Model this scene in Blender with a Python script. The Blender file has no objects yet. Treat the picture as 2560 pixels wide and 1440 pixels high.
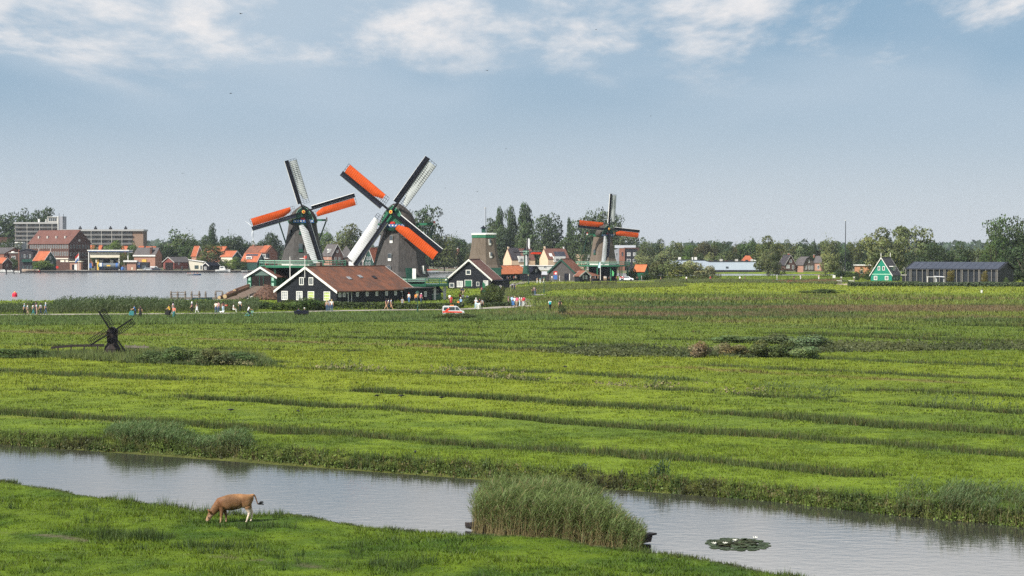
import bpy, math, random
import numpy as np
from mathutils import Vector, Matrix
R = math.radians
scene = bpy.context.scene
COL = scene.collection
rng = np.random.default_rng(7)
random.seed(7)

# ------------------------------------------------------------------ camera
CAMH = 9.0
FPX = 2560 * 70 / 36
PITCH = math.atan(92 / FPX)
cam_data = bpy.data.cameras.new('camera')
cam_data.lens = 70
cam_data.sensor_width = 36
cam_data.clip_start = 0.5
cam_data.clip_end = 30000
cam = bpy.data.objects.new('camera', cam_data)
cam.location = (0, 0, CAMH)
cam.rotation_euler = (R(90) - PITCH, 0, 0)
COL.objects.link(cam)
scene.camera = cam

# ------------------------------------------------------------------ light
SUN_EL, SUN_AZ = R(43), (-0.68, -0.73)          # azimuth: horizontal direction towards the sun
to_sun = Vector((SUN_AZ[0] * math.cos(SUN_EL), SUN_AZ[1] * math.cos(SUN_EL), math.sin(SUN_EL))).normalized()
sun_data = bpy.data.lights.new('sun', 'SUN')
sun_data.energy = 5.0
sun_data.angle = R(0.53)
sun_data.color = (1.0, 0.94, 0.84)
sun = bpy.data.objects.new('sun', sun_data)
sun.rotation_euler = to_sun.to_track_quat('Z', 'Y').to_euler()
sun.location = (0, 0, 200)
COL.objects.link(sun)

world = bpy.data.worlds.new('World')
scene.world = world
world.use_nodes = True
wt = world.node_tree
wt.nodes.clear()
def wn(t, **k):
    n = wt.nodes.new(t)
    for a, b in k.items():
        setattr(n, a, b)
    return n
def wl(a, b):
    wt.links.new(a, b)
def wmath(op, a, b=None, clamp=False):
    n = wn('ShaderNodeMath', operation=op, use_clamp=clamp)
    for i, s in enumerate((a, b)):
        if s is None: continue
        if isinstance(s, (int, float)): n.inputs[i].default_value = s
        else: wl(s, n.inputs[i])
    return n.outputs[0]
def wmix(f, a, b):
    n = wn('ShaderNodeMix', data_type='RGBA')
    for i, s in ((0, f), (6, a), (7, b)):
        if isinstance(s, (int, float)): n.inputs[i].default_value = s
        elif isinstance(s, tuple): n.inputs[i].default_value = s
        else: wl(s, n.inputs[i])
    return n.outputs[2]
def wramp(f, a, b):
    n = wn('ShaderNodeMapRange', interpolation_type='SMOOTHSTEP')
    wl(f, n.inputs[0])
    n.inputs[1].default_value, n.inputs[2].default_value = a, b
    return n.outputs[0]
sky = wn('ShaderNodeTexSky', sky_type='NISHITA')
sky.sun_disc = False
sky.sun_elevation = SUN_EL
sky.sun_rotation = math.atan2(SUN_AZ[0], SUN_AZ[1])
sky.altitude = 0
sky.air_density = 1.0
sky.dust_density = 0.6
sky.ozone_density = 2.5
tc = wn('ShaderNodeTexCoord')
sep = wn('ShaderNodeSeparateXYZ')
wl(tc.outputs['Generated'], sep.inputs[0])
X, Y, Z = sep.outputs
zc = wmath('MAXIMUM', Z, 0.0)
den = wmath('ADD', zc, 0.09)
comb = wn('ShaderNodeCombineXYZ')
wl(wmath('DIVIDE', X, den), comb.inputs[0])
wl(wmath('MULTIPLY', wmath('DIVIDE', Y, den), 0.42), comb.inputs[1])
def cnoise(scale, detail, rough, dist=0.0, off=(0, 0, 0), src=None):
    mp = wn('ShaderNodeMapping')
    mp.inputs['Location'].default_value = off
    wl(src or comb.outputs[0], mp.inputs[0])
    n = wn('ShaderNodeTexNoise')
    n.inputs['Scale'].default_value = scale
    n.inputs['Detail'].default_value = detail
    n.inputs['Roughness'].default_value = rough
    n.inputs['Distortion'].default_value = dist
    wl(mp.outputs[0], n.inputs['Vector'])
    return n.outputs['Fac']
SKYK = 10.0   # colours below are divided by the background strength
big = cnoise(0.8, 3, 0.5, 0.3, (12.39, 3.08, 5.4))
puff = cnoise(2.3, 10, 0.60, 0.15, (1.26, 7.9, 3.67))
haze_f = wramp(Z, 0.115, -0.015)
dim = wmix(0.42, sky.outputs[0], (0.0, 0.0, 0.0, 1))
grad = wmix(haze_f, (1.75, 2.8, 3.9, 1), (4.45, 4.75, 5.15, 1))
base = wmix(wmath('ADD', wmath('MULTIPLY', wramp(Z, 0.40, 0.10), 0.60), 0.25), dim, grad)
elev = wramp(Z, 0.070, 0.108)
veil = wmath('MULTIPLY', wramp(big, 0.34, 0.66), wmath('MULTIPLY', wramp(Z, 0.03, 0.10), 0.75))
c1 = wmix(veil, base, (3.5, 4.15, 4.8, 1))
cover = wmath('SUBTRACT', wmath('MULTIPLY', wramp(Z, 0.122, 0.155), 0.20), wmath('MULTIPLY', wramp(Z, 0.26, 0.50), 0.24))  # unseen cloud bank above the frame, thickened to brighten the water
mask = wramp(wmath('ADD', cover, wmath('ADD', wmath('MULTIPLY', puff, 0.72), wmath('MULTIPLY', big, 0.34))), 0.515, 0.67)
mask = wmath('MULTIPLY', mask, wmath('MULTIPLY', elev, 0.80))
lit = wmix(wramp(Z, 0.115, 0.20), (6.7, 6.3, 6.05, 1), (13.0, 12.8, 12.6, 1))  # clouds above the frame made brighter for the water's reflection
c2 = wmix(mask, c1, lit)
bg = wn('ShaderNodeBackground')
bg.inputs['Strength'].default_value = 0.1
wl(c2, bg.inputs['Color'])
wo = wn('ShaderNodeOutputWorld')
wl(bg.outputs[0], wo.inputs['Surface'])

vs = scene.view_settings
vs.view_transform = 'Standard'
vs.look = 'None'
vs.exposure = 0.58
vs.gamma = 1.0
vs.use_curve_mapping = False
cy = scene.cycles
cy.max_bounces = 6
cy.diffuse_bounces = 3
cy.glossy_bounces = 3
cy.transmission_bounces = 4
cy.transparent_max_bounces = 8
cy.volume_bounces = 0
cy.use_denoising = False
cy.caustics_reflective = False
cy.caustics_refractive = False

# ------------------------------------------------------------------ picture points to places
CP, SP = math.cos(PITCH), math.sin(PITCH)
def ray(px, py):
    a = (px - 1280) / FPX
    b = -(py - 720) / FPX
    return Vector((a, CP + b * SP, -SP + b * CP))
def gp(px, py, z=0.0):
    r = ray(px, py); t = (z - CAMH) / r.z
    return Vector((r.x * t, r.y * t, z))
def at(px, py, Y):
    r = ray(px, py); t = Y / r.y
    return Vector((r.x * t, Y, CAMH + r.z * t))
def dY(py, z=0.0):                                   # depth of the ground seen at picture row py
    return gp(1280, py, z).y
def xz(px, py, Y):
    p = at(px, py, Y); return p.x, p.z

# ------------------------------------------------------------------ materials
MATS = {}
def new_mat(name):
    m = bpy.data.materials.new(name); m.use_nodes = True
    m.node_tree.nodes.clear()
    MATS[name] = m
    return m
def nd(m, t, **k):
    n = m.node_tree.nodes.new(t)
    for a, b in k.items(): setattr(n, a, b)
    return n
def lk(m, a, b): m.node_tree.links.new(a, b)
def c4(c): return (c[0], c[1], c[2], 1.0)
def pm(name, c, c2=None, scale=2.0, rough=0.8, bump=0.0, boards=0.0, axis='Z', stretch=(1, 1, 1), spec=0.25, metal=0.0, detail=5.0, lo=0.35, hi=0.65, trans=0.0):
    """paint, wood, brick, tile: two tones of a noise, an optional board or tile relief"""
    if name in MATS: return MATS[name]
    m = new_mat(name)
    out = nd(m, 'ShaderNodeOutputMaterial')
    b = nd(m, 'ShaderNodeBsdfPrincipled')
    b.inputs['Roughness'].default_value = rough
    b.inputs['Specular IOR Level'].default_value = spec
    b.inputs['Metallic'].default_value = metal
    b.inputs['Base Color'].default_value = c4(c)
    tcn = nd(m, 'ShaderNodeTexCoord')
    src = tcn.outputs['Object']
    if c2 is not None:
        mp = nd(m, 'ShaderNodeMapping'); mp.inputs['Scale'].default_value = stretch
        lk(m, src, mp.inputs[0])
        n = nd(m, 'ShaderNodeTexNoise'); n.inputs['Scale'].default_value = scale
        n.inputs['Detail'].default_value = detail; n.inputs['Roughness'].default_value = 0.65
        lk(m, mp.outputs[0], n.inputs['Vector'])
        mr = nd(m, 'ShaderNodeMapRange'); mr.inputs[1].default_value = lo; mr.inputs[2].default_value = hi
        lk(m, n.outputs['Fac'], mr.inputs[0])
        mx = nd(m, 'ShaderNodeMix', data_type='RGBA')
        mx.inputs[6].default_value = c4(c); mx.inputs[7].default_value = c4(c2)
        lk(m, mr.outputs[0], mx.inputs[0]); lk(m, mx.outputs[2], b.inputs['Base Color'])
    h = None
    if boards:
        w = nd(m, 'ShaderNodeTexWave', wave_type='BANDS', bands_direction=axis, wave_profile='SAW')
        w.inputs['Scale'].default_value = 0.314 / boards * 1.0
        w.inputs['Distortion'].default_value = 0.0
        lk(m, src, w.inputs['Vector']); h = w.outputs['Fac']
        bp = nd(m, 'ShaderNodeBump'); bp.inputs['Strength'].default_value = 0.6; bp.inputs['Distance'].default_value = 0.03
        lk(m, h, bp.inputs['Height']); lk(m, bp.outputs[0], b.inputs['Normal'])
    elif bump:
        n2 = nd(m, 'ShaderNodeTexNoise'); n2.inputs['Scale'].default_value = scale * 3; n2.inputs['Detail'].default_value = 4
        lk(m, src, n2.inputs['Vector'])
        bp = nd(m, 'ShaderNodeBump'); bp.inputs['Strength'].default_value = bump; bp.inputs['Distance'].default_value = 0.05
        lk(m, n2.outputs['Fac'], bp.inputs['Height']); lk(m, bp.outputs[0], b.inputs['Normal'])
    last = b.outputs[0]
    if trans:
        tr = nd(m, 'ShaderNodeBsdfTranslucent'); tr.inputs[0].default_value = c4(c)
        ms = nd(m, 'ShaderNodeMixShader'); ms.inputs[0].default_value = trans
        lk(m, last, ms.inputs[1]); lk(m, tr.outputs[0], ms.inputs[2]); last = ms.outputs[0]
    lk(m, last, out.inputs['Surface'])
    return m

def leaf_mat(name, bend=0.5, trans=0.35, up=True, rough=0.6, var=0.25):
    """blades and leaves: colour from the mesh attribute col, soft normal, light passing through"""
    m = new_mat(name)
    out = nd(m, 'ShaderNodeOutputMaterial')
    at_ = nd(m, 'ShaderNodeAttribute', attribute_name='col')
    geo = nd(m, 'ShaderNodeNewGeometry')
    no = geo.outputs['Normal']
    vm = nd(m, 'ShaderNodeVectorMath', operation='SCALE'); vm.inputs['Scale'].default_value = 1 - bend
    lk(m, no, vm.inputs[0])
    va = nd(m, 'ShaderNodeVectorMath', operation='ADD'); lk(m, vm.outputs[0], va.inputs[0])
    if up:
        va.inputs[1].default_value = (0, 0, bend)
    else:
        an = nd(m, 'ShaderNodeAttribute', attribute_name='outward')
        vt = nd(m, 'ShaderNodeVectorTransform', vector_type='NORMAL', convert_from='OBJECT', convert_to='WORLD')
        lk(m, an.outputs['Vector'], vt.inputs[0])
        vs2 = nd(m, 'ShaderNodeVectorMath', operation='SCALE'); vs2.inputs['Scale'].default_value = bend
        lk(m, vt.outputs[0], vs2.inputs[0]); lk(m, vs2.outputs[0], va.inputs[1])
    vn = nd(m, 'ShaderNodeVectorMath', operation='NORMALIZE'); lk(m, va.outputs[0], vn.inputs[0])
    colr = at_.outputs['Color']
    if not up:
        oi = nd(m, 'ShaderNodeObjectInfo')
        mu = nd(m, 'ShaderNodeMix', data_type='RGBA', blend_type='MULTIPLY'); mu.inputs[0].default_value = 1
        lk(m, colr, mu.inputs[6]); lk(m, oi.outputs['Color'], mu.inputs[7]); colr = mu.outputs[2]
    d = nd(m, 'ShaderNodeBsdfDiffuse'); lk(m, colr, d.inputs['Color']); lk(m, vn.outputs[0], d.inputs['Normal'])
    t = nd(m, 'ShaderNodeBsdfTranslucent'); lk(m, colr, t.inputs['Color'])
    ms = nd(m, 'ShaderNodeMixShader'); ms.inputs[0].default_value = trans
    lk(m, d.outputs[0], ms.inputs[1]); lk(m, t.outputs[0], ms.inputs[2])
    g = nd(m, 'ShaderNodeBsdfGlossy'); g.inputs['Roughness'].default_value = rough
    g.inputs['Color'].default_value = (0.8, 0.85, 0.8, 1)
    fr = nd(m, 'ShaderNodeMixShader'); fr.inputs[0].default_value = 0.025
    lk(m, ms.outputs[0], fr.inputs[1]); lk(m, g.outputs[0], fr.inputs[2])
    lk(m, fr.outputs[0], out.inputs['Surface'])
    return m

# ------------------------------------------------------------------ mesh building
class MB:
    def __init__(s): s.v = []; s.f = []; s.mi = []; s.cur = 0
    def mat(s, i): s.cur = i; return s
    def face(s, idx): s.f.append(tuple(idx)); s.mi.append(s.cur)
    def poly(s, pts):
        n = len(s.v); s.v += [tuple(p) for p in pts]; s.face(range(n, n + len(pts))); return s
    def prism(s, pts, vec):
        n = len(s.v); k = len(pts); vec = Vector(vec)
        s.v += [tuple(p) for p in pts] + [tuple(Vector(p) + vec) for p in pts]
        s.face(range(n + k - 1, n - 1, -1)); s.face(range(n + k, n + 2 * k))
        for i in range(k):
            j = (i + 1) % k
            s.face((n + i, n + j, n + k + j, n + k + i))
        return s
    def box(s, x0, x1, y0, y1, z0, z1):
        return s.prism([(x0, y0, z0), (x1, y0, z0), (x1, y1, z0), (x0, y1, z0)], (0, 0, z1 - z0))
    def bar(s, a, b, w, h=None, up=(0, 0, 1)):
        a, b = Vector(a), Vector(b); h = h or w
        d = (b - a).normalized(); up = Vector(up)
        if abs(d.dot(up)) > 0.98: up = Vector((1, 0, 0))
        x = d.cross(up).normalized() * w / 2; y = x.cross(d).normalized() * h / 2
        return s.prism([a - x - y, a + x - y, a + x + y, a - x + y], b - a)
    def tube(s, a, b, r0, r1=None, n=8):
        a, b = Vector(a), Vector(b); r1 = r0 if r1 is None else r1
        d = (b - a).normalized(); up = Vector((0, 0, 1)) if abs(d.z) < 0.95 else Vector((1, 0, 0))
        x = d.cross(up).normalized(); y = x.cross(d)
        k = len(s.v)
        for c, r in ((a, r0), (b, r1)):
            for i in range(n):
                t = 2 * math.pi * i / n
                s.v.append(tuple(c + x * (r * math.cos(t)) + y * (r * math.sin(t))))
        for i in range(n):
            j = (i + 1) % n; s.face((k + i, k + j, k + n + j, k + n + i))
        s.face(range(k + n - 1, k - 1, -1)); s.face(range(k + n, k + 2 * n))
        return s
    def lathe(s, prof, n=8, c=(0, 0), ph=0.0, cap=True, sq=1.0):
        k = len(s.v)
        for r, z in prof:
            for i in range(n):
                t = 2 * math.pi * (i + ph) / n
                s.v.append((c[0] + r * math.cos(t), c[1] + r * sq * math.sin(t), z))
        for a in range(len(prof) - 1):
            for i in range(n):
                j = (i + 1) % n
                s.face((k + a * n + i, k + a * n + j, k + (a + 1) * n + j, k + (a + 1) * n + i))
        if cap:
            s.face(range(k + n - 1, k - 1, -1)); s.face(range(k + (len(prof) - 1) * n, k + len(prof) * n))
        return s
    def loft(s, rings, cap=True, closed=True):
        k = len(s.v); n = len(rings[0])
        for r in rings: s.v += [tuple(p) for p in r]
        for a in range(len(rings) - 1):
            for i in range(n if closed else n - 1):
                j = (i + 1) % n
                s.face((k + a * n + i, k + a * n + j, k + (a + 1) * n + j, k + (a + 1) * n + i))
        if cap and closed:
            s.face(range(k + n - 1, k - 1, -1)); s.face(range(k + (len(rings) - 1) * n, k + len(rings) * n))
        return s
    def mesh(s, name, mats, smooth=False):
        me = bpy.data.meshes.new(name)
        me.from_pydata(s.v, [], s.f)
        for m in (mats if isinstance(mats, (list, tuple)) else [mats]): me.materials.append(m)
        if any(s.mi): me.polygons.foreach_set('material_index', s.mi)
        if smooth: me.polygons.foreach_set('use_smooth', [True] * len(me.polygons))
        me.update()
        return me
    def build(s, name, mats, parent=None, loc=None, smooth=False, rz=0.0):
        return put(name, s.mesh(name, mats, smooth), parent, loc, rz)

def put(name, me, parent=None, loc=None, rz=0.0, scale=None):
    o = bpy.data.objects.new(name, me); COL.objects.link(o)
    if loc is not None: o.location = loc
    if rz: o.rotation_euler = (0, 0, rz)
    if scale is not None: o.scale = scale
    if parent is not None: o.parent = parent
    return o
def tag(o, label=None, cat=None, group=None, kind=None):
    if label: o['label'] = label
    if cat: o['category'] = cat
    if group: o['group'] = group
    if kind: o['kind'] = kind
    return o
def thing(name, label, cat, loc=(0, 0, 0), rz=0.0, group=None):
    o = bpy.data.objects.new(name, None); COL.objects.link(o)
    o.empty_display_size = 0.5
    o.location = loc; o.rotation_euler = (0, 0, rz)
    return tag(o, label, cat, group)

def np_mesh(name, V, faces_n, loops, col=None, outward=None, mats=(), smooth=False):
    """fast mesh: V (n,3), every face has faces_n corners, loops = flat corner list"""
    me = bpy.data.meshes.new(name)
    nf = len(loops) // faces_n
    me.vertices.add(len(V)); me.vertices.foreach_set('co', np.ascontiguousarray(V, dtype=np.float32).ravel())
    me.loops.add(len(loops)); me.loops.foreach_set('vertex_index', np.ascontiguousarray(loops, dtype=np.int32))
    me.polygons.add(nf)
    me.polygons.foreach_set('loop_start', np.arange(0, nf * faces_n, faces_n, dtype=np.int32))
    try: me.polygons.foreach_set('loop_total', np.full(nf, faces_n, dtype=np.int32))
    except Exception: pass
    if smooth: me.polygons.foreach_set('use_smooth', np.ones(nf, dtype=bool))
    if col is not None:
        a = me.attributes.new('col', 'FLOAT_COLOR', 'POINT')
        c = np.ones((len(V), 4), dtype=np.float32); c[:, :3] = col
        a.data.foreach_set('color', c.ravel())
    if outward is not None:
        a = me.attributes.new('outward', 'FLOAT_VECTOR', 'POINT')
        a.data.foreach_set('vector', np.ascontiguousarray(outward, dtype=np.float32).ravel())
    for m in mats: me.materials.append(m)
    me.update(calc_edges=True)
    return me

# ------------------------------------------------------------------ noise for numpy
_perm = rng.random((256, 256)).astype(np.float32)
def vnoise(x, y):
    xi = np.floor(x).astype(int); yi = np.floor(y).astype(int)
    fx = x - xi; fy = y - yi
    fx = fx * fx * (3 - 2 * fx); fy = fy * fy * (3 - 2 * fy)
    a = _perm[xi & 255, yi & 255]; b = _perm[(xi + 1) & 255, yi & 255]
    c = _perm[xi & 255, (yi + 1) & 255]; d = _perm[(xi + 1) & 255, (yi + 1) & 255]
    return (a * (1 - fx) + b * fx) * (1 - fy) + (c * (1 - fx) + d * fx) * fy
def fbm(x, y, o=4, g=0.5):
    s = 0; a = 1.0; t = 0
    for i in range(o):
        s = s + a * vnoise(x * 2 ** i + 17.3 * i, y * 2 ** i - 9.1 * i); t += a; a *= g
    return s / t
def sstep(a, b, x):
    t = np.clip((x - a) / (b - a), 0, 1); return t * t * (3 - 2 * t)
def lerp(a, b, t):
    t = np.asarray(t)[..., None]; return np.asarray(a) * (1 - t) + np.asarray(b) * t
def pl_dist(px, py, line):
    """distance of points to an open line of (x, y)"""
    d = np.full(px.shape, 1e9)
    for (ax, ay), (bx, by) in zip(line[:-1], line[1:]):
        vx, vy = bx - ax, by - ay; L2 = vx * vx + vy * vy + 1e-9
        t = np.clip(((px - ax) * vx + (py - ay) * vy) / L2, 0, 1)
        d = np.minimum(d, np.hypot(px - ax - t * vx, py - ay - t * vy))
    return d
def inside(px, py, poly):
    r = np.zeros(px.shape, dtype=bool); n = len(poly)
    for i in range(n):
        ax, ay = poly[i]; bx, by = poly[(i + 1) % n]
        c = (ay > py) != (by > py)
        with np.errstate(divide='ignore', invalid='ignore'):
            r ^= c & (px < (bx - ax) * (py - ay) / (by - ay + 1e-12) + ax)
    return r
def sdist(px, py, poly):
    d = pl_dist(px, py, list(poly) + [poly[0]])
    return np.where(inside(px, py, poly), -d, d)
def xy(p): return (p.x, p.y)
# ================================================================== the land and the water
DITCH_Z, RIVER_Z = -0.40, -0.60
far_bank = [(-900, 1046), (0, 1108), (300, 1122), (640, 1143), (860, 1163), (1260, 1193), (1600, 1219), (1900, 1248), (2250, 1288), (2560, 1316), (3300, 1405)]
near_bank = [(3100, 1690), (2450, 1530), (2050, 1442), (1810, 1396), (1680, 1376), (1560, 1360), (1400, 1338), (1170, 1328), (1050, 1318), (930, 1306), (830, 1292), (760, 1279), (690, 1277), (560, 1277), (500, 1268), (420, 1256), (250, 1233), (100, 1210), (0, 1196), (-900, 1085)]
ditch = [xy(gp(x, y, DITCH_Z)) for x, y in far_bank] + [xy(gp(x, y, .06)) for x, y in near_bank]
river_near = [(-1500, 790), (-300, 764), (0, 759), (380, 757), (560, 757), (640, 752), (690, 730), (760, 712), (1000, 702), (1125, 699), (1300, 695), (1790, 693), (2075, 691.5), (2108, 689)]
river_far = [(2085, 685.5), (1950, 684.8), (1790, 684), (1250, 680), (1060, 677), (900, 678), (720, 680.5), (0, 681), (-1500, 680)]
river = [xy(gp(x, y, RIVER_Z)) for x, y in river_near + river_far]

def L(*pts): return [xy(gp(a, b)) for a, b in pts]
# drainage furrows between the strips of the meadow: line, half width (m), strength
furrows = [
    (L((-300, 1012), (230, 1044), (820, 1082), (1317, 1120), (1842, 1158), (2240, 1192), (2900, 1255)), 1.1, 1.0),
    (L((-300, 948), (0, 968), (300, 983), (700, 1006), (1150, 1032), (1430, 1055), (2130, 1105), (2530, 1135), (3000, 1170)), 1.0, 0.85),
    (L((-300, 908), (0, 926), (350, 943), (650, 957), (1000, 981), (1280, 996), (1630, 1021), (2030, 1046), (2530, 1082), (3000, 1115)), 1.7, 1.0),
    (L((500, 906), (700, 917), (1250, 941), (1630, 971), (2030, 996), (2380, 1020), (2900, 1050)), 1.2, 0.75),
    (L((1200, 921), (1480, 935), (1880, 957), (2330, 981), (2900, 1010)), 1.3, 0.8),
    (L((1780, 913), (2100, 928), (2560, 950), (2900, 966)), 1.4, 0.7),
    (L((1900, 890), (2150, 900), (2560, 915), (2900, 926)), 1.6, 0.9),
    (L((-300, 900), (100, 893), (420, 897), (700, 905)), 1.6, 0.55),
    (L((1150, 866), (1500, 878), (1730, 884), (2080, 872), (2560, 868), (2900, 868)), 2.6, 1.0),
    (L((-300, 852), (0, 861), (420, 872), (900, 878)), 1.5, 0.45),
    (L((640, 840), (1000, 848), (1280, 858), (1600, 866)), 1.5, 0.8),
    (L((330, 818), (700, 826), (1000, 834), (1300, 842), (1800, 852)), 1.7, 0.6),
    (L((900, 815), (1300, 822), (1900, 834), (2560, 842)), 1.6, 0.7),
    (L((1100, 803), (1600, 812), (2100, 822), (2560, 827)), 1.8, 0.7),
    (L((2040, 838), (2300, 848), (2560, 856)), 2.4, 0.9),
    (L((-300, 805), (300, 806), (800, 800), (1200, 795)), 3.0, 0.9),
    (L((1250, 790), (1500, 794), (1900, 806), (2560, 816)), 3.0, 0.85),
    (L((1380, 775), (1900, 790), (2560, 800)), 3.0, 0.6),
    (L((1000, 858), (1400, 846), (1500, 843)), 1.0, 0.0),
]
tan_bands = [
    (L((-300, 822), (0, 827), (260, 836), (420, 838)), 2.6, 0.9),
    (L((500, 848), (700, 853), (1000, 863), (1280, 877), (1500, 884)), 1.7, 0.85),
    (L((1655, 917), (1850, 929), (2080, 942), (2400, 958)), 1.1, 0.8),
    (L((1400, 955), (1560, 966), (1700, 972)), 0.9, 0.5),
    (L((0, 1040), (150, 1046), (330, 1056)), 0.8, 0.35),
    (L((560, 912), (700, 917), (850, 928)), 0.8, 0.4),
    (L((1300, 784), (1700, 790), (2100, 800), (2560, 806)), 5.0, 0.55),
    (L((1700, 772), (2100, 776), (2560, 781)), 6.0, 0.45),
]
def _side(x, y, line):
    (ax, ay), (bx, by) = line[0], line[-1]
    return (bx - ax) * (y - ay) - (by - ay) * (x - ax)
def mask_lines(x, y, lines, seed=0.0):
    m = np.zeros(x.shape)
    w = fbm(x * 0.22 + seed, y * 0.22, 3)
    wob = (fbm(x * 0.10 + 3 + seed, y * 0.10 + seed, 3) - 0.5) * 3.4
    for line, hw, st in lines:
        if st <= 0: continue
        d = np.abs(pl_dist(x, y, line) * np.sign(_side(x, y, line)) + wob * 0.34 * hw)
        k = np.exp(-(d / (hw * .72)) ** 2) * st * (0.78 + .34 * sstep(0.35, 0.60, w))
        m = np.maximum(m, k)
    return np.clip(m, 0, 1)
row_mid = lambda x, y: 628 + CAMH * FPX / np.maximum(y, 1.0)       # picture row of flat ground, used only to lay out the fields
GREEN = np.array((0.124, 0.180, 0.014)); YELLOW = np.array((0.178, 0.214, 0.015)); DEEP = np.array((0.074, 0.122, 0.013))
RUSH = np.array((0.040, 0.064, 0.016)); TAN = np.array((0.150, 0.105, 0.044)); BROWN = np.array((0.145, 0.094, 0.056)); EARTH = np.array((0.046, 0.036, 0.024))
BLUEGREEN = np.array((0.060, 0.098, 0.040))
rough_poly = L((1120, 790), (1300, 772), (1330, 745), (1500, 738), (2000, 737), (2700, 741), (2900, 812), (2000, 806), (1500, 795))
def region(x, y):
    """fields: how rough (1 = tall weeds), how yellow, how tan, at world x, y"""
    near = sdist(x, y, ditch)
    side = np.zeros(x.shape)
    fur = mask_lines(x, y, furrows)
    tan = mask_lines(x, y, tan_bands, 5.0)
    rsd = sdist(x, y, rough_poly)
    rough = sstep(8, -14, rsd + (fbm(x * .03, y * .03, 3) - .5) * 40)
    return near, fur, tan, rough
near_side = [xy(gp(a, b, .06)) for a, b in near_bank] + [(-40, 10), (60, 10)]
tracks = [(L((30, 1331), (120, 1340), (215, 1352)), .30, 1.0), (L((480, 1386), (600, 1400), (720, 1413), (840, 1426)), .34, 1.0), (L((-100, 1322), (30, 1331)), .2, .5)]
def track_mask(x, y):
    m = np.zeros(x.shape); k = y < 85
    if k.any(): m[k] = mask_lines(x[k], y[k], tracks, 9.0) * sstep(.38, .56, fbm(x[k] * 1.4, y[k] * 1.4 + 3, 3))
    return m
def field_color(x, y, fine=True):
    dch, fur, tan, rough = region(x, y)
    n1 = fbm(x * .06, y * .06, 4); n2 = fbm(x * .35 + 9, y * .35, 3); n3 = fbm(x * 1.3, y * 1.3 + 4, 3)
    c = lerp(DEEP, GREEN, sstep(.34, .58, n1 * .4 + n2 * .35 + n3 * .25))
    yel = sstep(95, 150, y) * sstep(290, 170, y) * sstep(60, -10, x - (y - 140) * .05) * .75
    yel = np.clip(yel + sstep(380, 470, y) * .9 * sstep(620, 560, y) * sstep(-30, 30, x) + sstep(84, 120, y) * .25, 0, 1) * (0.35 + 0.9 * n1)
    c = lerp(c, YELLOW, np.clip(yel, 0, 1))
    mid = sstep(165, 200, y) * sstep(300, 260, y)
    c = lerp(c, np.array((0.080, 0.120, 0.014)), mid * .7)
    nearm = inside(x, y, near_side)
    cn = lerp((0.040, 0.082, 0.007), (0.088, 0.136, 0.008), sstep(.34, .60, n2 * .5 + n3 * .2 + n1 * .3))
    c = np.where(nearm[..., None], cn, c)
    c = lerp(c, RUSH, np.clip(fur * (.75), 0, .9))
    c = lerp(c, TAN, np.clip(tan * .85, 0, .9))
    rc = lerp(np.array((0.062, 0.098, 0.022)), np.array((0.135, 0.165, 0.026)), sstep(.38, .60, fbm(x * .030 + 3, y * .055, 4)))
    band = sstep(.47, .62, fbm(x * .014 + 5, y * .06 + 2, 4)) * .85
    rc = lerp(rc, BROWN, band)
    c = lerp(c, rc, rough * (1 - .5 * sstep(330, 420, y)))
    c = lerp(c, np.array((.110, .085, .062)), track_mask(x, y) * .85)
    c = lerp(c, EARTH, sstep(.9, .1, dch) * .7)
    town = sstep(845, 900, y)
    c = lerp(c, np.array((.13, .125, .10)), town * .8)
    c = c * (0.79 + 0.42 * n3)[..., None]
    return c
def land_z(x, y):
    nz = (fbm(x * .25, y * .25, 3) - .5) * .16 + (fbm(x * 1.1, y * 1.1, 2) - .5) * .07
    nz = nz * sstep(260, 130, y)
    fur = mask_lines(x, y, furrows[:9])
    z = nz - .22 * fur * sstep(320, 200, y)
    d = sdist(x, y, ditch) + (fbm(x * .8, y * .8, 3) - .5) * .35
    bank = DITCH_Z + np.where(d > 0, sstep(0, .32, d) * -DITCH_Z, np.maximum(d, -2.0) * .55)
    z = np.where(d < .32, bank + nz * sstep(.0, .32, d), z)
    r = sdist(x, y, river)
    z = np.where(r < 3, RIVER_Z + np.where(r > 0, sstep(0, 3, r) * -RIVER_Z, np.maximum(r, -8) * .3), z)
    return z

rows = np.concatenate([np.linspace(8, 46, 18)[:-1], np.arange(46, 132, .36), 132 * 1.0062 ** np.arange(0, 330), 132 * 1.0062 ** 330 * 1.07 ** np.arange(0, 20), [3700.0]])
u = np.linspace(-1, 1, 380); cols = np.where(np.abs(u) < .86, u * .30 / .86, np.sign(u) * (.30 + (np.abs(u) - .86) / .14 * .55))
GY, GT = np.meshgrid(rows, cols, indexing='ij')
GX = GY * GT
GZ = land_z(GX.ravel(), GY.ravel())
gcol = field_color(GX.ravel(), GY.ravel())
nr, nc = GX.shape
V = np.stack([GX.ravel(), GY.ravel(), GZ], 1)
idx = np.arange(nr * nc).reshape(nr, nc)
quads = np.stack([idx[:-1, :-1], idx[:-1, 1:], idx[1:, 1:], idx[1:, :-1]], -1).reshape(-1)

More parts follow.
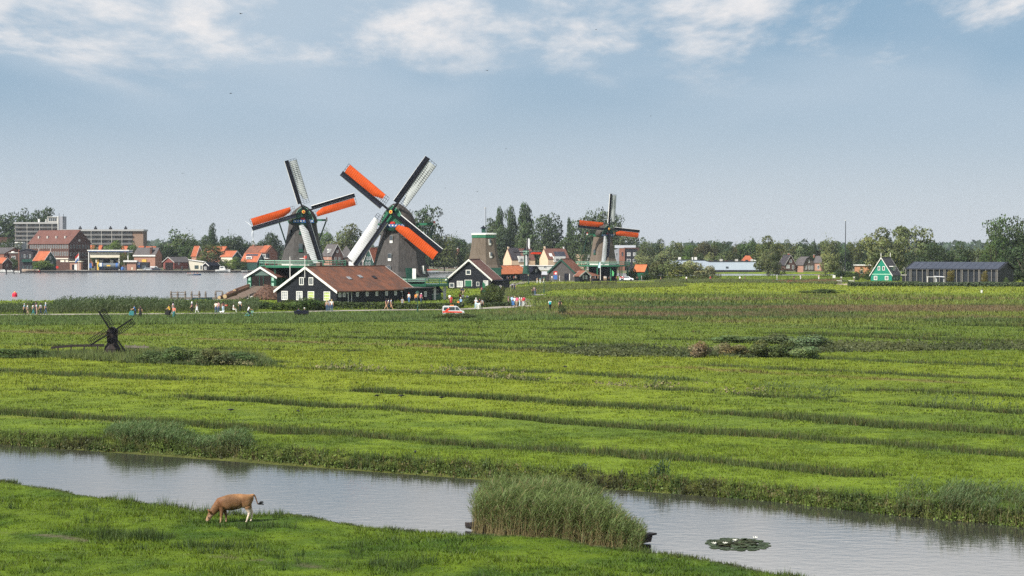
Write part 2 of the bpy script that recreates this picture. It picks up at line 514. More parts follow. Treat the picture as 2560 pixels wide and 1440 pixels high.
def ground_mat():
    m = new_mat('meadow_ground')
    out = nd(m, 'ShaderNodeOutputMaterial'); b = nd(m, 'ShaderNodeBsdfPrincipled')
    b.inputs['Roughness'].default_value = 0.9; b.inputs['Specular IOR Level'].default_value = 0.1
    a = nd(m, 'ShaderNodeAttribute', attribute_name='col')
    tcn = nd(m, 'ShaderNodeTexCoord')
    n = nd(m, 'ShaderNodeTexNoise'); n.inputs['Scale'].default_value = 5.0; n.inputs['Detail'].default_value = 6; n.inputs['Roughness'].default_value = .7
    lk(m, tcn.outputs['Object'], n.inputs['Vector'])
    mr = nd(m, 'ShaderNodeMapRange'); mr.inputs[1].default_value = .3; mr.inputs[2].default_value = .7; mr.inputs[3].default_value = .7; mr.inputs[4].default_value = 1.25
    lk(m, n.outputs['Fac'], mr.inputs[0])
    mu = nd(m, 'ShaderNodeVectorMath', operation='SCALE'); lk(m, a.outputs['Color'], mu.inputs[0]); lk(m, mr.outputs[0], mu.inputs['Scale'])
    lk(m, mu.outputs[0], b.inputs['Base Color'])
    bp = nd(m, 'ShaderNodeBump'); bp.inputs['Strength'].default_value = .6; bp.inputs['Distance'].default_value = .08
    lk(m, n.outputs['Fac'], bp.inputs['Height']); lk(m, bp.outputs[0], b.inputs['Normal'])
    lk(m, b.outputs[0], out.inputs['Surface'])
    return m
ground = put('ground', np_mesh('ground', V, 4, quads, col=gcol, mats=[ground_mat()], smooth=True))
tag(ground, 'green meadow ground in long strips running down to the river', kind='structure')

def water_mat(name, base, rough, layers, spec=0.5):
    m = new_mat(name)
    out = nd(m, 'ShaderNodeOutputMaterial'); b = nd(m, 'ShaderNodeBsdfPrincipled')
    b.inputs['Base Color'].default_value = c4(base); b.inputs['Roughness'].default_value = rough
    b.inputs['IOR'].default_value = 1.333; b.inputs['Specular IOR Level'].default_value = spec
    tcn = nd(m, 'ShaderNodeTexCoord')
    prev = None
    for sc, st, dist, strength in layers:
        mp = nd(m, 'ShaderNodeMapping'); mp.inputs['Scale'].default_value = st; mp.inputs['Rotation'].default_value = (0, 0, R(12))
        lk(m, tcn.outputs['Object'], mp.inputs[0])
        n = nd(m, 'ShaderNodeTexNoise'); n.inputs['Scale'].default_value = sc; n.inputs['Detail'].default_value = 3; n.inputs['Roughness'].default_value = .55
        lk(m, mp.outputs[0], n.inputs['Vector'])
        bp = nd(m, 'ShaderNodeBump'); bp.inputs['Strength'].default_value = strength; bp.inputs['Distance'].default_value = dist
        lk(m, n.outputs['Fac'], bp.inputs['Height'])
        if prev: lk(m, prev, bp.inputs['Normal'])
        prev = bp.outputs[0]
    lk(m, prev, b.inputs['Normal'])
    lk(m, b.outputs[0], out.inputs['Surface'])
    return m
ditch_water = MB().poly([(p[0], p[1], DITCH_Z) for p in [xy(gp(-1000, 1020)), xy(gp(-1000, 1240)), (-8, 45), (60, 35), xy(gp(3400, 1330))]]).build('ditch_water', water_mat('still_water', (.035, .036, .03), .03, [(1.6, (1, 1.6, 1), .05, .10), (6.0, (1, 1.6, 1), .02, .11)], .7))
tag(ditch_water, 'broad still ditch reflecting the pale sky below the meadow', kind='structure')
river_water = MB().poly([(p[0], p[1], RIVER_Z) for p in river]).build('river', water_mat('river_water', (.05, .06, .065), .18, [(.30, (1, 1.3, 1), .8, .45), (1.5, (1, 1.2, 1), .2, .40)]))
tag(river_water, 'wide grey choppy river behind the windmills', kind='structure')

# paths: sheets a little above the ground
def strip_sheet(name, pts, width, z, mat_, label):
    P = [gp(a, b) for a, b in pts]
    # refine
    Q = []
    for a, b in zip(P[:-1], P[1:]):
        for k in range(6): Q.append(a.lerp(b, k / 6))
    Q.append(P[-1])
    m = MB()
    Lr = []
    for i, p in enumerate(Q):
        t = (Q[min(i + 1, len(Q) - 1)] - Q[max(i - 1, 0)]).normalized(); n = Vector((-t.y, t.x, 0))
        w = width * (1 + .12 * math.sin(i * 1.7))
        Lr.append((p + n * w / 2, p - n * w / 2))
    m.loft([[(a.x, a.y, z), (b.x, b.y, z)] for a, b in Lr], cap=False, closed=False)
    o = m.build(name, mat_); tag(o, label, kind='structure'); return o
PATH = pm('path_gravel', (.31, .28, .235), (.23, .21, .18), 1.5, .9)
path_pts = [(-500, 790), (0, 788), (400, 785.5), (640, 783.5), (830, 778), (960, 776), (1100, 775), (1230, 771), (1310, 766)]
strip_sheet('path', path_pts, 5.0, .07, PATH, 'pale gravel footpath along the river meadow')
strip_sheet('path', [(1310, 766), (1335, 762), (1330, 755), (1290, 746), (1262, 738), (1250, 728), (1262, 716), (1300, 708)], 3.0, .074, PATH, 'footpath bending up behind the round bush')
strip_sheet('path', [(1318, 739), (1335, 737.5), (1356, 736.5)], 5, .078, PATH, 'small pale paved spot by the second lamp post')
strip_sheet('path', [(1357, 779.5), (1372, 779), (1380, 778.5)], 3.0, .07, PATH, 'short pale footbridge end in the meadow')
strip_sheet('path', [(1262, 706.5), (1370, 704), (1480, 703), (1620, 702.5), (1800, 702), (2040, 700.5), (2110, 701)], 9.0, .05, PATH, 'paved yard and path in front of the mill sheds')
# ================================================================== grass, rushes, reeds
GRASS = leaf_mat('grass_blades', bend=.76, trans=.35)
REED = leaf_mat('reed_blades', bend=.25, trans=.4)
def blades(name, P, H, W, C, n, spread, lean, mats, two=False, label=None, kind='stuff', jitter=.22, seed=1, crvar=.25, curve=0.0):
    """P (k,3) tuft places, H (k) heights, W (k) blade widths, C (k,3) colours, n blades each: every blade one triangle (two = bent blade of two)"""
    g = np.random.default_rng(seed)
    k = len(P)
    if k == 0: return None
    p = np.repeat(P, n, 0); h = np.repeat(H, n) * g.uniform(.55, 1.15, k * n); w = np.repeat(W, n); c = np.repeat(C, n, 0)
    sp = np.repeat(spread if np.ndim(spread) else np.full(k, spread), n)
    a = g.uniform(0, 2 * np.pi, k * n); r = np.sqrt(g.random(k * n)) * sp
    bx = p[:, 0] + r * np.cos(a); by = p[:, 1] + r * np.sin(a); bz = p[:, 2] - .02
    la = a + g.normal(0, .9, k * n); ll = h * lean * g.uniform(.2, 1.3, k * n)
    tx = bx + ll * np.cos(la); ty = by + ll * np.sin(la); tz = bz + h
    fa = g.uniform(0, 2 * np.pi, k * n); dx = np.cos(fa) * w / 2; dy = np.sin(fa) * w / 2
    cc = c * (1 + g.normal(0, jitter, (k * n, 1)).clip(-.6, .6)) * (1 + g.normal(0, crvar * .25, (k * n, 3)))
    cc = cc.clip(.004, .6)
    if not two:
        V = np.stack([np.stack([bx - dx, by - dy, bz], 1), np.stack([bx + dx, by + dy, bz], 1), np.stack([tx, ty, tz], 1)], 1).reshape(-1, 3)
        me = np_mesh(name, V, 3, np.arange(len(V)), col=np.repeat(cc, 3, 0), mats=mats)
    else:
        mx, my, mz = bx + (tx - bx) * .28, by + (ty - by) * .28, bz + h * .62
        droop = h * curve
        V = np.stack([np.stack([bx - dx * .6, by - dy * .6, bz], 1), np.stack([bx + dx * .6, by + dy * .6, bz], 1), np.stack([mx + dx, my + dy, mz], 1), np.stack([tx, ty, tz - droop], 1), np.stack([mx - dx, my - dy, mz], 1)], 1).reshape(-1, 3)
        q = np.arange(k * n)[:, None] * 5
        me = np_mesh(name, V, 5, (q + np.array([[0, 1, 2, 3, 4]])).ravel(), col=np.repeat(cc, 5, 0), mats=mats)
    o = put(name, me); tag(o, label, kind=kind)
    return o
def spots(n, y0, y1, tmax=.30, seed=3, power=2.0):
    """n random places in front of the camera between depths y0 and y1, evenly over the ground"""
    g = np.random.default_rng(seed)
    uu = g.random(n); y = (y0 ** power + uu * (y1 ** power - y0 ** power)) ** (1 / power)
    x = y * g.uniform(-tmax, tmax, n)
    return x, y
path_line = [xy(gp(a, b)) for a, b in path_pts]
def dry(x, y, margin=.25):
    return (sdist(x, y, ditch) > margin) & (sdist(x, y, river) > 1) & (pl_dist(x, y, path_line) > 3.2)
# ================================================================== trees, bushes, hedges
LEAF = leaf_mat('tree_leaves', bend=.55, trans=.30, up=False)
BARK = pm('bark', (.10, .08, .06), (.05, .042, .035), 3, .9, stretch=(1, 1, .2))
def leaf_cloud(name, P, N, size, seed, mats, shade=None):
    g = np.random.default_rng(seed); n = len(P)
    d = N * .5 + g.normal(0, .6, (n, 3)); d /= np.linalg.norm(d, axis=1)[:, None] + 1e-9
    a = np.cross(d, g.normal(0, 1, (n, 3))); a /= np.linalg.norm(a, axis=1)[:, None] + 1e-9
    b = np.cross(d, a)
    s = (size * g.uniform(.55, 1.25, n))[:, None]
    V = np.stack([P + a * s * .62, P + b * s * .40, P - a * s * .62, P - b * s * .40], 1).reshape(-1, 3)
    c = np.ones((n, 3)) if shade is None else shade
    c = c * (1 + g.normal(0, .16, (n, 1))) * (1 + g.normal(0, .05, (n, 3)))
    return np_mesh(name, V, 4, np.arange(len(V)), col=np.repeat(c.clip(.2, 2.2), 4, 0), outward=np.repeat(N, 4, 0), mats=mats)
def lobes(kind, g):
    out = []
    if kind == 'round':
        out.append((0, 0, .50, .30, .34))
        for i in range(17):
            a = g.uniform(0, 6.28); z = g.uniform(.16, .86); prof = math.sqrt(max(.05, 1 - ((z - .46) / .54) ** 2))
            r = prof * g.uniform(.24, .36); out.append((r * math.cos(a), r * math.sin(a), z, g.uniform(.12, .19), g.uniform(.09, .15)))
    elif kind == 'poplar':
        for i in range(22):
            z = .06 + .90 * i / 21; prof = min(1, z * 3.2) * (1 - z ** 2.6) ** .7
            a = g.uniform(0, 6.28); r = prof * g.uniform(.08, .30); out.append((r * math.cos(a), r * math.sin(a), z, .10 + .20 * prof, .055 + .045 * prof))
    elif kind == 'ragged':
        tops = [(g.uniform(-.32, .32), g.uniform(-.3, .3), g.uniform(.72, 1.0)) for _ in range(7)]
        tops[0] = (0.02, 0, 1.0)
        for tx, ty, tz in tops:
            for i in range(6):
                z = .10 + (tz - .16) * i / 5; k = i / 5
                out.append((tx * (.55 + .5 * k) + g.uniform(-.06, .06), ty * (.6 + .4 * k) + g.uniform(-.06, .06), z, .21 - .10 * k, .11 - .02 * k))
    elif kind == 'willow':
        out.append((0, 0, .45, .26, .30))
        for i in range(26):
            a = g.uniform(0, 6.28); z = g.uniform(.08, .90); prof = math.sqrt(max(.05, 1 - ((z - .42) / .60) ** 2))
            r = prof * g.uniform(.20, .40); out.append((r * math.cos(a), r * math.sin(a), z, g.uniform(.07, .14), g.uniform(.07, .13)))
    else:                                                    # bush
        for i in range(12):
            a = g.uniform(0, 6.28); r = g.uniform(0, .34); z = g.uniform(.10, .70) * (1 - r)
            out.append((r * math.cos(a), r * math.sin(a), z + .08, g.uniform(.14, .22), g.uniform(.16, .26)))
    return out
def crown_mesh(kind, seed, n, size):
    g = np.random.default_rng(seed); Ls = lobes(kind, g)
    w = np.array([l[3] * l[3] + l[3] * l[4] for l in Ls]); w /= w.sum()
    pick = g.choice(len(Ls), n, p=w); A = np.array(Ls)[pick]
    d = g.normal(0, 1, (n, 3)); d /= np.linalg.norm(d, axis=1)[:, None]
    rr = (g.random(n) ** .33) * .5 + .58
    stray = g.random(n) < .10; rr = np.where(stray, rr * g.uniform(1.05, 1.45, n), rr)
    P = A[:, :3] + d * np.stack([A[:, 3], A[:, 3], A[:, 4]], 1) * rr[:, None]
    for i_ in (0, 1):
        lo_, hi_ = np.percentile(P[:, i_], (1.5, 98.5)); P[:, i_] = (P[:, i_] - (lo_ + hi_) / 2) / (hi_ - lo_)
    lo_, hi_ = np.percentile(P[:, 2], (1, 99.6)); P[:, 2] = (P[:, 2] - lo_) / (hi_ - lo_)
    q = P - np.array([0, 0, .45]); q[:, 2] *= .8
    q /= np.linalg.norm(q, axis=1)[:, None] + 1e-9
    N = d * .62 + q * .5; N /= np.linalg.norm(N, axis=1)[:, None] + 1e-9
    tone = g.uniform(.72, 1.3, len(Ls))[pick][:, None] * np.ones(3)
    warm = g.uniform(-.12, .12, len(Ls))[pick]
    tone = tone * np.stack([1 + warm, np.ones(n), 1 - warm], 1)
    return leaf_cloud(kind + '_crown', P, N, size, seed + 50, [LEAF], tone)
CROWNS = {}
for kind, n, size, vs_ in (('round', 4600, .050, 4), ('poplar', 4600, .055, 3), ('ragged', 6200, .050, 3), ('willow', 5200, .046, 3), ('bush', 3000, .062, 4)):
    CROWNS[kind] = [crown_mesh(kind, 100 + 7 * i + hash(kind) % 1 + len(kind) * 31, n, size) for i in range(vs_)]
def trunk_mesh(seed, spread):
    g = np.random.default_rng(seed); m = MB()
    m.tube((0, 0, -.02), (0.01, 0, .30), .030, .022, 7)
    top = Vector((.01, 0, .30))
    for i in range(5):
        a = g.uniform(0, 6.28) + i * 1.25; e = Vector((math.cos(a) * spread, math.sin(a) * spread, g.uniform(.58, .85)))
        mid = top.lerp(e, .5) + Vector((0, 0, -.03))
        m.tube(top - Vector((0, 0, .03 * i)), mid, .015, .010, 5); m.tube(mid, e, .010, .003, 5)
    m.tube(top, (0, 0, .85), .02, .004, 6)
    return m.mesh('trunk', BARK)
TRUNKS = {'wide': [trunk_mesh(i, .30) for i in range(2)], 'slim': [trunk_mesh(9, .12)]}
_tc = [0]
def tree(kind, x0, x1, ytop, Y, color, label, group=None, base=0.0, trunk=.12, name='tree', depth=None, cat=None):
    _tc[0] += 1
    if 1140 < x0 < 1690 and 770 <= Y <= 940: Y += 125
    a, _ = xz(x0, ytop, Y); b, zt = xz(x1, ytop, Y)
    h = zt - base; w = abs(b - a)
    t = thing(name, label, cat or ('bush' if name == 'bush' else 'tree'), ((a + b) / 2, Y, base), _tc[0] * 1.9, group)
    c = put('crown', CROWNS[kind][_tc[0] % len(CROWNS[kind])], t, (0, 0, h * trunk), scale=(w * 1.06, w * 1.06, h * (1 - trunk)))
    g = random.uniform(1.12, 1.36)
    c.color = (color[0] * g, color[1] * g, color[2] * random.uniform(.9, 1.1), 1)
    if trunk > .02:
        s = 'slim' if kind == 'poplar' else 'wide'
        put('trunk', TRUNKS[s][_tc[0] % len(TRUNKS[s])], t, scale=(w, w, h * .95))
    return t
DK = (.030, .050, .021); MID = (.046, .075, .024); OLV = (.070, .085, .032); PALE = (.135, .160, .085); LIME = (.090, .135, .030); CREAM = (.20, .20, .11); BRN = (.075, .060, .035)
G1 = 'tall dark trees behind the flats'
for a, b_ in (((-25, 60, 534), 'tall dark tree cut by the left picture edge behind the flats'), ((38, 98, 527), 'tall dark tree behind the left half of the shorter apartment block'), ((84, 140, 523), 'highest dark tree behind the roof room and antennas of the shorter apartment block'), ((60, 120, 545), 'lower dark tree just over the white roof edge of the shorter apartment block')):
    tree('ragged', *a, 1150, DK, b_, G1)
tree('round', -12, 32, 598, 985, MID, 'green tree above the roofs left of the brick warehouse', trunk=.15)
tree('round', 22, 62, 606, 990, OLV, 'olive green tree against the left end of the brick warehouse', trunk=.15)
tree('bush', 20, 46, 646, 925, MID, 'shrub between the small orange-roofed brick house and the dark tall house', name='bush', trunk=0)
tree('bush', 82, 128, 651, 912, LIME, 'light green shrubs in front of the dark green house by the quay', name='bush', trunk=0)
tree('round', 264, 308, 602, 985, LIME, 'bright green tree rising behind the filling station roof', trunk=.2)
tree('round', 225, 252, 612, 985, MID, 'small tree between orange roofs beside the brick warehouse', trunk=.2)
tree('round', 318, 348, 610, 950, MID, 'dark green tree between the filling station and the grey-roofed house', trunk=.15)
tree('ragged', 300, 318, 634, 925, OLV, 'thin young tree at the end of the filling station', trunk=.3)
tree('round', 394, 428, 612, 955, DK, 'dark tree touching the end of the grey-roofed brick house', trunk=.1)
tree('round', 412, 500, 576, 965, MID, 'large spreading tree above the red boathouse', trunk=.1)
tree('round', 450, 492, 612, 955, MID, 'lower half of green tree masking an orange roof', trunk=.1)
G2 = 'hazy trees behind the orange roofs'
for a in ((478, 520, 594), (505, 545, 590), (538, 570, 592), (560, 596, 596), (470, 500, 602), (400, 430, 604)):
    tree('round', *a, 1120, (.045, .072, .036), 'grey-green tree in the row behind the orange roofs', G2)
tree('poplar', 521, 543, 560, 1100, DK, 'single dark poplar sticking up above the other trees', trunk=.05)
tree('round', 552, 602, 588, 1000, DK, 'dark round tree above the long orange roof', trunk=.12)
tree('round', 588, 630, 592, 1010, DK, 'dark round tree next to the big brick house', trunk=.12)
tree('willow', 498, 556, 612, 935, OLV, 'olive tree in front of the orange-roofed houses', trunk=.15)
tree('bush', 545, 572, 648, 925, DK, 'dark shrub beside the motor cruiser', name='bush', trunk=0)
tree('willow', 566, 602, 643, 918, LIME, 'bright yellow-green willow on the quay', trunk=.05)
tree('bush', 596, 628, 650, 918, MID, 'mid green bush on the quay before the solar-panelled house', name='bush', trunk=0)
tree('round', 648, 704, 584, 1010, DK, 'dark round tree behind the roof left of the log-sawing mill', trunk=.12)
tree('round', 624, 652, 604, 1080, OLV, 'pale tree in the gap between two dark round trees', trunk=.1)
tree('round', 792, 836, 577, 1010, MID, 'green tree just right of the farther windmill tower', trunk=.12)
tree('round', 824, 908, 563, 1000, OLV, 'broad olive tree between the two big windmills', trunk=.12)
tree('ragged', 1026, 1100, 522, 930, DK, 'tall dark tree behind the cap of the nearest windmill', trunk=.08)
tree('ragged', 1082, 1140, 588, 930, OLV, 'olive tree right of the nearest windmill', trunk=.1)
tree('round', 1122, 1162, 592, 940, MID, 'green tree above the red-roofed house with the white dormer', trunk=.1)
tree('round', 1150, 1180, 612, 930, OLV, 'small tree left of the capless mill', trunk=.1)
PO = (.040, .062, .027)
tree('poplar', 1210, 1246, 548, 900, PO, 'shorter poplar just above the capless mill', trunk=.04)
tree('poplar', 1234, 1264, 522, 895, PO, 'left one of the twin poplars', trunk=.04)
tree('poplar', 1260, 1291, 518, 890, PO, 'right one of the twin poplars', trunk=.04)
tree('ragged', 1222, 1290, 570, 885, PO, 'bushy poplar growth below the twin poplars', trunk=.05)
tree('poplar', 1288, 1338, 512, 880, PO, 'tall pointed poplar standing alone', trunk=.04)
tree('round', 1280, 1345, 588, 870, MID, 'bushy tree at the foot of the lone poplar', trunk=.05)
tree('ragged', 1334, 1408, 538, 870, PO, 'wide double-topped tree between the poplars', trunk=.05)
tree('poplar', 1414, 1433, 547, 880, PO, 'slim young poplar left of the third windmill', trunk=.04)
tree('round', 1395, 1450, 590, 860, MID, 'rounded tree at the foot of the slim poplar', trunk=.05)
tree('ragged', 1430, 1500, 545, 850, PO, 'big tree behind the left sail of the third windmill', trunk=.05)
tree('ragged', 1468, 1535, 528, 860, PO, 'highest tree behind the third windmill', trunk=.05)
tree('ragged', 1508, 1556, 534, 855, PO, 'tree behind the right sail of the third windmill', trunk=.05)
tree('willow', 1540, 1606, 590, 850, (.085, .105, .055), 'greyish willow above the dark modern building', trunk=.08)
tree('round', 1596, 1640, 596, 800, (.060, .080, .045), 'grey-green tree right of the dark modern building', trunk=.05)
tree('willow', 1588, 1636, 632, 780, PALE, 'silvery willow at the corner of the dark modern building', trunk=.03)
tree('round', 1618, 1662, 600, 850, DK, 'dark tree behind the silvery willows', trunk=.05)
tree('willow', 1642, 1702, 606, 780, PALE, 'silvery willow left of the white factory', trunk=.05)
G3 = 'wood behind the white factory'
for i in range(13):
    x0 = 1680 + i * 19 + random.uniform(-5, 5); top = 607 + random.uniform(-3, 8)
    tree('round', x0, x0 + random.uniform(42, 58), top, 930 + (i % 3) * 14, (OLV, MID, DK, (.075, .075, .04))[i % 4], 'tree in the closed wood behind the white factory', G3, trunk=.05)
for x0, x1, t, c, w_ in ((1700, 1742, 640, LIME, 'bright green'), (1735, 1765, 634, DK, 'dark green'), (1755, 1790, 632, PALE, 'silvery'), (1795, 1850, 628, OLV, 'olive')):
    tree('bush', x0, x1, t, 905, c, w_ + ' low tree showing just over the roof of the white factory', 'low trees at the factory roof', name='tree', trunk=0)
tree('poplar', 1876, 1889, 597, 1150, DK, 'lone small poplar above the wood and the orange hipped roof', trunk=.03)
tree('willow', 1890, 1954, 592, 716, (.090, .108, .046), 'multi-stemmed willow standing before the water', trunk=.08)
tree('willow', 1908, 1946, 630, 708, (.095, .11, .055), 'lower foliage of willow by the water', trunk=.02)
for x0, x1, t, c, l in ((1944, 1990, 601, OLV, 'olive tree directly right of the waterside willow'), (1972, 2016, 612, PALE, 'silvery willow behind the gambrel-roofed house'), (1984, 2026, 600, DK, 'dark tree behind the silvery willow'), (2014, 2046, 606, MID, 'green tree left of the church spire'), (2030, 2060, 622, BRN, 'reddish-brown tree above the grey roof'), (2046, 2096, 597, OLV, 'rounded tree left of the tall mast'), (2084, 2128, 606, MID, 'green tree behind the tall mast'), (2118, 2160, 602, OLV, 'lighter tree right of the tall mast'), (2140, 2184, 610, DK, 'dark tree behind the low orange building'), (1950, 1976, 622, BRN, 'dark brownish tree beside the brown brick house')):
    tree('round', x0, x1, t, 905, c, l, trunk=.05)
tree('willow', 2054, 2096, 620, 700, PALE, 'slender silvery willow left of the tall mast', trunk=.05)
tree('bush', 2088, 2116, 672, 690, DK, 'dark bush at the foot of the tall mast', name='bush', trunk=0)
tree('bush', 2108, 2142, 678, 690, MID, 'green bush before the low orange building', name='bush', trunk=0)
tree('willow', 2160, 2252, 572, 690, (.108, .130, .060), 'left half of the great pale willow behind the green house', trunk=.1)
tree('willow', 2226, 2322, 567, 695, (.112, .132, .062), 'right half of the great pale willow behind the green house', trunk=.1)
tree('round', 2265, 2325, 632, 660, DK, 'dark tree between the green house and the glass building', trunk=.05)
for a, w_ in (((2312, 2321, 603), 'left'), ((2322, 2331, 602), 'middle'), ((2331, 2340, 601), 'right')):
    tree('poplar', *a, 1400, MID, w_ + ' one of three far small poplars in a row', 'three far poplars')
tree('round', 2312, 2376, 610, 655, DK, 'dark broad tree above the left end of the solar roof', trunk=.05)
tree('round', 2362, 2426, 606, 660, (.036, .058, .022), 'dark broad tree above the middle of the solar roof', trunk=.05)
tree('round', 2418, 2474, 620, 680, OLV, 'olive tree in the dip behind the solar roof', trunk=.05)
tree('ragged', 2466, 2548, 545, 645, (.040, .066, .024), 'tallest tree at the right above the solar roof', trunk=.06)
tree('ragged', 2525, 2590, 560, 650, MID, 'tall tree cut by the right edge of the picture', trunk=.06)
tree('round', 2448, 2506, 600, 630, MID, 'leafy tree in front of the tallest tree', trunk=.03)
tree('round', 2520, 2600, 612, 570, DK, 'dark tree at the right gable of the glass building', trunk=.03)
tree('bush', 2508, 2522, 694, 520, MID, 'small shrub before the dark gable of the glass building', name='bush', trunk=0)
tree('ragged', 2366, 2386, 676, 512, (.12, .10, .03), 'little yellowing tree before the glass front', trunk=.3)
tree('ragged', 2455, 2470, 678, 512, (.12, .10, .03), 'second little yellowing tree near the right end of the glass front', trunk=.3)
tree('bush', 2136, 2152, 679, 618, DK, 'clipped bush left of the green house', name='bush', trunk=0)
tree('bush', 2154, 2186, 680, 612, MID, 'garden shrub at the left corner of the green house', name='bush', trunk=0)
tree('bush', 1618, 1672, 654, 640, (.06, .07, .03), 'dense dark bush right of the small green shed', name='bush', trunk=0)
tree('bush', 1660, 1726, 650, 632, (.085, .10, .04), 'olive bush in the row before the white factory', name='bush', trunk=0)
tree('bush', 1704, 1772, 653, 640, CREAM, 'cream-flowering bush before the white factory', name='bush', trunk=0)
tree('bush', 1752, 1798, 665, 645, (.16, .16, .085), 'smaller pale flowering bush at the end of the row', name='bush', trunk=0)
tree('bush', 1568, 1590, 672, 615, OLV, 'yellowish shrub beside the small green shed', name='bush', trunk=0)
tree('bush', 1600, 1626, 684, 612, DK, 'low dark shrub before the small green shed', name='bush', trunk=0)
tree('round', 1204, 1258, 711, gp(1230, 763).y, (.050, .066, .020), 'big round bush beside the path and the green banner', name='bush', trunk=0)
tree('bush', 1168, 1214, 738, gp(1190, 764).y, (.034, .052, .018), 'dark low bush left of the big round bush', name='bush', trunk=0)
tree('bush', 676, 746, 750, gp(700, 775).y, (.052, .080, .022), 'leafy bush under the first barn window', name='bush', trunk=0)
tree('bush', 722, 800, 744, gp(760, 777).y, (.046, .074, .022), 'high leafy bush before the barn gable', name='bush', trunk=0)
tree('bush', 770, 834, 752, gp(800, 776).y, (.050, .078, .022), 'leafy bush at the near corner of the barn', name='bush', trunk=0)
tree('bush', 636, 690, 753, gp(660, 772).y, (.040, .062, .024), 'dark clipped bush left of the barn', name='bush', trunk=0)
tree('bush', 1112, 1128, 690, 560, OLV, 'thin waterside shrub left of the black gabled house', name='bush', trunk=0)
# shrubs in the meadow
mx = gp(420, 905).y
for x0, x1, t, yb, c, l in ((340, 402, 876, 906, (.05, .075, .028), 'dark sedge hump right of the small black windmill'), (385, 470, 868, 908, (.052, .078, .028), 'high sedge hump right of the small black windmill'), (455, 530, 872, 906, (.055, .08, .03), 'sedge hump in the middle of the thicket'), (500, 580, 872, 914, (.062, .072, .034), 'reddish-stemmed hump at the end of the thicket'), (560, 640, 880, 908, (.050, .082, .034), 'low blue-green hump ending the thicket'), (-20, 60, 872, 894, (.055, .085, .03), 'low thicket at the left edge of the meadow'), (40, 110, 871, 893, (.045, .07, .026), 'dark low shrub left of the wooden sluice rail')):
    tree('bush', x0, x1, t, gp(500, yb).y, tuple(v * 1.3 for v in c), l, name='bush', trunk=0)
for x0, x1, t, yb, c, l in ((1728, 1776, 853, 894, (.135, .100, .068), 'dry tan willow scrub standing alone in the meadow'), (1794, 1842, 857, 889, (.125, .105, .062), 'dry tan scrub at the left end of the thicket'), (1828, 1880, 862, 889, (.125, .110, .055), 'low straw-coloured scrub in the thicket'), (1872, 1935, 852, 892, (.060, .070, .030), 'brownish green scrub in the thicket'), (1925, 1988, 852, 893, (.046, .064, .026), 'dark scrub at the heart of the thicket'), (1980, 2074, 836, 872, (.080, .110, .060), 'large blue-green sedge hump behind the thicket'), (1985, 2050, 866, 898, (.085, .120, .070), 'pale sedge at the right end of the thicket'), (1790, 1890, 838, 856, (.075, .105, .048), 'long low sedge hump behind the thicket'), (1885, 1980, 834, 858, (.078, .10, .05), 'grey-green sedge hump behind the dark scrub')):
    tree('bush', x0, x1, t, gp(1900, yb).y, tuple(v * 1.25 for v in c), l, name='bush', trunk=0)
tree('bush', 2005, 2095, 722, gp(2050, 735).y, (.055, .075, .030), 'low dark mound of scrub in the far yellow meadow', name='bush', trunk=0)
tree('bush', 1084, 1140, 782, gp(1100, 798).y, (.06, .08, .03), 'low weeds hiding the wheels of the white van', name='bush', trunk=0)
tree('bush', 1124, 1188, 782, gp(1150, 798).y, (.065, .08, .034), 'weeds before the nose of the white van', name='bush', trunk=0)
tree('bush', 1395, 1415, 762, gp(1400, 786).y, (.05, .07, .028), 'small sedge hump next to the two walkers in the meadow', name='bush', trunk=0)

def hedge(x0, x1, ytop, ybase, color, label, seed, thick=1.6, n=2600, size=.22, cat='hedge', name='hedge', group=None, slope=0.0):
    a = gp(x0, ybase); b = gp(x1, ybase + slope); h = (ybase - ytop) * a.y / FPX; ln = (b - a).length
    g = np.random.default_rng(seed)
    s = g.random(n); t = g.uniform(-1, 1, n)
    prof = h * (.78 + .34 * fbm(s * ln * .35 + seed, t * 0 + seed, 3))
    zz = np.sqrt(g.random(n)) * prof; tt = t * (1 - .35 * (zz / (h + .01)) ** 3)
    ang = math.atan2(b.y - a.y, b.x - a.x)
    P = np.stack([s * ln, tt * thick / 2, zz], 1)
    N = np.stack([g.normal(0, .3, n), tt * 1.0, zz / h * 1.1 - .1], 1); N /= np.linalg.norm(N, axis=1)[:, None] + 1e-9
    tone = .75 + .55 * fbm(s * ln * .6, zz * 1.2 + seed, 3); shade = tone[:, None] * np.ones(3)
    me = leaf_cloud(name, P, N, np.full(n, size), seed, [LEAF], shade)
    o = put(name, me, None, a, ang); o.color = c4(color)
    return tag(o, label, cat, group)
hedge(830, 940, 754, 773, (.052, .076, .024), 'high hedge along the dark long wall of the barn', 3)
hedge(932, 1000, 757, 773, (.058, .082, .022), 'hedge stretch before the lower end of the barn', 4)
hedge(996, 1104, 758, 774, (.050, .072, .022), 'clipped hedge before the white stage posts', 5, n=2800)
hedge(1096, 1160, 758, 772, (.052, .074, .026), 'low hedge behind the white van', 6, n=1500)
hedge(1205, 1300, 757, 768, (.046, .070, .024), 'low hedge along the path right of the round bush', 7, n=1800, slope=-3)
hedge(2120, 2300, 704, 716, (.070, .095, .040), 'rough hedge in front of the green house', 8, thick=3, n=3600, size=.4)
hedge(2290, 2420, 706, 716, (.060, .085, .040), 'rough hedge before the glass building', 9, thick=3, n=2600, size=.4)
hedge(2410, 2580, 705, 717, (.064, .088, .040), 'rough hedge running out of the picture on the right', 10, thick=3, n=3000, size=.4)
hedge(1955, 2075, 664, 677, (.10, .13, .075), 'reedy green bank below the brick houses', 12, thick=6, n=2200, size=.6, slope=0)

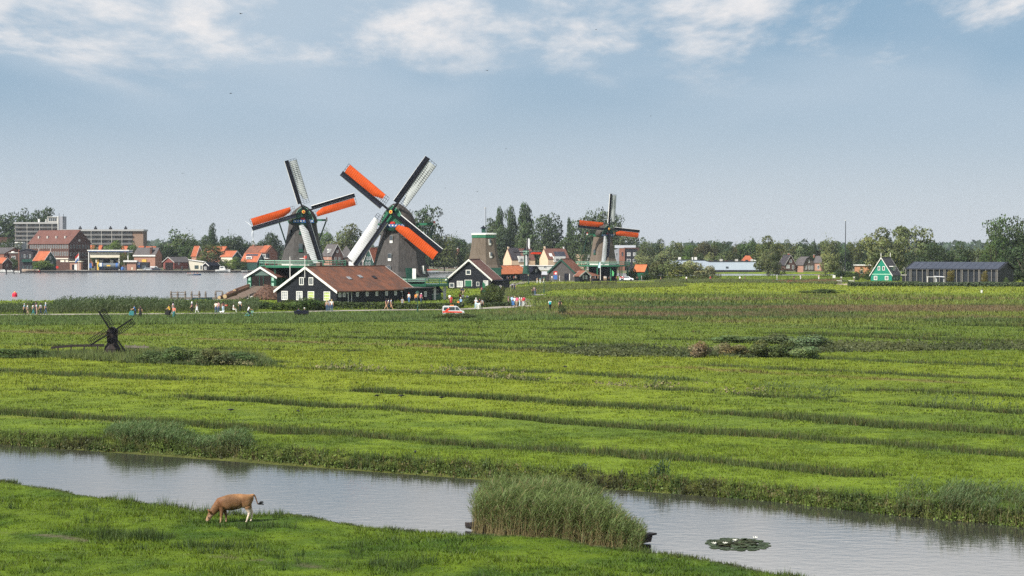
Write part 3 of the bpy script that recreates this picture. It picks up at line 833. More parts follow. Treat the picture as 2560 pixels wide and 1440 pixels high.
# the far wooded horizon: one mass nobody could count
g = np.random.default_rng(77)
n = 9000
yy = g.uniform(2300, 3300, n); xx = yy * g.uniform(-.42, .42, n)
hh = 8 + 16 * fbm(xx * .0035, yy * .0 + 3, 4) ** 1.4 + 6 * (fbm(xx * .02, yy * .002, 3) > .56)
P = np.stack([xx, yy, np.sqrt(g.random(n)) * hh], 1)
N = np.stack([g.normal(0, .4, n), np.full(n, -.7), P[:, 2] / hh], 1); N /= np.linalg.norm(N, axis=1)[:, None]
me = leaf_cloud('far_wood', P, N, np.full(n, 9.0), 4, [LEAF])
fw = put('far_wood', me); fw.color = (.038, .062, .034, 1)
tag(fw, 'far blue wooded horizon', kind='stuff')
g = np.random.default_rng(78)
n = 7000
yy = g.uniform(1150, 1500, n); xx = yy * g.uniform(-.36, .36, n)
hh = 5 + 7 * fbm(xx * .012, yy * .003 + 9, 4)
P = np.stack([xx, yy, np.sqrt(g.random(n)) * hh], 1)
N = np.stack([g.normal(0, .4, n), np.full(n, -.6), P[:, 2] / hh], 1); N /= np.linalg.norm(N, axis=1)[:, None]
me = leaf_cloud('distant_greenery', P, N, np.full(n, 4.2), 5, [LEAF])
fw = put('distant_greenery', me); fw.color = (.046, .068, .030, 1)
tag(fw, 'low far greenery behind the town', kind='stuff')
# ================================================================== windmills
THATCH = pm('dark_thatch', (.046, .044, .044), (.080, .075, .073), 1.2, .95, bump=.5, stretch=(3, 3, .5))
THATCH_B = pm('brown_thatch', (.098, .078, .062), (.145, .116, .092), 1.2, .95, bump=.5, stretch=(3, 3, .5))
THATCH_CAP = pm('cap_thatch', (.050, .043, .040), (.085, .072, .064), 2.0, .95, bump=.5)
GREENP = pm('mill_green_paint', (.020, .110, .062), (.028, .15, .085), 1.0, .45)
DGREEN = pm('dark_green_paint', (.012, .050, .038), (.018, .07, .05), 1.0, .45)
TEAL = pm('pale_green_paint', (.30, .48, .38), (.22, .40, .32), 1.2, .5)
NAVY = pm('black_blue_tar', (.008, .010, .018), (.014, .016, .025), 1.0, .8, spec=.1)
WHITE = pm('white_paint', (.68, .68, .66), (.57, .57, .55), 1.2, .5)
REDP = pm('red_paint', (.45, .03, .02), None, 1, .45)
BLUEP = pm('blue_paint', (.05, .13, .35), None, 1, .45)
GOLD = pm('yellow_paint', (.65, .42, .08), None, 1, .4)
WCLOTH_SHADED = pm('shaded_white_cloth', (.54, .57, .58), (.46, .49, .50), .8, .8, trans=.45)  # white sail cloth with its shade put into the colour
ORANGE = pm('orange_cloth', (.66, .098, .014), (.56, .074, .010), .8, .8, trans=.35)
REDC = pm('red_cloth', (.60, .05, .02), None, 1, .8, trans=.3)
WCLOTH = pm('white_cloth', (.74, .75, .78), (.66, .67, .71), .8, .8, trans=.28)
BLACKW = pm('black_boards', (.010, .012, .017), (.018, .020, .026), 1.5, .7, spec=.12, boards=.28, axis='Z', stretch=(.4, .4, 4))
GLASS = pm('window_glass', (.03, .04, .05), (.08, .10, .12), .4, .08, spec=.6)
BRICKW = pm('white_brick', (.62, .60, .56), (.50, .48, .45), 2, .8)
SPAR = pm('dark_spar', (.011, .011, .014), None, 1, .9, spec=.05)

def sail_meshes(Rr, scale=1.0, bars=26):
    """one sail along +X, its leading side towards +Z, seen from -Y"""
    k = Rr / 10.8
    st = MB(); st.bar((.3 * k, 0, 0), (Rr, 0, 0), .34 * k, .30 * k)
    ld = MB(); rs = [1.75 * k, Rr]
    ld.prism([(rs[0], -.16 * k, .16 * k), (rs[1], -.10 * k, .16 * k), (rs[1], -.22 * k, .66 * k), (rs[0], -.40 * k, .66 * k)], (0, .04 * k, 0))
    wb = MB(); wb.prism([(rs[0], -.40 * k, .665 * k), (rs[1], -.22 * k, .665 * k), (rs[1], -.12 * k, .73 * k), (rs[0], -.26 * k, .76 * k)], (0, .04 * k, .0))
    def tw(r): return math.radians(17 * (1 - (r / Rr)) - 2)
    def pt(r, t, off=0.0):
        a = tw(r); return Vector((r, t * math.sin(a) * -1.0 + off, -t * math.cos(a)))
    la = MB()
    for i in range(bars):
        r = 1.5 * k + (Rr - 1.5 * k - .05 * k) * i / (bars - 1)
        la.bar(pt(r, 0), pt(r, 1.72 * k), .042 * k, .042 * k)
    for t in (.62, 1.2, 1.72):
        for i in range(8):
            r0 = 1.5 * k + (Rr - 1.55 * k) * i / 8; r1 = 1.5 * k + (Rr - 1.55 * k) * (i + 1) / 8
            la.bar(pt(r0, t * k), pt(r1, t * k), .05 * k, .05 * k)
    cl = MB(); cg = MB(); nr_, nt = 44, 7
    g = []; gb_ = []
    for i in range(nr_ + 1):
        f = i / nr_; r = (2.35 + (10.45 - 2.35) * f) * k; row = []
        narrow = .55 + .45 * min(1, f * 5)
        for j in range(nt + 1):
            h = j / nt
            t = (.20 + (1.74 - .20) * (h if f > .2 else 1 - (1 - h) * (narrow if h < 1 else 1))) * k
            bulge = -.06 * k - .16 * k * math.sin(math.pi * h) * (1 + .4 * math.sin(f * 7)) - (.016 * k * math.cos(i * math.pi))
            p = pt(r, t, bulge); row.append(p)
        g.append(row); gb_.append([q_ + Vector((0, .17 * k, 0)) for q_ in row])
    cl.loft(g, cap=False, closed=False); cg.loft(gb_, cap=False, closed=False)
    return (st.mesh('sail_stock', SPAR), ld.mesh('leading_board', NAVY), wb.mesh('edge_board', WHITE), la.mesh('sail_lattice', SPAR), {m.name: cl.mesh('sail_cloth', m) for m in (ORANGE, WCLOTH, REDC)} | {'shaded_white_cloth': cg.mesh('sail_cloth', WCLOTH_SHADED)})
SAILS = {}
def sail(parent, hub, yaw, ang, Rr, cloth, label=None, tilt=0.0):
    key = round(Rr, 2)
    if key not in SAILS: SAILS[key] = sail_meshes(Rr)
    st, ld, wb, la, cl = SAILS[key]
    o = put('sail', st, parent, hub); o.rotation_euler = (0, -R(ang), yaw)
    for n, me in (('leading_board', ld), ('edge_board', wb), ('sail_lattice', la)): put(n, me, o)
    if cloth: put('sail_cloth', cl[cloth.name], o)
    if label: o['label'] = label
    return o
def octwin(tower, prof, face_ang, z, w, h, frame, glass, below=None):
    """small window set into a sloping tower wall, facing direction face_ang"""
    def rad(zz):
        for (r0, z0), (r1, z1) in zip(prof[:-1], prof[1:]):
            if z0 <= zz <= z1: return (r0 + (r1 - r0) * (zz - z0) / (z1 - z0)) * math.cos(math.pi / 8) + .04
        return prof[-1][0]
    d = Vector((math.cos(face_ang), math.sin(face_ang), 0)); s = Vector((-d.y, d.x, 0))
    r0, r1 = rad(z), rad(z + h); bot = d * (max(r0, r1) + .12) + Vector((0, 0, z))
    m = MB(); m.prism([bot - s * w / 2 - d * .9, bot + s * w / 2 - d * .9, bot + s * w / 2, bot - s * w / 2], (0, 0, h))
    o = m.build('window', frame, tower)
    p = MB(); q = bot + d * .012
    p.prism([q - s * w * .47 + Vector((0, 0, h * .36)), q + s * w * .47 + Vector((0, 0, h * .36)), q + s * w * .47 + Vector((0, 0, h * .99)), q - s * w * .47 + Vector((0, 0, h * .99))], d * .02)
    p.build('pane', glass, o)
    if below:
        c = MB(); c.prism([bot - s * (w / 2 + .1) - d * .5, bot + s * (w / 2 + .1) - d * .5, bot + s * (w / 2 + .1) + d * .10, bot - s * (w / 2 + .1) + d * .10], (0, 0, .0 + .08)); c.build('sill', below, o)
    return o
def mill_cap(t, z, yaw, hw, front, back, ht, hub_z, thatch=THATCH_CAP, gable=GREENP, board=True):
    """boat-shaped cap, its green front with the painted board, the beams of the tail"""
    m = MB(); rings = []
    for i in range(9):
        f = i / 8; y = -front + (front + back) * f
        w = hw * (.74 + .26 * math.sin(math.pi * min(1, f * 1.5 + .05))) * (1 - .55 * max(0, f - .55) / .45)
        h = ht * (1.0 + .05 * math.sin(f * 3.1) - .50 * max(0, f - .35) / .65)
        ring = []
        for j in range(13):
            a = math.pi * j / 12; cx = math.cos(a); sz = math.sin(a) ** .82
            ring.append((w * cx * (1 - .12 * sz), y, z + h * (sz * .80 + .20 * (1 - abs(cx)) ** 1.5)))
        rings.append(ring)
    m.loft(rings, cap=True)
    cap = m.build('cap', thatch, t, smooth=True); cap.rotation_euler = (0, 0, yaw)
    fr = MB(); w = hw * .70; h = ht * .92
    pts = [(-w, -front - .02, z + .05), (w, -front - .02, z + .05), (w * .86, -front - .02, z + h * .35), (w * .5, -front - .02, z + h * .78), (0, -front - .02, z + h * 1.0), (-w * .5, -front - .02, z + h * .78), (-w * .86, -front - .02, z + h * .35)]
    fr.prism(pts, (0, -.22, 0)); fr.build('cap_front', gable, cap)
    ed = MB()
    for a, b in ((2, 3), (3, 4), (4, 5), (5, 6), (1, 2), (6, 0)):
        ed.bar(Vector(pts[a]) + Vector((0, -.26, .02)), Vector(pts[b]) + Vector((0, -.26, .02)), .09, .09)
    ed.build('front_trim', TEAL, cap)
    if board:
        bd = MB(); bd.prism([(-hw * .72, -front - .36, z - .15), (hw * .72, -front - .36, z - .15), (hw * .66, -front - .36, z + .42), (-hw * .66, -front - .36, z + .42)], (0, -.08, 0)); b = bd.build('painted_board', BLUEP, cap)
        or_ = MB()
        for i in range(7): or_.box(-hw * .6 + i * hw * .19, -hw * .6 + i * hw * .19 + hw * .09, -front - .47, -front - .44, z + .02, z + .30)
        or_.build('board_ornament', WHITE, b)
        sk = MB(); sk.lathe([(.05, z - 1.0), (hw * .34, z - .75), (hw * .44, z - .25), (hw * .44, z - .16)], 12, (0, -front - .15), sq=.4); sk.build('beard_board', DGREEN, cap)
    neck = MB(); neck.bar((0, -front + .3, hub_z), (0, -front - 1.15, hub_z), .75, .75); nk = neck.build('windshaft', NAVY, cap)
    hb = MB(); hb.tube((0, -front - 1.15, hub_z), (0, -front - 1.24, hub_z), .36, .33, 10); hb.mat(1).tube((0, -front - 1.24, hub_z), (0, -front - 1.29, hub_z), .2, .17, 8); hb.build('shaft_end', [GOLD, REDP], cap)
    rb = MB(); rb.box(-.5, .5, -front - .40, -front - .27, z + .43, z + .85); rb.build('red_block', REDP, cap)
    return cap, Vector((0, -front - .95, hub_z))
def rot2(v, a): return Vector((v.x * math.cos(a) - v.y * math.sin(a), v.x * math.sin(a) + v.y * math.cos(a), v.z))
def tail(t, z, yaw, back, span, drop, low, red=True):
    """spreader beam across the back of the cap with braces down to the tail pole"""
    y = back * .45
    b = MB(); b.bar((-span, y, z + .45), (span, y, z + .45), .34, .38); o = b.build('spreader_beam', GREENP, t); o.rotation_euler = (0, 0, yaw)
    e = MB()
    for s in (-1, 1):
        e.box(s * span - .16, s * span + .16, y - .2, y + .2, z + .25, z + .66)
        e.mat(1).box(s * span - .12, s * span + .12, y - .14, y + .14, z + .66, z + 1.0).mat(0)
    e.build('beam_end', [WHITE, REDP], o)
    for s in (-1, 1):
        q = MB(); q.bar((s * (span - .1), y, z + .3), (s * low, y + back * .9, z - drop), .20, .20); q.build('tail_brace', DGREEN, t).rotation_euler = (0, 0, yaw)
    p = MB(); p.bar((0, back * .8, z + .2), (0, back + 3.2, z - drop - 1.4), .28, .3); p.build('tail_pole', DGREEN, t).rotation_euler = (0, 0, yaw)
def stage(t, zd, r, nposts, post_mat, rail_mat, deck_mat, ph=.5, r_in=2.0, rail_h=.95, zlow=0.0, post_r=.14, ring=None):
    d = MB(); d.lathe([(r, zd - .22), (r, zd)], 16, ph=ph); dk = d.build('stage_deck', deck_mat, t)
    f = MB()
    for i in range(16):
        a0 = 2 * math.pi * (i + ph) / 16; a1 = 2 * math.pi * (i + 1 + ph) / 16
        p0 = Vector((math.cos(a0) * r, math.sin(a0) * r, zd - .25)); p1 = Vector((math.cos(a1) * r, math.sin(a1) * r, zd - .25))
        f.bar(p0, p1, .12, .34)
    f.build('fascia_board', rail_mat, dk)
    rl = MB()
    for i in range(16):
        a0 = 2 * math.pi * (i + ph) / 16; a1 = 2 * math.pi * (i + 1 + ph) / 16
        for h in (rail_h, rail_h * .55):
            rl.bar((math.cos(a0) * r * .985, math.sin(a0) * r * .985, zd + h), (math.cos(a1) * r * .985, math.sin(a1) * r * .985, zd + h), .10, .16 if h == rail_h else .10)
    rl.build('railing', TEAL, dk)
    for i in range(16):
        a = 2 * math.pi * (i + ph) / 16; q = MB(); q.box(-.07, .07, -.07, .07, -.5, rail_h + .12)
        if i == 0: me = q.mesh('rail_post', rail_mat)
        put('rail_post', me, dk, (math.cos(a) * r * .985, math.sin(a) * r * .985, zd))
    st = MB(); st.box(-post_r, post_r, -post_r, post_r, zlow, zd - .22); me = st.mesh('stage_post', post_mat)
    for i in range(nposts):
        a = 2 * math.pi * (i + .5) / nposts; put('stage_post', me, t, (math.cos(a) * r * .93, math.sin(a) * r * .93, 0))
    return dk
def smock_mill(label, px, Y, yaw, prof, ph, thatch, hub_z, Rr, ang0, cloths, capz, cap_dims, stage_args, base_r, base_mat, tail_args=None, wins=(), gable=GREENP, door=None):
    p = at(px, 628, Y)
    t = thing('windmill', label, 'windmill', (p.x, p.y, 0))
    m = MB(); m.lathe(prof, 8, ph=ph); tower = m.build('tower', thatch, t)
    rim = MB(); rim.lathe([(prof[-1][0] + .14, prof[-1][1] - .05), (prof[-1][0] + .22, prof[-1][1] + .42)], 8, ph=ph); rim.build('curb', GREENP, tower)
    for w in wins: octwin(tower, prof, *w)
    b = MB(); b.lathe([(base_r, -.1), (base_r, prof[0][1] - .75)], 8, ph=ph); b.build('base', base_mat, t)
    b = MB(); b.lathe([(prof[0][0] - .35, prof[0][1] - .75), (prof[0][0] - .35, prof[0][1] + .05)], 8, ph=ph); b.build('plinth', BRICKW, t)
    cap, hub = mill_cap(t, capz, yaw, *cap_dims, hub_z, gable=gable)
    hub = rot2(hub, yaw)
    for i, c in enumerate(cloths):
        nm = 'orange' if c is ORANGE else 'red' if c is REDC else 'grey' if c is WCLOTH_SHADED else 'white'
        sail(t, hub, yaw, ang0 + 90 * i, Rr, c, 'sail spread with %s cloth' % nm)
    if tail_args: tail(t, capz, yaw, *tail_args)
    if stage_args: stage(t, **stage_args)
    if door:
        a, zz = door; d = Vector((math.cos(a), math.sin(a), 0)); s = Vector((-d.y, d.x, 0)); q = d * (prof[0][0] * .95 + .06) + Vector((0, 0, zz))
        m = MB(); m.prism([q - s * .55 - d, q + s * .55 - d, q + s * .55, q - s * .55], (0, 0, 2.0)); dd = m.build('door', DGREEN, tower)
        l = MB(); l.prism([q + s * .55, q + s * .62, q + s * 1.0 + d * .75, q + s * .93 + d * .75], (0, 0, 1.9)); l.build('door_leaf', WHITE, dd)
    return t
F0 = -math.pi / 2
# nearest mill
Y2 = FPX / 13.4
prof2 = [(5.55, 4.25), (5.10, 5.2), (4.48, 8.4), (3.75, 11.3), (3.25, 13.5)]
smock_mill('nearest windmill, dark thatched tower behind the barn with two orange and two white sails', 1000, Y2, R(-19), prof2, 0.0, THATCH, 16.25, 12.3, 52.5, [WCLOTH_SHADED, ORANGE, WCLOTH, ORANGE], 13.6, (3.5, 3.3, 4.1, 4.2),
           dict(zd=2.95, r=9.2, nposts=14, post_mat=WHITE, rail_mat=GREENP, deck_mat=GREENP, post_r=.2), 4.8, BLACKW, (4.0, 6.2, 4.8, 3.4),
           wins=((F0 - .39, 10.5, .6, 1.4, WHITE, GLASS, None), (F0 - .39, 7.2, .65, 1.4, WHITE, GLASS, None), (F0 - .39, 4.9, .7, 1.4, WHITE, GLASS, None), (F0 + 1.18, 4.8, .7, 1.5, WHITE, GLASS, None)), door=(F0 + .39, 3.9))
# left mill (log-sawing mill)
Y1 = FPX / 12.4
prof1 = [(4.75, 6.75), (4.30, 7.6), (3.72, 10.2), (3.20, 12.7), (2.88, 14.7)]
smock_mill('left windmill with grey thatched tower rising from behind the barn roof, sails nearly upright', 757, Y1, R(8.5), prof1, .5, THATCH, 16.85, 10.75, 17, [ORANGE, WCLOTH_SHADED, ORANGE, WCLOTH], 14.85, (2.95, 2.85, 3.2, 3.35),
           dict(zd=6.15, r=8.8, nposts=10, post_mat=DGREEN, rail_mat=GREENP, deck_mat=GREENP, post_r=.14), 5.4, BLACKW, (3.2, 4.9, 4.6, 3.1),
           wins=((F0, 12.4, .75, 1.55, DGREEN, GLASS, GREENP), (F0, 8.9, .8, 1.6, DGREEN, GLASS, GREENP), (F0 - .785, 12.0, .35, 1.3, NAVY, GLASS, None)), gable=DGREEN)
# third mill
Y3 = FPX / 8.1
prof3 = [(4.75, 5.45), (4.25, 6.4), (3.75, 9.2), (3.30, 11.8), (3.05, 13.6)]
smock_mill('third windmill farther right with brown thatched tower and green stage', 1507, Y3, R(26), prof3, .5, THATCH_B, 15.85, 10.8, -5, [ORANGE, WCLOTH_SHADED, ORANGE, WCLOTH], 13.75, (3.0, 2.9, 3.3, 3.5),
           dict(zd=4.75, r=8.5, nposts=12, post_mat=GREENP, rail_mat=GREENP, deck_mat=GREENP, post_r=.15), 4.6, BLACKW, (3.3, 4.6, 5.5, 4.5),
           wins=((F0 - .785, 8.0, .8, 1.5, DGREEN, GLASS, GREENP),), gable=DGREEN)
# capless mill
Y4 = FPX / 9.34
p = at(1210, 628, Y4)
t = thing('windmill_stump', 'capless brown thatched mill tower with flat white top behind the black house', 'mill tower', (p.x, p.y, 0))
prof4 = [(5.15, 4.2), (4.45, 5.4), (3.85, 7.8), (3.40, 10.6), (3.20, 12.6)]
tw4 = MB().lathe(prof4, 8, ph=.18).build('tower', THATCH_B, t)
for w in ((F0 + .18 * .785 + .785 * .5, 10.6, .6, 1.6, WHITE, GLASS, None), (F0 + .18 * .785 + .785 * .5, 7.2, .65, 1.5, WHITE, GLASS, None), (F0 - .45, 5.2, .8, 1.4, WHITE, GLASS, None)): octwin(tw4, prof4, *w)
MB().lathe([(4.7, -.1), (4.7, 4.2)], 8, ph=.18).build('base', BLACKW, t)
MB().lathe([(3.32, 12.6), (3.32, 13.35)], 8, ph=.18).build('green_curb', GREENP, t)
tp = MB().lathe([(3.42, 13.36), (3.42, 13.7), (3.1, 13.85)], 8, ph=.18).build('flat_top', WHITE, t)
ln_ = MB().box(-.5, .5, -.5, .5, 13.9, 15.1).build('lantern', DGREEN, tp); ln_.location = (-.15, 0, 0)
MB().lathe([(.95, 15.1), (.75, 15.3), (.25, 15.6), (.05, 15.9)], 8).build('lantern_roof', NAVY, tp).location = (-.15, 0, 0)
gs = MB().box(1.6, 4.6, -5.4, -4.6, 2.6, 4.6).build('green_hatch', DGREEN, t)
# small mill on the shed roof
Y5 = 600.0
p = at(1315, 628, Y5)
t = thing('small_windmill', 'little white and green mill standing on the black shed roof', 'windmill', (p.x, p.y, 0))
MB().lathe([(1.2, 2.2), (.7, 5.2), (.6, 7.9)], 8, ph=.5).build('tower', DGREEN, t)
MB().box(-.9, .9, -1.2, 1.6, 7.9, 9.2).build('cap', TEAL, t)
m5 = MB().prism([(-1.0, -1.25, 9.2), (1.0, -1.25, 9.2), (0, -1.25, 10.1)], (0, 2.9, 0)).build('cap_roof', NAVY, t)
MB().bar((.5, -1.2, 8.75), (.5, -2.0, 8.75), .3).build('windshaft', NAVY, t)
for i, c in enumerate((REDC, WCLOTH, None, WCLOTH)): sail(t, Vector((.5, -1.7, 8.75)), R(4), 90 * i, 4.2, c)
# drainage mill in the meadow
DARKW = pm('weathered_dark_wood', (.016, .013, .013), (.034, .027, .024), 4, .8, stretch=(1, 1, .3), bump=.3)
pm6 = gp(281, 891)
t = thing('meadow_mill', 'small black wooden drainage windmill standing in the meadow', 'windmill', (pm6.x, pm6.y, 0), R(8))
for k in range(8):                                             # boards of the eight-sided foot
    a0 = 2 * math.pi * (k + .5) / 8; a1 = 2 * math.pi * (k + 1.5) / 8
    q = []
    for z, r in ((-.1, .74), (.62, .72)):
        q.append([(math.cos(a) * r, math.sin(a) * r, z) for a in (a0, a1)])
    m = MB(); m.prism([q[0][0], q[0][1], q[1][1], q[1][0]], Vector((math.cos((a0 + a1) / 2), math.sin((a0 + a1) / 2), 0)) * -.05); m.build('foot_panel', DARKW, t)
    q = [[(math.cos(a) * r, math.sin(a) * r, z) for a in (a0, a1)] for z, r in ((.625, .75), (1.30, .40))]
    m = MB(); m.prism([q[0][0], q[0][1], q[1][1], q[1][0]], Vector((math.cos((a0 + a1) / 2), math.sin((a0 + a1) / 2), .4)) * -.05); m.build('roof_panel', DARKW, t)
MB().box(-.44, .44, -.42, .5, 1.26, 2.10).build('upper_house', DARKW, t)
MB().prism([(-.50, -.50, 2.10), (.50, -.50, 2.10), (.38, -.50, 2.34), (0, -.50, 2.55), (-.38, -.50, 2.34)], (0, 1.15, 0)).build('house_roof', DARKW, t)
MB().bar((0, -.3, 2.12), (0, -.82, 2.12), .16).tube((0, -.8, 2.12), (0, -.9, 2.12), .1, .08, 8).build('windshaft', SPAR, t)
MB().bar((0, .4, 1.5), (.1, 1.9, .5), .08).bar((.1, 1.5, .75), (.1, 1.5, 1.6), .06).build('tail_pole', DARKW, t)
sb = MB().bar((.05, 0, 0), (2.08, 0, 0), .20, .12).mesh('stock', SPAR)
rg = MB().bar((0, 0, -.03), (0, 0, -.52), .05, .05).mesh('rung', SPAR)
lg = MB().bar((.42, 0, -.52), (2.02, 0, -.52), .045, .045).bar((.42, 0, -.27), (2.02, 0, -.27), .04, .04).mesh('batten', SPAR)
for a in (33, 122, 212, 304):
    o = put('sail', sb, t, (0, -.78, 2.12)); o.rotation_euler = (0, -R(a), 0)
    put('batten', lg, o)
    for i in range(12): put('rung', rg, o, (.42 + 1.6 * i / 11, 0, 0))
# ================================================================== buildings
TILE_OLD = pm('old_red_tiles', (.200, .080, .046), (.112, .058, .042), .55, .85, boards=.34, axis='Y', lo=.38, hi=.60, detail=9)
TILE_RED = pm('red_tiles', (.23, .085, .050), (.13, .062, .044), .5, .85, detail=8)
TILE_OR = pm('orange_tiles', (.38, .112, .052), (.29, .084, .042), .6, .8, detail=8)
TILE_ORW = pm('weathered_orange_tiles', (.48, .145, .055), (.30, .10, .045), .5, .8, detail=8)
TILE_BR = pm('brown_tiles', (.16, .072, .055), (.115, .055, .044), .6, .85, detail=8)
TILE_GR = pm('grey_tiles', (.105, .095, .095), (.075, .070, .072), .7, .85, detail=8)
TILE_DK = pm('dark_tiles', (.045, .040, .045), (.034, .030, .036), .7, .7, detail=8)
BRICK = pm('brown_brick', (.095, .050, .040), (.062, .036, .031), 1.2, .9, detail=10)
BRICK_R = pm('red_brick', (.26, .115, .080), (.19, .085, .062), 1.2, .9, detail=10)
BRICK_P = pm('pink_brick', (.36, .20, .15), (.29, .16, .12), 1.2, .9, detail=10)
BRICK_Y = pm('cream_brick', (.62, .47, .33), (.56, .42, .30), .6, .9, detail=8)
BRICK_G = pm('grey_brown_brick', (.14, .105, .085), (.10, .08, .068), 1.2, .9, detail=10)
CONC = pm('pale_concrete', (.46, .45, .42), (.36, .35, .33), .5, .85)
GREYB = pm('grey_boards', (.085, .078, .076), (.060, .056, .056), 1.0, .8, boards=.3, axis='Z')
GRGREEN = pm('green_boards', (.022, .060, .050), (.014, .042, .036), 1.0, .6)
VIVID = pm('bright_green_boards', (.008, .200, .132), (.006, .165, .110), .8, .5)
BOARD_G = pm('shed_green', (.010, .090, .050), (.012, .07, .042), 1.0, .5)
DGREY = pm('dark_grey_metal', (.030, .032, .038), (.022, .024, .030), .6, .7, spec=.12)
WMETAL = pm('white_sheet', (.62, .66, .72), (.56, .60, .67), .3, .5)
SOLAR = pm('solar_panel', (.040, .046, .066), (.052, .058, .078), .5, .4, spec=.25)
CREAMP = pm('cream_board', (.62, .58, .47), (.56, .52, .43), .5, .7)
YELGL = pm('yellow_blind', (.34, .44, .06), (.28, .38, .05), 2, .4)
CURT = pm('pale_curtain', (.40, .42, .44), (.12, .13, .15), 1.2, .4, stretch=(6, 6, .5))
DIM = {}
def wall_frame(o, face):
    W, Ln, x0 = DIM[o.name]
    if face == 'g': return Vector((0, 0, 0)), Vector((0, -1, 0)), Vector((-1, 0, 0))
    if face == 'G': return Vector((Ln, 0, 0)), Vector((0, 1, 0)), Vector((1, 0, 0))
    if face == 'r': return Vector((0, -W / 2, 0)), Vector((1, 0, 0)), Vector((0, -1, 0))
    return Vector((0, W / 2, 0)), Vector((1, 0, 0)), Vector((0, 1, 0))
def win(o, face, u_, z, w, h, frame=None, glass=None, nx=1, nz=1, name='window', fw=None, fr=None):
    """window with frame and pane; u_ runs along the wall, z is the sill"""
    frame = frame or WHITE; glass = glass or GLASS
    if fr is None: O, U, N = wall_frame(o, face)
    else: O, U, N = fr
    fw = fw or max(.07, min(w, h) * .11)
    c = O + U * u_ + Vector((0, 0, z)) + N * .003
    m = MB(); Zv = Vector((0, 0, 1))
    def b(a0, a1, b0, b1, th=.09):
        m.prism([c + U * a0 + Zv * b0, c + U * a1 + Zv * b0, c + U * a1 + Zv * b1, c + U * a0 + Zv * b1], N * th)
    b(-w / 2, -w / 2 + fw, 0, h); b(w / 2 - fw, w / 2, 0, h); b(-w / 2 + fw, w / 2 - fw, h - fw, h); b(-w / 2 + fw, w / 2 - fw, 0, fw)
    for i in range(1, nx): x = -w / 2 + w * i / nx; b(x - fw * .3, x + fw * .3, fw, h - fw, .06)
    for i in range(1, nz): zz = h * i / nz; b(-w / 2 + fw, w / 2 - fw, zz - fw * .3, zz + fw * .3, .055)
    f = m.build(name, frame, o)
    p = MB(); c2 = c + N * .002
    p.prism([c2 + U * (-w / 2 + fw) + Zv * fw, c2 + U * (w / 2 - fw) + Zv * fw, c2 + U * (w / 2 - fw) + Zv * (h - fw), c2 + U * (-w / 2 + fw) + Zv * (h - fw)], N * .025)
    p.build('pane', glass, f)
    return f
def door(o, face, u_, w, h, mat_, frame=None, z=0, name='door', fr=None):
    O, U, N = fr or wall_frame(o, face)
    c = O + U * u_ + Vector((0, 0, z)) + N * .003; Zv = Vector((0, 0, 1))
    m = MB(); m.prism([c - U * w / 2, c + U * w / 2, c + U * w / 2 + Zv * h, c - U * w / 2 + Zv * h], N * .05)
    d = m.build(name, mat_, o)
    if frame:
        m = MB()
        for a0, a1, b0, b1 in ((-w / 2 - .12, -w / 2, 0, h + .12), (w / 2, w / 2 + .12, 0, h + .12), (-w / 2, w / 2, h, h + .12)):
            m.prism([c + U * a0 + Zv * b0, c + U * a1 + Zv * b0, c + U * a1 + Zv * b1, c + U * a0 + Zv * b1], N * .09)
        m.build('door_frame', frame, d)
    return d
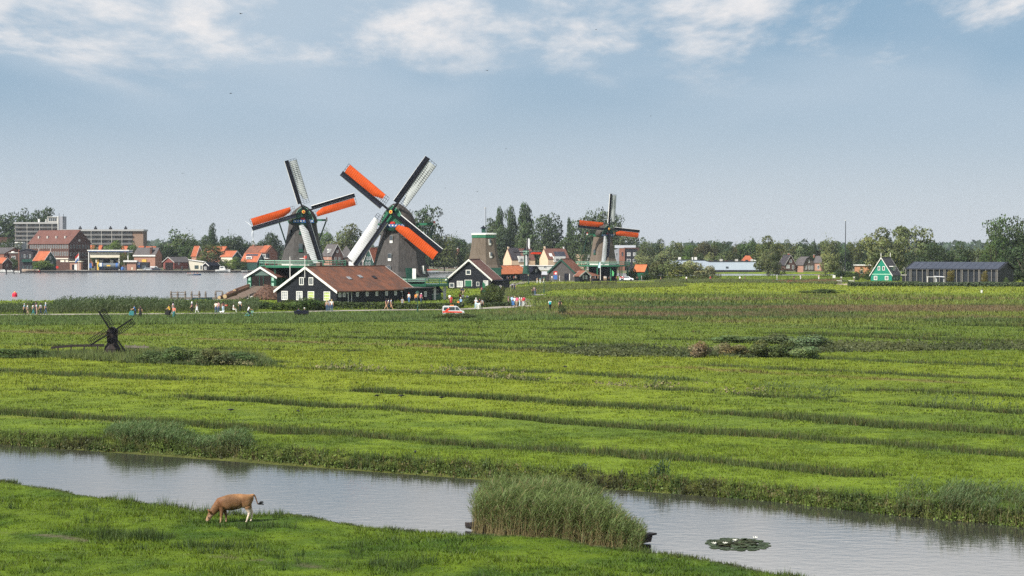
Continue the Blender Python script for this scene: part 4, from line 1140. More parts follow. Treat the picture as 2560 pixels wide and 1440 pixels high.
def house(name, label, cat, loc, rz, W, Ln, ez, rz_, wall, roof, trim=WHITE, over=.35, barge=.28, rt=.14, gmat=None, group=None, ends=(True, True), scallop=False, finial=False, base=0.0, ridge=None, gambrel=None, skirt=None):
    t = thing(name, label, cat, loc, rz, group)
    DIM[t.name] = (W, Ln, 0)
    prof = [(-W / 2, base - .3), (W / 2, base - .3), (W / 2, ez), (0, rz_), (-W / 2, ez)]
    if gambrel: prof = [(-W / 2, base - .3), (W / 2, base - .3), (W / 2, ez), (W / 2 * gambrel[0], gambrel[1]), (0, rz_), (-W / 2 * gambrel[0], gambrel[1]), (-W / 2, ez)]
    m = MB(); m.prism([(0, y, z) for y, z in prof], (Ln, 0, 0)); m.build('wall', wall, t)
    if gmat:
        m = MB(); pts = [(0, y, z) for y, z in prof if z >= ez - .01]
        m.prism([(-.02, y, z) for _, y, z in pts], (-.03, 0, 0)).prism([(Ln + .02, y, z) for _, y, z in pts], (.03, 0, 0)); m.build('gable', gmat, t)
    rf = None
    up = [(y, z) for y, z in prof[2:]]
    sl = (rz_ - ez) / (W / 2)
    if gambrel: sl = (gambrel[1] - ez) / (W / 2 * (1 - gambrel[0]))
    e0 = (W / 2 + over, ez - over * sl); pts = [e0] + up[1:-1] + [(-e0[0], e0[1])]
    up2 = [(y, z + .04) for y, z in pts]; dn = [(y, z + .04 + rt * 1.25) for y, z in pts]
    m = MB(); n = len(pts)
    for i in range(n - 1):
        q = [up2[i], up2[i + 1], dn[i + 1], dn[i]]
        m.prism([(-over, y, z) for y, z in q], (Ln + 2 * over, 0, 0))
    rf = m.build('roof', roof, t)
    m = MB(); m.bar((-over, 0, rz_ + .04 + rt * 1.25), (Ln + over, 0, rz_ + .04 + rt * 1.25), .3, .14); m.build('ridge_tiles', ridge or roof, rf)
    if trim:
        for end, x in ((0, -over - .07), (1, Ln + over + .01)):
            if not ends[end]: continue
            for s in (-1, 1):
                half = [p_ for p_ in dn if p_[0] * s >= -1e-6]; half.sort(key=lambda p_: abs(p_[0]))
                m = MB()
                for a, b in zip(half[:-1], half[1:]):
                    m.prism([(x, a[0], a[1] + .03), (x, b[0], b[1] + .03), (x, b[0], b[1] + .03 - barge * 1.25), (x, a[0], a[1] + .03 - barge * 1.25)], (.06, 0, 0))
                    if scallop:
                        k = int(math.hypot(b[0] - a[0], b[1] - a[1]) / .42)
                        for i in range(k):
                            f = (i + .5) / k; y = a[0] + (b[0] - a[0]) * f; z = a[1] + (b[1] - a[1]) * f - barge * 1.25 + .03
                            m.prism([(x, y + .15 * math.cos(q), z - abs(.17 * math.sin(q))) for q in (0, .8, 1.57, 2.3, 3.14)], (.06, 0, 0))
                m.build('bargeboard', trim, t)
            if finial:
                m = MB(); m.bar((x + .03, 0, rz_ - .3), (x + .03, 0, rz_ + 1.5), .13).box(x - .07, x + .13, -.1, .1, rz_ + .7, rz_ + .95); m.build('finial', trim, t)
    return t
def chimney(t, x, y, z0, z1, w, mat_, pot=True):
    c = MB().box(x - w / 2, x + w / 2, y - w / 2, y + w / 2, z0, z1).build('chimney', mat_, t)
    MB().box(x - w / 2 - .06, x + w / 2 + .06, y - w / 2 - .06, y + w / 2 + .06, z1, z1 + .12).build('chimney_cap', CONC, c)
def hpx(name, label, gl, gr, sx, yb, ye, yr, Yd, th, wall, roof, base=0.0, cat='house', **k):
    """gable between picture columns gl..gr at depth Yd, ridge running back at th degrees until column sx"""
    s = FPX / Yd; p = at((gl + gr) / 2, 628, Yd)
    W = (gr - gl) / s / math.sin(R(th)); near = gr if th < 90 else gl
    Ln = abs(sx - near) / s / abs(math.cos(R(th)))
    z = lambda py: CAMH - (py - 628) / s
    t = house(name, label, cat, (p.x, p.y, 0), R(th), W, Ln, z(ye), z(yr), wall, roof, base=base if base else z(yb), **k)
    return t, W, Ln, z
# ---------------------------------------------------------------- the black barn (hero)
pb = at(766, 628, 343); 
barn = house('barn', 'long black boarded barn with mossy red tiled roof in front of the two big windmills', 'barn', (pb.x, pb.y, 0), R(60), 12.6, 23.8, 2.2, 6.15, BLACKW, TILE_OLD, trim=WHITE, over=.4, barge=.36, ridge=TILE_RED)
for u_, gm in ((-4.6, CURT), (-1.45, CURT), (1.0, YELGL), (4.35, YELGL)): win(barn, 'g', u_, .55, 1.35, 1.55, WHITE, gm, 3, 3, fw=.13)
for u_ in (-1.0, 1.0): win(barn, 'g', u_, 3.15, .95, 1.35, WHITE, GLASS, 2, 1, fw=.13)
for u_ in (.9, 2.2, 6.2, 9.2, 12.2, 15.3, 18.2): win(barn, 'r', u_, 1.15, .75, .75, WHITE, CURT, 1, 1)
door(barn, 'r', 3.9, .9, 1.95, BLACKW, WHITE)
door(barn, 'r', 21.2, 1.2, 1.95, DGREEN, WHITE)
for x in (2.9, 19.9):
    l = MB().lathe([(.02, 1.95), (.24, 1.75), (.22, 1.73)], 8, (x, -6.5)).bar((x, -6.3, 1.95), (x, -6.5, 1.95), .04); l.build('wall_lamp', WHITE, barn)
for x, yy in ((8.0, -3.4), (12.0, -3.0), (16.0, -3.3)):          # roof lights
    z = 6.15 - abs(yy) * (3.95 / 6.3) + .26
    m = MB().prism([(x - .5, yy - .35, z - .20), (x + .5, yy - .35, z - .20), (x + .5, yy + .35, z + .24), (x - .5, yy + .35, z + .24)], (0, -.03, .05)); m.build('roof_light', CURT if x != 16.0 else DGREY, barn)
chimney(barn, 5.2, 1.0, 4.8, 6.95, .75, BRICK_G)
an = MB().box(20.5, 29.5, -6.9, -1.0, -.2, 2.25).build('annex', BLACKW, barn)
MB().prism([(20.6, -7.3, 2.26), (30, -7.3, 2.26), (30, -.6, 2.75), (20.6, -.6, 2.75)], (0, 0, .12)).build('annex_roof', TILE_GR, an)
for x in (24.4, 27.2): win(barn, 'r', x, .7, .8, 1.0, WHITE, CURT, 1, 2, fr=(Vector((0, -6.9, 0)), Vector((1, 0, 0)), Vector((0, -1, 0))))
# weather vane on the barn gable and white pole behind it
vp = at(762, 628, 342.5)
t = thing('weather_vane', 'white pole with a red wind vane standing over the barn gable', 'weather vane', (vp.x, vp.y, 0))
MB().tube((0, 0, 4.4), (0, 0, 8.3), .06, .045, 8).build('pole', WHITE, t)
MB().bar((-.9, 0, 7.75), (0, 0, 7.75), .03, .14).build('pointer', WHITE, t)
MB().prism([(0, -.02, 7.6), (.34, -.02, 7.85), (.3, -.02, 8.25), (-.1, -.02, 8.15), (-.3, -.02, 7.9)], (0, .04, 0)).build('vane', REDP, t)
fp = at(725, 628, 352)
t = thing('pole', 'bare white pole rising beside the left slope of the barn roof', 'pole', (fp.x, fp.y, 0))
MB().tube((0, 0, 0), (0, 0, 7.9), .09, .06, 8).build('shaft', WHITE, t); MB().lathe([(.09, 7.9), (.1, 7.97), (.02, 8.02)], 8).build('knob', WHITE, t)
# ---------------------------------------------------------------- sawmill shed and log ramp
shed, W, Ln, z = hpx('sawmill_shed', 'green open-fronted sawmill shed with white roof edges at the top of the log ramp', 615, 692, 738, 718, 692, 669.5, 395, 66, BOARD_G, TILE_BR, cat='shed', barge=.34, over=.45)
MB().prism([(-.03, -3.0, 4.2), (-.03, 3.0, 4.2), (-.03, 2.7, 4.5), (-.03, 0, 5.6), (-.03, -2.7, 4.5)], (-.05, 0, 0)).build('gable_boards', pm('greygreen_boards', (.10, .15, .13), (.08, .12, .11), 1, .6, boards=.3, axis='Y'), shed)
MB().box(-.04, -.01, -2.2, 2.2, 1.9, 4.1).build('shade_panel', pm('painted_dark_interior', (.008, .007, .008), (.02, .012, .010), .8, .9), shed)  # near-black sheet on the wall paints the shade inside the open front
for y0 in (2.25, -3.1):
    d = MB().box(-.14, -.05, y0, y0 + .85, 1.7, 4.1).build('door', BOARD_G, shed)
    for z0 in (2.05, 3.15): MB().box(-.17, -.141, y0 + .16, y0 + .68, z0, z0 + .68).build('door_panel', TEAL, d)
for y0 in (.35, -.55): MB().box(-.10, -.05, y0, y0 + .12, 1.9, 4.1).build('door_post', DGREEN, shed)
RAMPW = pm('ramp_planks', (.16, .115, .085), (.10, .075, .06), 1.5, .9, boards=.4, axis='X')
OLDW = pm('grey_wood', (.20, .175, .15), (.12, .105, .09), 2, .9, stretch=(1, 1, .2))
rb = at(575, 628, 372); rt_ = at(668, 628, 391)
t = thing('log_ramp', 'sloping plank ramp leading from the water up to the sawmill shed', 'ramp', (rb.x, rb.y, 0), math.atan2(rt_.y - rb.y, rt_.x - rb.x))
rl = (Vector((rt_.x, rt_.y, 0)) - Vector((rb.x, rb.y, 0))).length
for i in range(14):
    a, b = rl * i / 14, rl * (i + 1) / 14 - .05
    z0, z1 = -.7 + 2.75 * i / 14, -.7 + 2.75 * (i + 1) / 14
    MB().prism([(a, -2.4, z0), (b, -2.4, z1), (b, 2.4, z1), (a, 2.4, z0)], (0, 0, .10)).build('plank', RAMPW, t)
MB().bar((-.6, -2.6, -.75), (4.5, -2.6, .35), .3, .35).build('side_beam', WHITE, t)
MB().bar((4.6, -2.6, .40), (rl, -2.6, 2.0), .3, .35).build('side_beam', OLDW, t)
MB().bar((0, 2.6, -.6), (rl, 2.6, 2.1), .25, .3).build('side_beam', OLDW, t)
for x in (2.4, 5.2): MB().box(x - .15, x + .15, -3.0, -2.7, -1, .95).build('post', OLDW, t)
LOGM = pm('log_bark', (.17, .085, .052), (.085, .048, .034), 2.5, .9, stretch=(.4, 3, 3), bump=.4)
LOGE = pm('log_end', (.48, .36, .22), (.38, .27, .16), 3, .8)
def log(a, b, r, label, grp=None):
    a, b = Vector(a), Vector(b)
    t = thing('log', label, 'log', a, 0, grp); d = b - a
    MB().tube((0, 0, 0), d, r, r * .86, 10).build('bark', LOGM, t)
    MB().tube(-d.normalized() * .012, -d.normalized() * .002, r * .92, r * .92, 10).build('cut_end', LOGE, t)
yA = 369
def P3(px, py, Yd): return at(px, py, Yd)
log(P3(562, 741, 366), P3(620, 719, 378), .42, 'long reddish log lying lowest on the log ramp')
log(P3(570, 735, 369), P3(618, 716, 381), .36, 'dark log lying behind the lowest log on the ramp')
log(P3(586, 727, 371), P3(622, 713, 382), .33, 'red-barked log on top of the others on the ramp')
log(P3(548, 744, 366), P3(590, 735, 374), .34, 'short grey log at the foot of the ramp')
# pile of bark slabs
lp = at(668, 628, 368)
t = thing('bark_pile', 'big heap of brown bark slabs and sticks between ramp and barn', 'wood pile', (lp.x, lp.y, 0))
g = random.Random(4); m = MB()
MB().lathe([(2.9, -.2), (2.5, .9), (1.6, 2.0), (.5, 2.7)], 9, sq=.8).build('heap', pm('bark_heap', (.13, .075, .055), (.05, .03, .025), 3, .95, bump=.8), t)
m = MB()
for i in range(420):
    a = g.uniform(0, 6.28); zz = 2.75 * (1 - math.sqrt(g.random())) ; r = 3.0 * (1 - (zz / 3.0) ** 1.1) * g.uniform(.8, 1.05)
    c = Vector((r * math.cos(a), r * math.sin(a) * .8, zz + .1)); d = Vector((g.uniform(-1, 1), g.uniform(-1, 1), g.uniform(-.5, .5))).normalized() * g.uniform(.25, .6)
    m.mat(0 if g.random() < .75 else 1).bar(c - d, c + d, g.uniform(.05, .14), .05)
o = m.build('slabs', [LOGM, pm('pale_slab', (.26, .16, .11), None, 1, .9)], t); tag(o, kind='stuff')
# green lean-to under the nearest mill's stage
t, W, Ln, z = hpx('lean_to', 'small green shed under the stage of the nearest windmill', 1052, 1073, 1101, 753, 729, 717, 368, 58, BOARD_G, DGREY, cat='shed', barge=.25, over=.3)
win(t, 'g', .1, .95, .75, .8, WHITE, GLASS); win(t, 'r', 1.3, .95, .5, .95, WHITE, GLASS); win(t, 'r', 2.6, .95, .5, .95, WHITE, GLASS)
# dark sheds around the foot of the mills
m2 = at(1000, 628, Y2)
# ---------------------------------------------------------------- hamlet
t, W, Ln, z = hpx('house', 'black boarded house with white scalloped gable boards and a brown roof', 1119, 1227, 1250, 722, 697, 650, 477, 76, BLACKW, TILE_BR, barge=.30, scallop=True, over=.5)
win(t, 'g', -.2, z(687), 1.25, 1.2, WHITE, GLASS, fw=.17)
win(t, 'g', -2.3, z(718), 1.5, 1.5, WHITE, CURT, 3, 3); win(t, 'g', 2.15, z(715), .75, 1.0, WHITE, GLASS); win(t, 'g', 4.1, z(714), 1.2, 1.25, WHITE, CURT, 3, 3)
win(t, 'g', -4.3, z(719), 1.15, 1.1, WHITE, GLASS)
door(t, 'g', -.2, 1.6, 1.45, GREENP, WHITE, z(716))
MB().box(Ln * .1, Ln * .9, -W / 2 - 2.6, -W / 2 - .4, -.2, z(702)).build('side_lean_to', BLACKW, t); MB().box(0, Ln, -W / 2 - 2.9, -W / 2 - .3, z(702) + .01, z(702) + .15).build('lean_to_roof', NAVY, t)
t, W, Ln, z = hpx('market_shed', 'black shed under a bright orange tiled roof right of the black gabled house', 1190, 1252, 1327, 704, 684, 666, 592, 61, BLACKW, TILE_ORW, cat='shed', over=.6, ends=(False, True))
door(t, 'r', 3.0, 1.2, 2.0, NAVY, None); door(t, 'r', 5.2, 1.4, 2.0, NAVY, None)
t, W, Ln, z = hpx('shed', 'black shed with pointed gable and oval white window beside the orange roof', 1323, 1357, 1300, 704, 687, 667, 604, 118, BLACKW, NAVY, trim=None, cat='shed')
win(t, 'g', 0, z(681), .55, 1.0, WHITE, CURT)
pf = at(1300, 628, 590); pe = at(1372, 628, 592)
t = thing('board_fence', 'tall dark board fence between the sheds', 'fence', (pf.x, pf.y, 0))
n = 16; step = (pe.x - pf.x) / n
bm_ = MB().box(0, step * .93, -.04, .04, -.1, 2.1).mesh('board', BLACKW)
for i in range(n): put('board', bm_, t, (i * step, .02 * (i % 2), 0))
ps = at(1361, 628, 586)
t = thing('grey_awning', 'pale grey awning roof by the board fence', 'awning', (ps.x, ps.y, 0))
MB().prism([(-.9, -.9, 2.05), (.85, -.9, 2.05), (.75, .6, 3.0), (-.75, .6, 3.0)], (0, 0, .06)).build('canopy', pm('grey_canvas', (.34, .35, .38), None, 1, .8), t)
for x in (-.8, .75): MB().box(x - .05, x + .05, -.85, -.75, 0, 2.05).build('post', OLDW, t)
t, W, Ln, z = hpx('big_barn', 'large grey-brown boarded barn with sweeping red tiled roof in the hamlet', 1371, 1436, 1461, 703, 680, 648.5, 600, 72, GREYB, TILE_RED, cat='barn', trim=DGREEN, barge=.5, over=.4, ends=(True, False))
MB().prism([(-.3, -W / 2 - .2, z(680) + .15), (Ln + .4, -W / 2 - .2, z(680) + .15), (Ln + 1.2, -W / 2 - 5.4, z(691)), (1.8, -W / 2 - 5.4, z(691))], (0, 0, .18)).build('lower_roof', TILE_RED, t)
MB().box(2.4, Ln, -W / 2 - 4.9, -W / 2 - .05, -.2, z(690)).build('aisle_wall', BLACKW, t)
door(t, 'g', 1.6, 1.3, 2.3, NAVY, None); MB().box(-.09, -.02, -2.7, -2.5, .2, 2.2).build('door_side', WHITE, t)
bn = at(1390, 628, 598)
t2 = thing('banner', 'upright banner, red with a white disc above and blue below, on the barn wall', 'banner', (bn.x - .2, bn.y - .9, 0))
MB().box(-.55, .55, -.04, .04, 1.9, 3.0).build('red_half', REDP, t2); MB().box(-.55, .55, -.04, .04, .55, 1.9).build('blue_half', BLUEP, t2); MB().tube((.1, -.05, 2.35), (.1, -.08, 2.35), .33, .33, 14).build('white_disc', WHITE, t2)
MB().box(-.6, -.55, -.05, .05, 0, 3.1).box(.55, .6, -.05, .05, 0, 3.1).build('pole', OLDW, t2)
t, W, Ln, z = hpx('porch', 'low porch with white edged roof and dark front at the big barn', 1448, 1476, 1437, 703, 690, 678.5, 585, 140, BLACKW, TILE_RED, cat='porch', barge=.3, over=.3)
win(t, 'g', -.7, .8, .6, 1.1, WHITE, CURT); win(t, 'g', .7, .8, .8, 1.1, WHITE, CURT)
t, W, Ln, z = hpx('shed', 'small green shed with an orange tiled roof right of the third windmill', 1610, 1622, 1586, 698, 677, 663, 615, 150, BOARD_G, TILE_ORW, trim=DGREEN, cat='shed', barge=.15)
# right side: green house and glass building
gh, W, Ln, z = hpx('green_house', 'bright green wooden house with steep dark roof and white edges at the right', 2179.5, 2227.5, 2261, 703, 686, 644.5, 597, 62, VIVID, TILE_DK, barge=.30, over=.32, finial=True, rt=.12)
for u_ in (-.72, .72): win(gh, 'g', u_, z(676), .72, 1.25, WHITE, GLASS, fw=.16)
for u_ in (-1.75, 1.65): win(gh, 'g', u_, z(700), 1.05, 1.2, WHITE, GLASS, 1, 2, fw=.18)
MB().box(-.06, -.01, -W / 2 + .02, W / 2 - .02, z(686.5), z(685.5) + .1).build('string_board', pm('pale_green_trim', (.30, .55, .42), None, 1, .5), gh)
MB().box(.2, Ln - .2, -W / 2 - .06, -W / 2 - .01, 0, z(687)).build('side_boards', GRGREEN, gh)
win(gh, 'r', 2.3, .6, 1.0, 1.3, WHITE, GLASS); win(gh, 'r', 5.0, .6, 1.0, 1.3, WHITE, GLASS)
dm = MB().box(2.2, 4.9, -W / 2 + .5, -W / 2 + 2.4, z(677), z(667)).build('dormer', GRGREEN, gh)
MB().box(2.0, 5.1, -W / 2 + .25, -W / 2 + 2.6, z(667), z(667) + .22).build('dormer_roof', WHITE, dm)
win(gh, 'r', 3.0, z(676.5), .9, 1.05, WHITE, CURT, fr=(Vector((0, -W / 2 + .5, 0)), Vector((1, 0, 0)), Vector((0, -1, 0)))); win(gh, 'r', 4.2, z(676.5), 1.1, 1.05, WHITE, GLASS, 3, 1, fr=(Vector((0, -W / 2 + .5, 0)), Vector((1, 0, 0)), Vector((0, -1, 0))))
gb, W, Ln, z = hpx('glass_building', 'long dark glass-fronted building with a solar panel roof at the far right', 2484, 2547, 2282, 713, 674, 657, 530, 148, DGREY, DGREY, cat='building', trim=DGREY, barge=.2, over=.5, rt=.1)
# local: near long side is +y
k = int(Ln / 2.35); slope = (z(657) - z(674)) / (W / 2)
pan = MB()
pw = Ln / 14
for i in range(14):
    for j in range(4):
        y0 = W / 2 * (1 - j / 4) + .2; y1 = W / 2 * (1 - (j + 1) / 4) + .24; zz = lambda y: z(657) - abs(y) * slope + .24
        a = MB().prism([(i * pw + .04, y0, zz(y0)), ((i + 1) * pw - .04, y0, zz(y0)), ((i + 1) * pw - .04, y1, zz(y1)), (i * pw + .04, y1, zz(y1))], (0, .02, .05))
        a.build('solar_panel', SOLAR, gb)
GLW = pm('dark_glass_wall', (.018, .022, .030), (.035, .04, .05), .25, .12, spec=.22)
for i in range(16):
    x0 = Ln * i / 16; MB().box(x0 + .06, x0 + Ln / 16 - .06, W / 2 + .01, W / 2 + .06, .15, z(692)).build('pane', GLW, gb)
    MB().box(x0 + .06, x0 + Ln / 16 - .06, W / 2 + .01, W / 2 + .06, z(692) + .12, z(675)).build('pane', GLW, gb)
pm_ = MB().box(-.045, .045, -.05, .05, -.1, z(674)).mesh('post', pm('pale_post', (.26, .24, .22), None, 1, .7))
for i in range(17):
    put('post', pm_, gb, (Ln * i / 16, W / 2 + .85, 0))
    if i % 3 == 0: put('post', pm_, gb, (Ln * i / 16 + .35, W / 2 + .85, 0))
MB().box(0, Ln, W / 2 + .02, W / 2 + .12, z(692) - .02, z(692) + .14).build('floor_beam', DGREY, gb)
lk_ = at(2279, 628, 560)
t = thing('link_corridor', 'low glazed link between the green house and the glass building', 'building', (lk_.x, lk_.y, 0))
MB().box(-2.5, 3.0, -1, 1, 0, 2.2).build('wall', DGREY, t); MB().box(-2.8, 3.2, -1.2, 1.2, 2.2, 2.4).build('roof', CONC, t)
for x in (-1.9, -.8, .3, 1.4): MB().box(x, x + .9, -1.06, -1.01, .3, 1.9).build('window', GLW, t)
# pergola on the terrace
pg = at(2339, 628, 512)
t = thing('pergola', 'white pergola frame before the glass building', 'pergola', (pg.x, pg.y, 0))
for x in (-2.1, -.1, .25, 2.15):
    MB().box(x - .07, x + .07, -.07, .07, 0, 2.35).build('post', WHITE, t)
MB().box(-2.3, 2.3, -.1, .1, 2.35, 2.48).build('beam', WHITE, t); MB().prism([(-.2, -.5, 2.45), (2.3, -.5, 2.3), (2.3, 1.5, 2.5), (-.2, 1.5, 2.6)], (0, 0, .03)).build('canvas', WCLOTH, t)
# ---------------------------------------------------------------- factory across the water
s = FPX / 858
a, b = at(1688, 628, 858).x, at(1905, 628, 858).x
zf = lambda py: CAMH - (py - 628) / s
t = thing('factory', 'long low white sheet-metal factory across the water', 'factory', (a, 858, 0))
Lf = b - a
MB().prism([(0, 0, zf(675)), (Lf, 0, zf(675)), (Lf, 0, zf(654.5)), (Lf * .39, 0, zf(654.5)), (Lf * .33, 0, zf(651)), (0, 0, zf(650.5))], (0, 30, 0)).build('wall', pm('white_sheet_ribbed', (.40, .46, .54), (.35, .41, .49), .2, .5, boards=.9, axis='X'), t)
MB().box(-.2, Lf, -.35, 29, -.7, zf(675)).build('dark_plinth', DGREY, t)
MB().prism([(-.3, -.2, zf(650.3)), (Lf * .335, -.2, zf(650.8)), (Lf * .395, -.2, zf(654.3)), (Lf + .2, -.2, zf(654.3)), (Lf + .2, -.2, zf(653.3)), (Lf * .40, -.2, zf(653.3)), (Lf * .34, -.2, zf(649.8)), (-.3, -.2, zf(649.3))], (0, 30.4, 0)).build('roof_edge', DGREY, t)
DIM[t.name] = (0, Lf, 0)
for px in (1754, 1818): win(t, 'r', (px - 1688) / s, zf(671), 1.1, .8, DGREY, GLASS, 2, 1)
for px, w in ((1699, 2.2), (1733, 1.0), (1739, 2.4)): MB().box((px - 1688) / s, (px - 1688) / s + .5 * w, 6, 7, zf(650), zf(643)).build('roof_vent', WHITE, t)
for i in range(9):
    x = Lf * (.42 + .06 * i); MB().box(x, x + 1.2, 9, 10.5, zf(654), zf(651.5) + .3 * (i % 3)).build('roof_unit', (BRICK, DGREY, CONC)[i % 3], t)
p = at(1869, 628, 905)
t = thing('house', 'house with orange hipped roof showing over the white factory', 'house', (p.x, p.y, 0))
MB().box(-2.6, 2.6, -2, 3, 0, 4.4).build('wall', BRICK_R, t)
MB().loft([[(-2.9, -2.4, 4.4), (2.9, -2.4, 4.4), (2.9, 3.4, 4.4), (-2.9, 3.4, 4.4)], [(-.9, .4, 7.0), (.9, .4, 7.0), (.9, .6, 7.0), (-.9, .6, 7.0)]]).build('roof', TILE_OR, t)
MB().box(2.2, 4.0, -3, -1.5, 3.8, 5.4).build('white_bay', WHITE, t)
# ---------------------------------------------------------------- right-hand houses beyond the water
hs, W, Ln, z = hpx('brick_house', 'brown brick house with a red ridge left of the gambrel house', 1962, 1990, 1950, 674, 661, 638, 850, 112, BRICK, TILE_DK, trim=CONC, barge=.2)
win(hs, 'g', .2, z(657), 1.0, 1.4, WHITE, GLASS); win(hs, 'g', -1.2, z(671), 1.6, 1.5, WHITE, CURT, 3, 1); win(hs, 'g', 1.3, z(673), .9, 1.8, WHITE, GLASS); chimney(hs, 2, -.4, z(642), z(634), .7, TILE_OR)
hs, W, Ln, z = hpx('gambrel_house', 'brick house with a rounded gambrel roof beyond the water', 2007.5, 2038, 1992, 675, 660, 643, 850, 120, BRICK_G, TILE_GR, trim=DGREY, barge=.25, gambrel=(.62, 5.6))
win(hs, 'g', 0, z(657), .7, 1.3, WHITE, CURT)
for u_ in (-1.6, .2, 1.7): win(hs, 'g', u_, z(674), .9, 1.7, WHITE, CURT)
MB().box(.1, Ln - .1, W / 2 + .01, W / 2 + .05, -.2, z(660)).build('side_wall', BRICK_P, hs)
hs, W, Ln, z = hpx('brick_house', 'pale brick house with grey roof right of the gambrel house', 2052, 2064, 2037, 675, 655, 641, 850, 145, BRICK_P, TILE_GR, trim=None)
win(hs, 'l', 1.4, z(673), .9, 1.7, WHITE, GLASS); chimney(hs, 4, .5, z(644), z(637), .6, BRICK_R)
p = at(2163, 628, 690)
t = thing('flat_house', 'low orange brick house with white flat roof behind the bushes', 'house', (p.x, p.y, 0))
MB().box(-2.6, 2.3, 0, 6, 0, 4.0).build('wall', pm('orange_brick', (.50, .25, .14), (.42, .20, .11), 1, .9), t); MB().box(-3.0, 2.6, -.4, 6.4, 4.0, 4.35).build('roof', WHITE, t)
DIM[t.name] = (0, 5, 0)
win(t, 'r', -1.2, 1.2, 1.0, 1.4, WHITE, GLASS)
# ---------------------------------------------------------------- houses between and behind the mills
def row(u0, n, step): return [u0 + step * i for i in range(n)]
hs, W, Ln, z = hpx('brick_house', 'tall purple-brown brick house with pale grey roof between the mills', 830, 857, 800, 664, 638, 611, 935, 116, BRICK, TILE_GR, barge=.25)
for u_ in (-1.0, 1.0): win(hs, 'g', u_, z(654), 1.0, 2.1, CONC, GLASS, 2, 2)
win(hs, 'g', 0, z(632), .8, 1.3, WHITE, GLASS); MB().box(.1, Ln - .1, W / 2 + .01, W / 2 + .06, 0, z(639)).build('side_wall', BRICK_P, hs)
d = MB().box(Ln * .3, Ln * .3 + 1.9, W / 2 - 2.0, W / 2 + .1, z(632), z(622)).build('dormer', WHITE, hs); MB().box(Ln * .3 + .5, Ln * .3 + 1.4, W / 2 + .101, W / 2 + .14, z(630), z(625)).build('pane', GLASS, d)
win(hs, 'l', Ln * .4, z(648), 1.2, 1.3, WHITE, GLASS)
p = at(866, 628, 950)
t = thing('house', 'house with grey pyramid roof behind the white sail of the nearest windmill', 'house', (p.x, p.y, 0))
MB().box(-3.2, 3.6, -3, 3, 0, 6).build('wall', BRICK_G, t)
MB().loft([[(-3.6, -3.4, 6), (4.0, -3.4, 6), (4.0, 3.4, 6), (-3.6, 3.4, 6)], [(-.2, -.1, 11.6), (.1, -.1, 11.6), (.1, .1, 11.6), (-.2, .1, 11.6)]]).build('roof', TILE_GR, t)
hs, W, Ln, z = hpx('green_gabled_house', 'dark green wooden house with two white windows and orange roof behind the nearest windmill', 910, 934, 962, 664, 652, 620, 900, 62, GRGREEN, TILE_OR, barge=.35)
for u_ in (-.65, .65): win(hs, 'g', u_, z(650), .75, 1.5, WHITE, GLASS)
win(hs, 'g', -1.2, z(663), .8, 1.5, WHITE, GLASS); win(hs, 'g', .4, z(663), .8, 1.5, WHITE, GLASS)
hs, W, Ln, z = hpx('white_house', 'white house front behind the lower white sail', 884, 908, 870, 664, 650, 634, 905, 118, WHITE, TILE_GR, barge=.2)
for u_ in (-1.2, 0, 1.2): win(hs, 'g', u_, z(662), .9, 1.6, DGREY, GLASS); 
win(hs, 'g', .3, z(647), .8, 1.2, DGREY, GLASS)
hs, W, Ln, z = hpx('house', 'house with a slice of orange roof and white edge right of the nearest windmill', 1060, 1072, 1040, 674, 646, 624, 1010, 135, BRICK_G, TILE_OR, barge=.4)
win(hs, 'g', 0, z(660), .9, 1.4, WHITE, GLASS)
hs, W, Ln, z = hpx('dormer_house', 'red-brown roofed terrace house with a white dormer and grey wall on the far bank', 1146, 1156, 1098, 674, 655, 622, 1012, 160, BRICK_G, TILE_BR, barge=.2, over=.2)
d = MB().box(Ln * .25, Ln * .92, W / 2 - 1.6, W / 2 + .35, z(655), z(642)).build('dormer', WHITE, hs)
fr = (Vector((0, W / 2 + .351, 0)), Vector((1, 0, 0)), Vector((0, 1, 0)))
win(hs, 'l', Ln * .42, z(653), 2.0, 1.6, WHITE, GLASS, 3, 1, fr=fr); win(hs, 'l', Ln * .75, z(653), 1.4, 1.6, WHITE, GLASS, 2, 1, fr=fr)
for f in (.15, .35, .6, .85): win(hs, 'l', Ln * f, z(670), 1.1, 1.7, WHITE, GLASS)
MB().bar((Ln * .15, 0, z(622)), (Ln * .15, 0, z(615)), .5).build('chimney', WHITE, hs)
# cream-gabled houses with red roofs
hs, W, Ln, z = hpx('cream_gabled_house', 'cream gabled house with half grey, half red roof behind the little mill', 1258, 1279, 1338, 668, 650, 622, 965, 29, BRICK_Y, TILE_BR, barge=.12, over=.12, trim=None)
MB().prism([(0.2, -W / 2 - .15, z(650) + .1), (Ln * .45, -W / 2 - .15, z(650) + .1), (Ln * .45, 0, z(622) + .45), (0.2, 0, z(622) + .45)], (0, -.04, .06)).build('grey_roof_half', TILE_DK, hs)
chimney(hs, .5, 0, z(626), z(617), .7, BRICK_Y)
d = MB().box(Ln * .28, Ln * .72, -W / 2 - .3, -W / 2 + 2, z(655), z(640)).build('dormer', WHITE, hs); fr = (Vector((0, -W / 2 - .301, 0)), Vector((1, 0, 0)), Vector((0, -1, 0)))
win(hs, 'r', Ln * .40, z(653), 1.5, 1.4, WHITE, GLASS, 2, 1, fr=fr)
MB().box(Ln * .2, Ln * .8, -1.2, -.9, z(629), z(629) + .3).build('white_strip', WHITE, hs)
hs, W, Ln, z = hpx('cream_gabled_house', 'cream gabled house with red roof and solar panels behind the big barn', 1349, 1370, 1424, 668, 648, 622, 965, 29, BRICK_Y, TILE_BR, barge=.12, over=.12, trim=None)
sl = (z(622) - z(648)) / (W / 2)
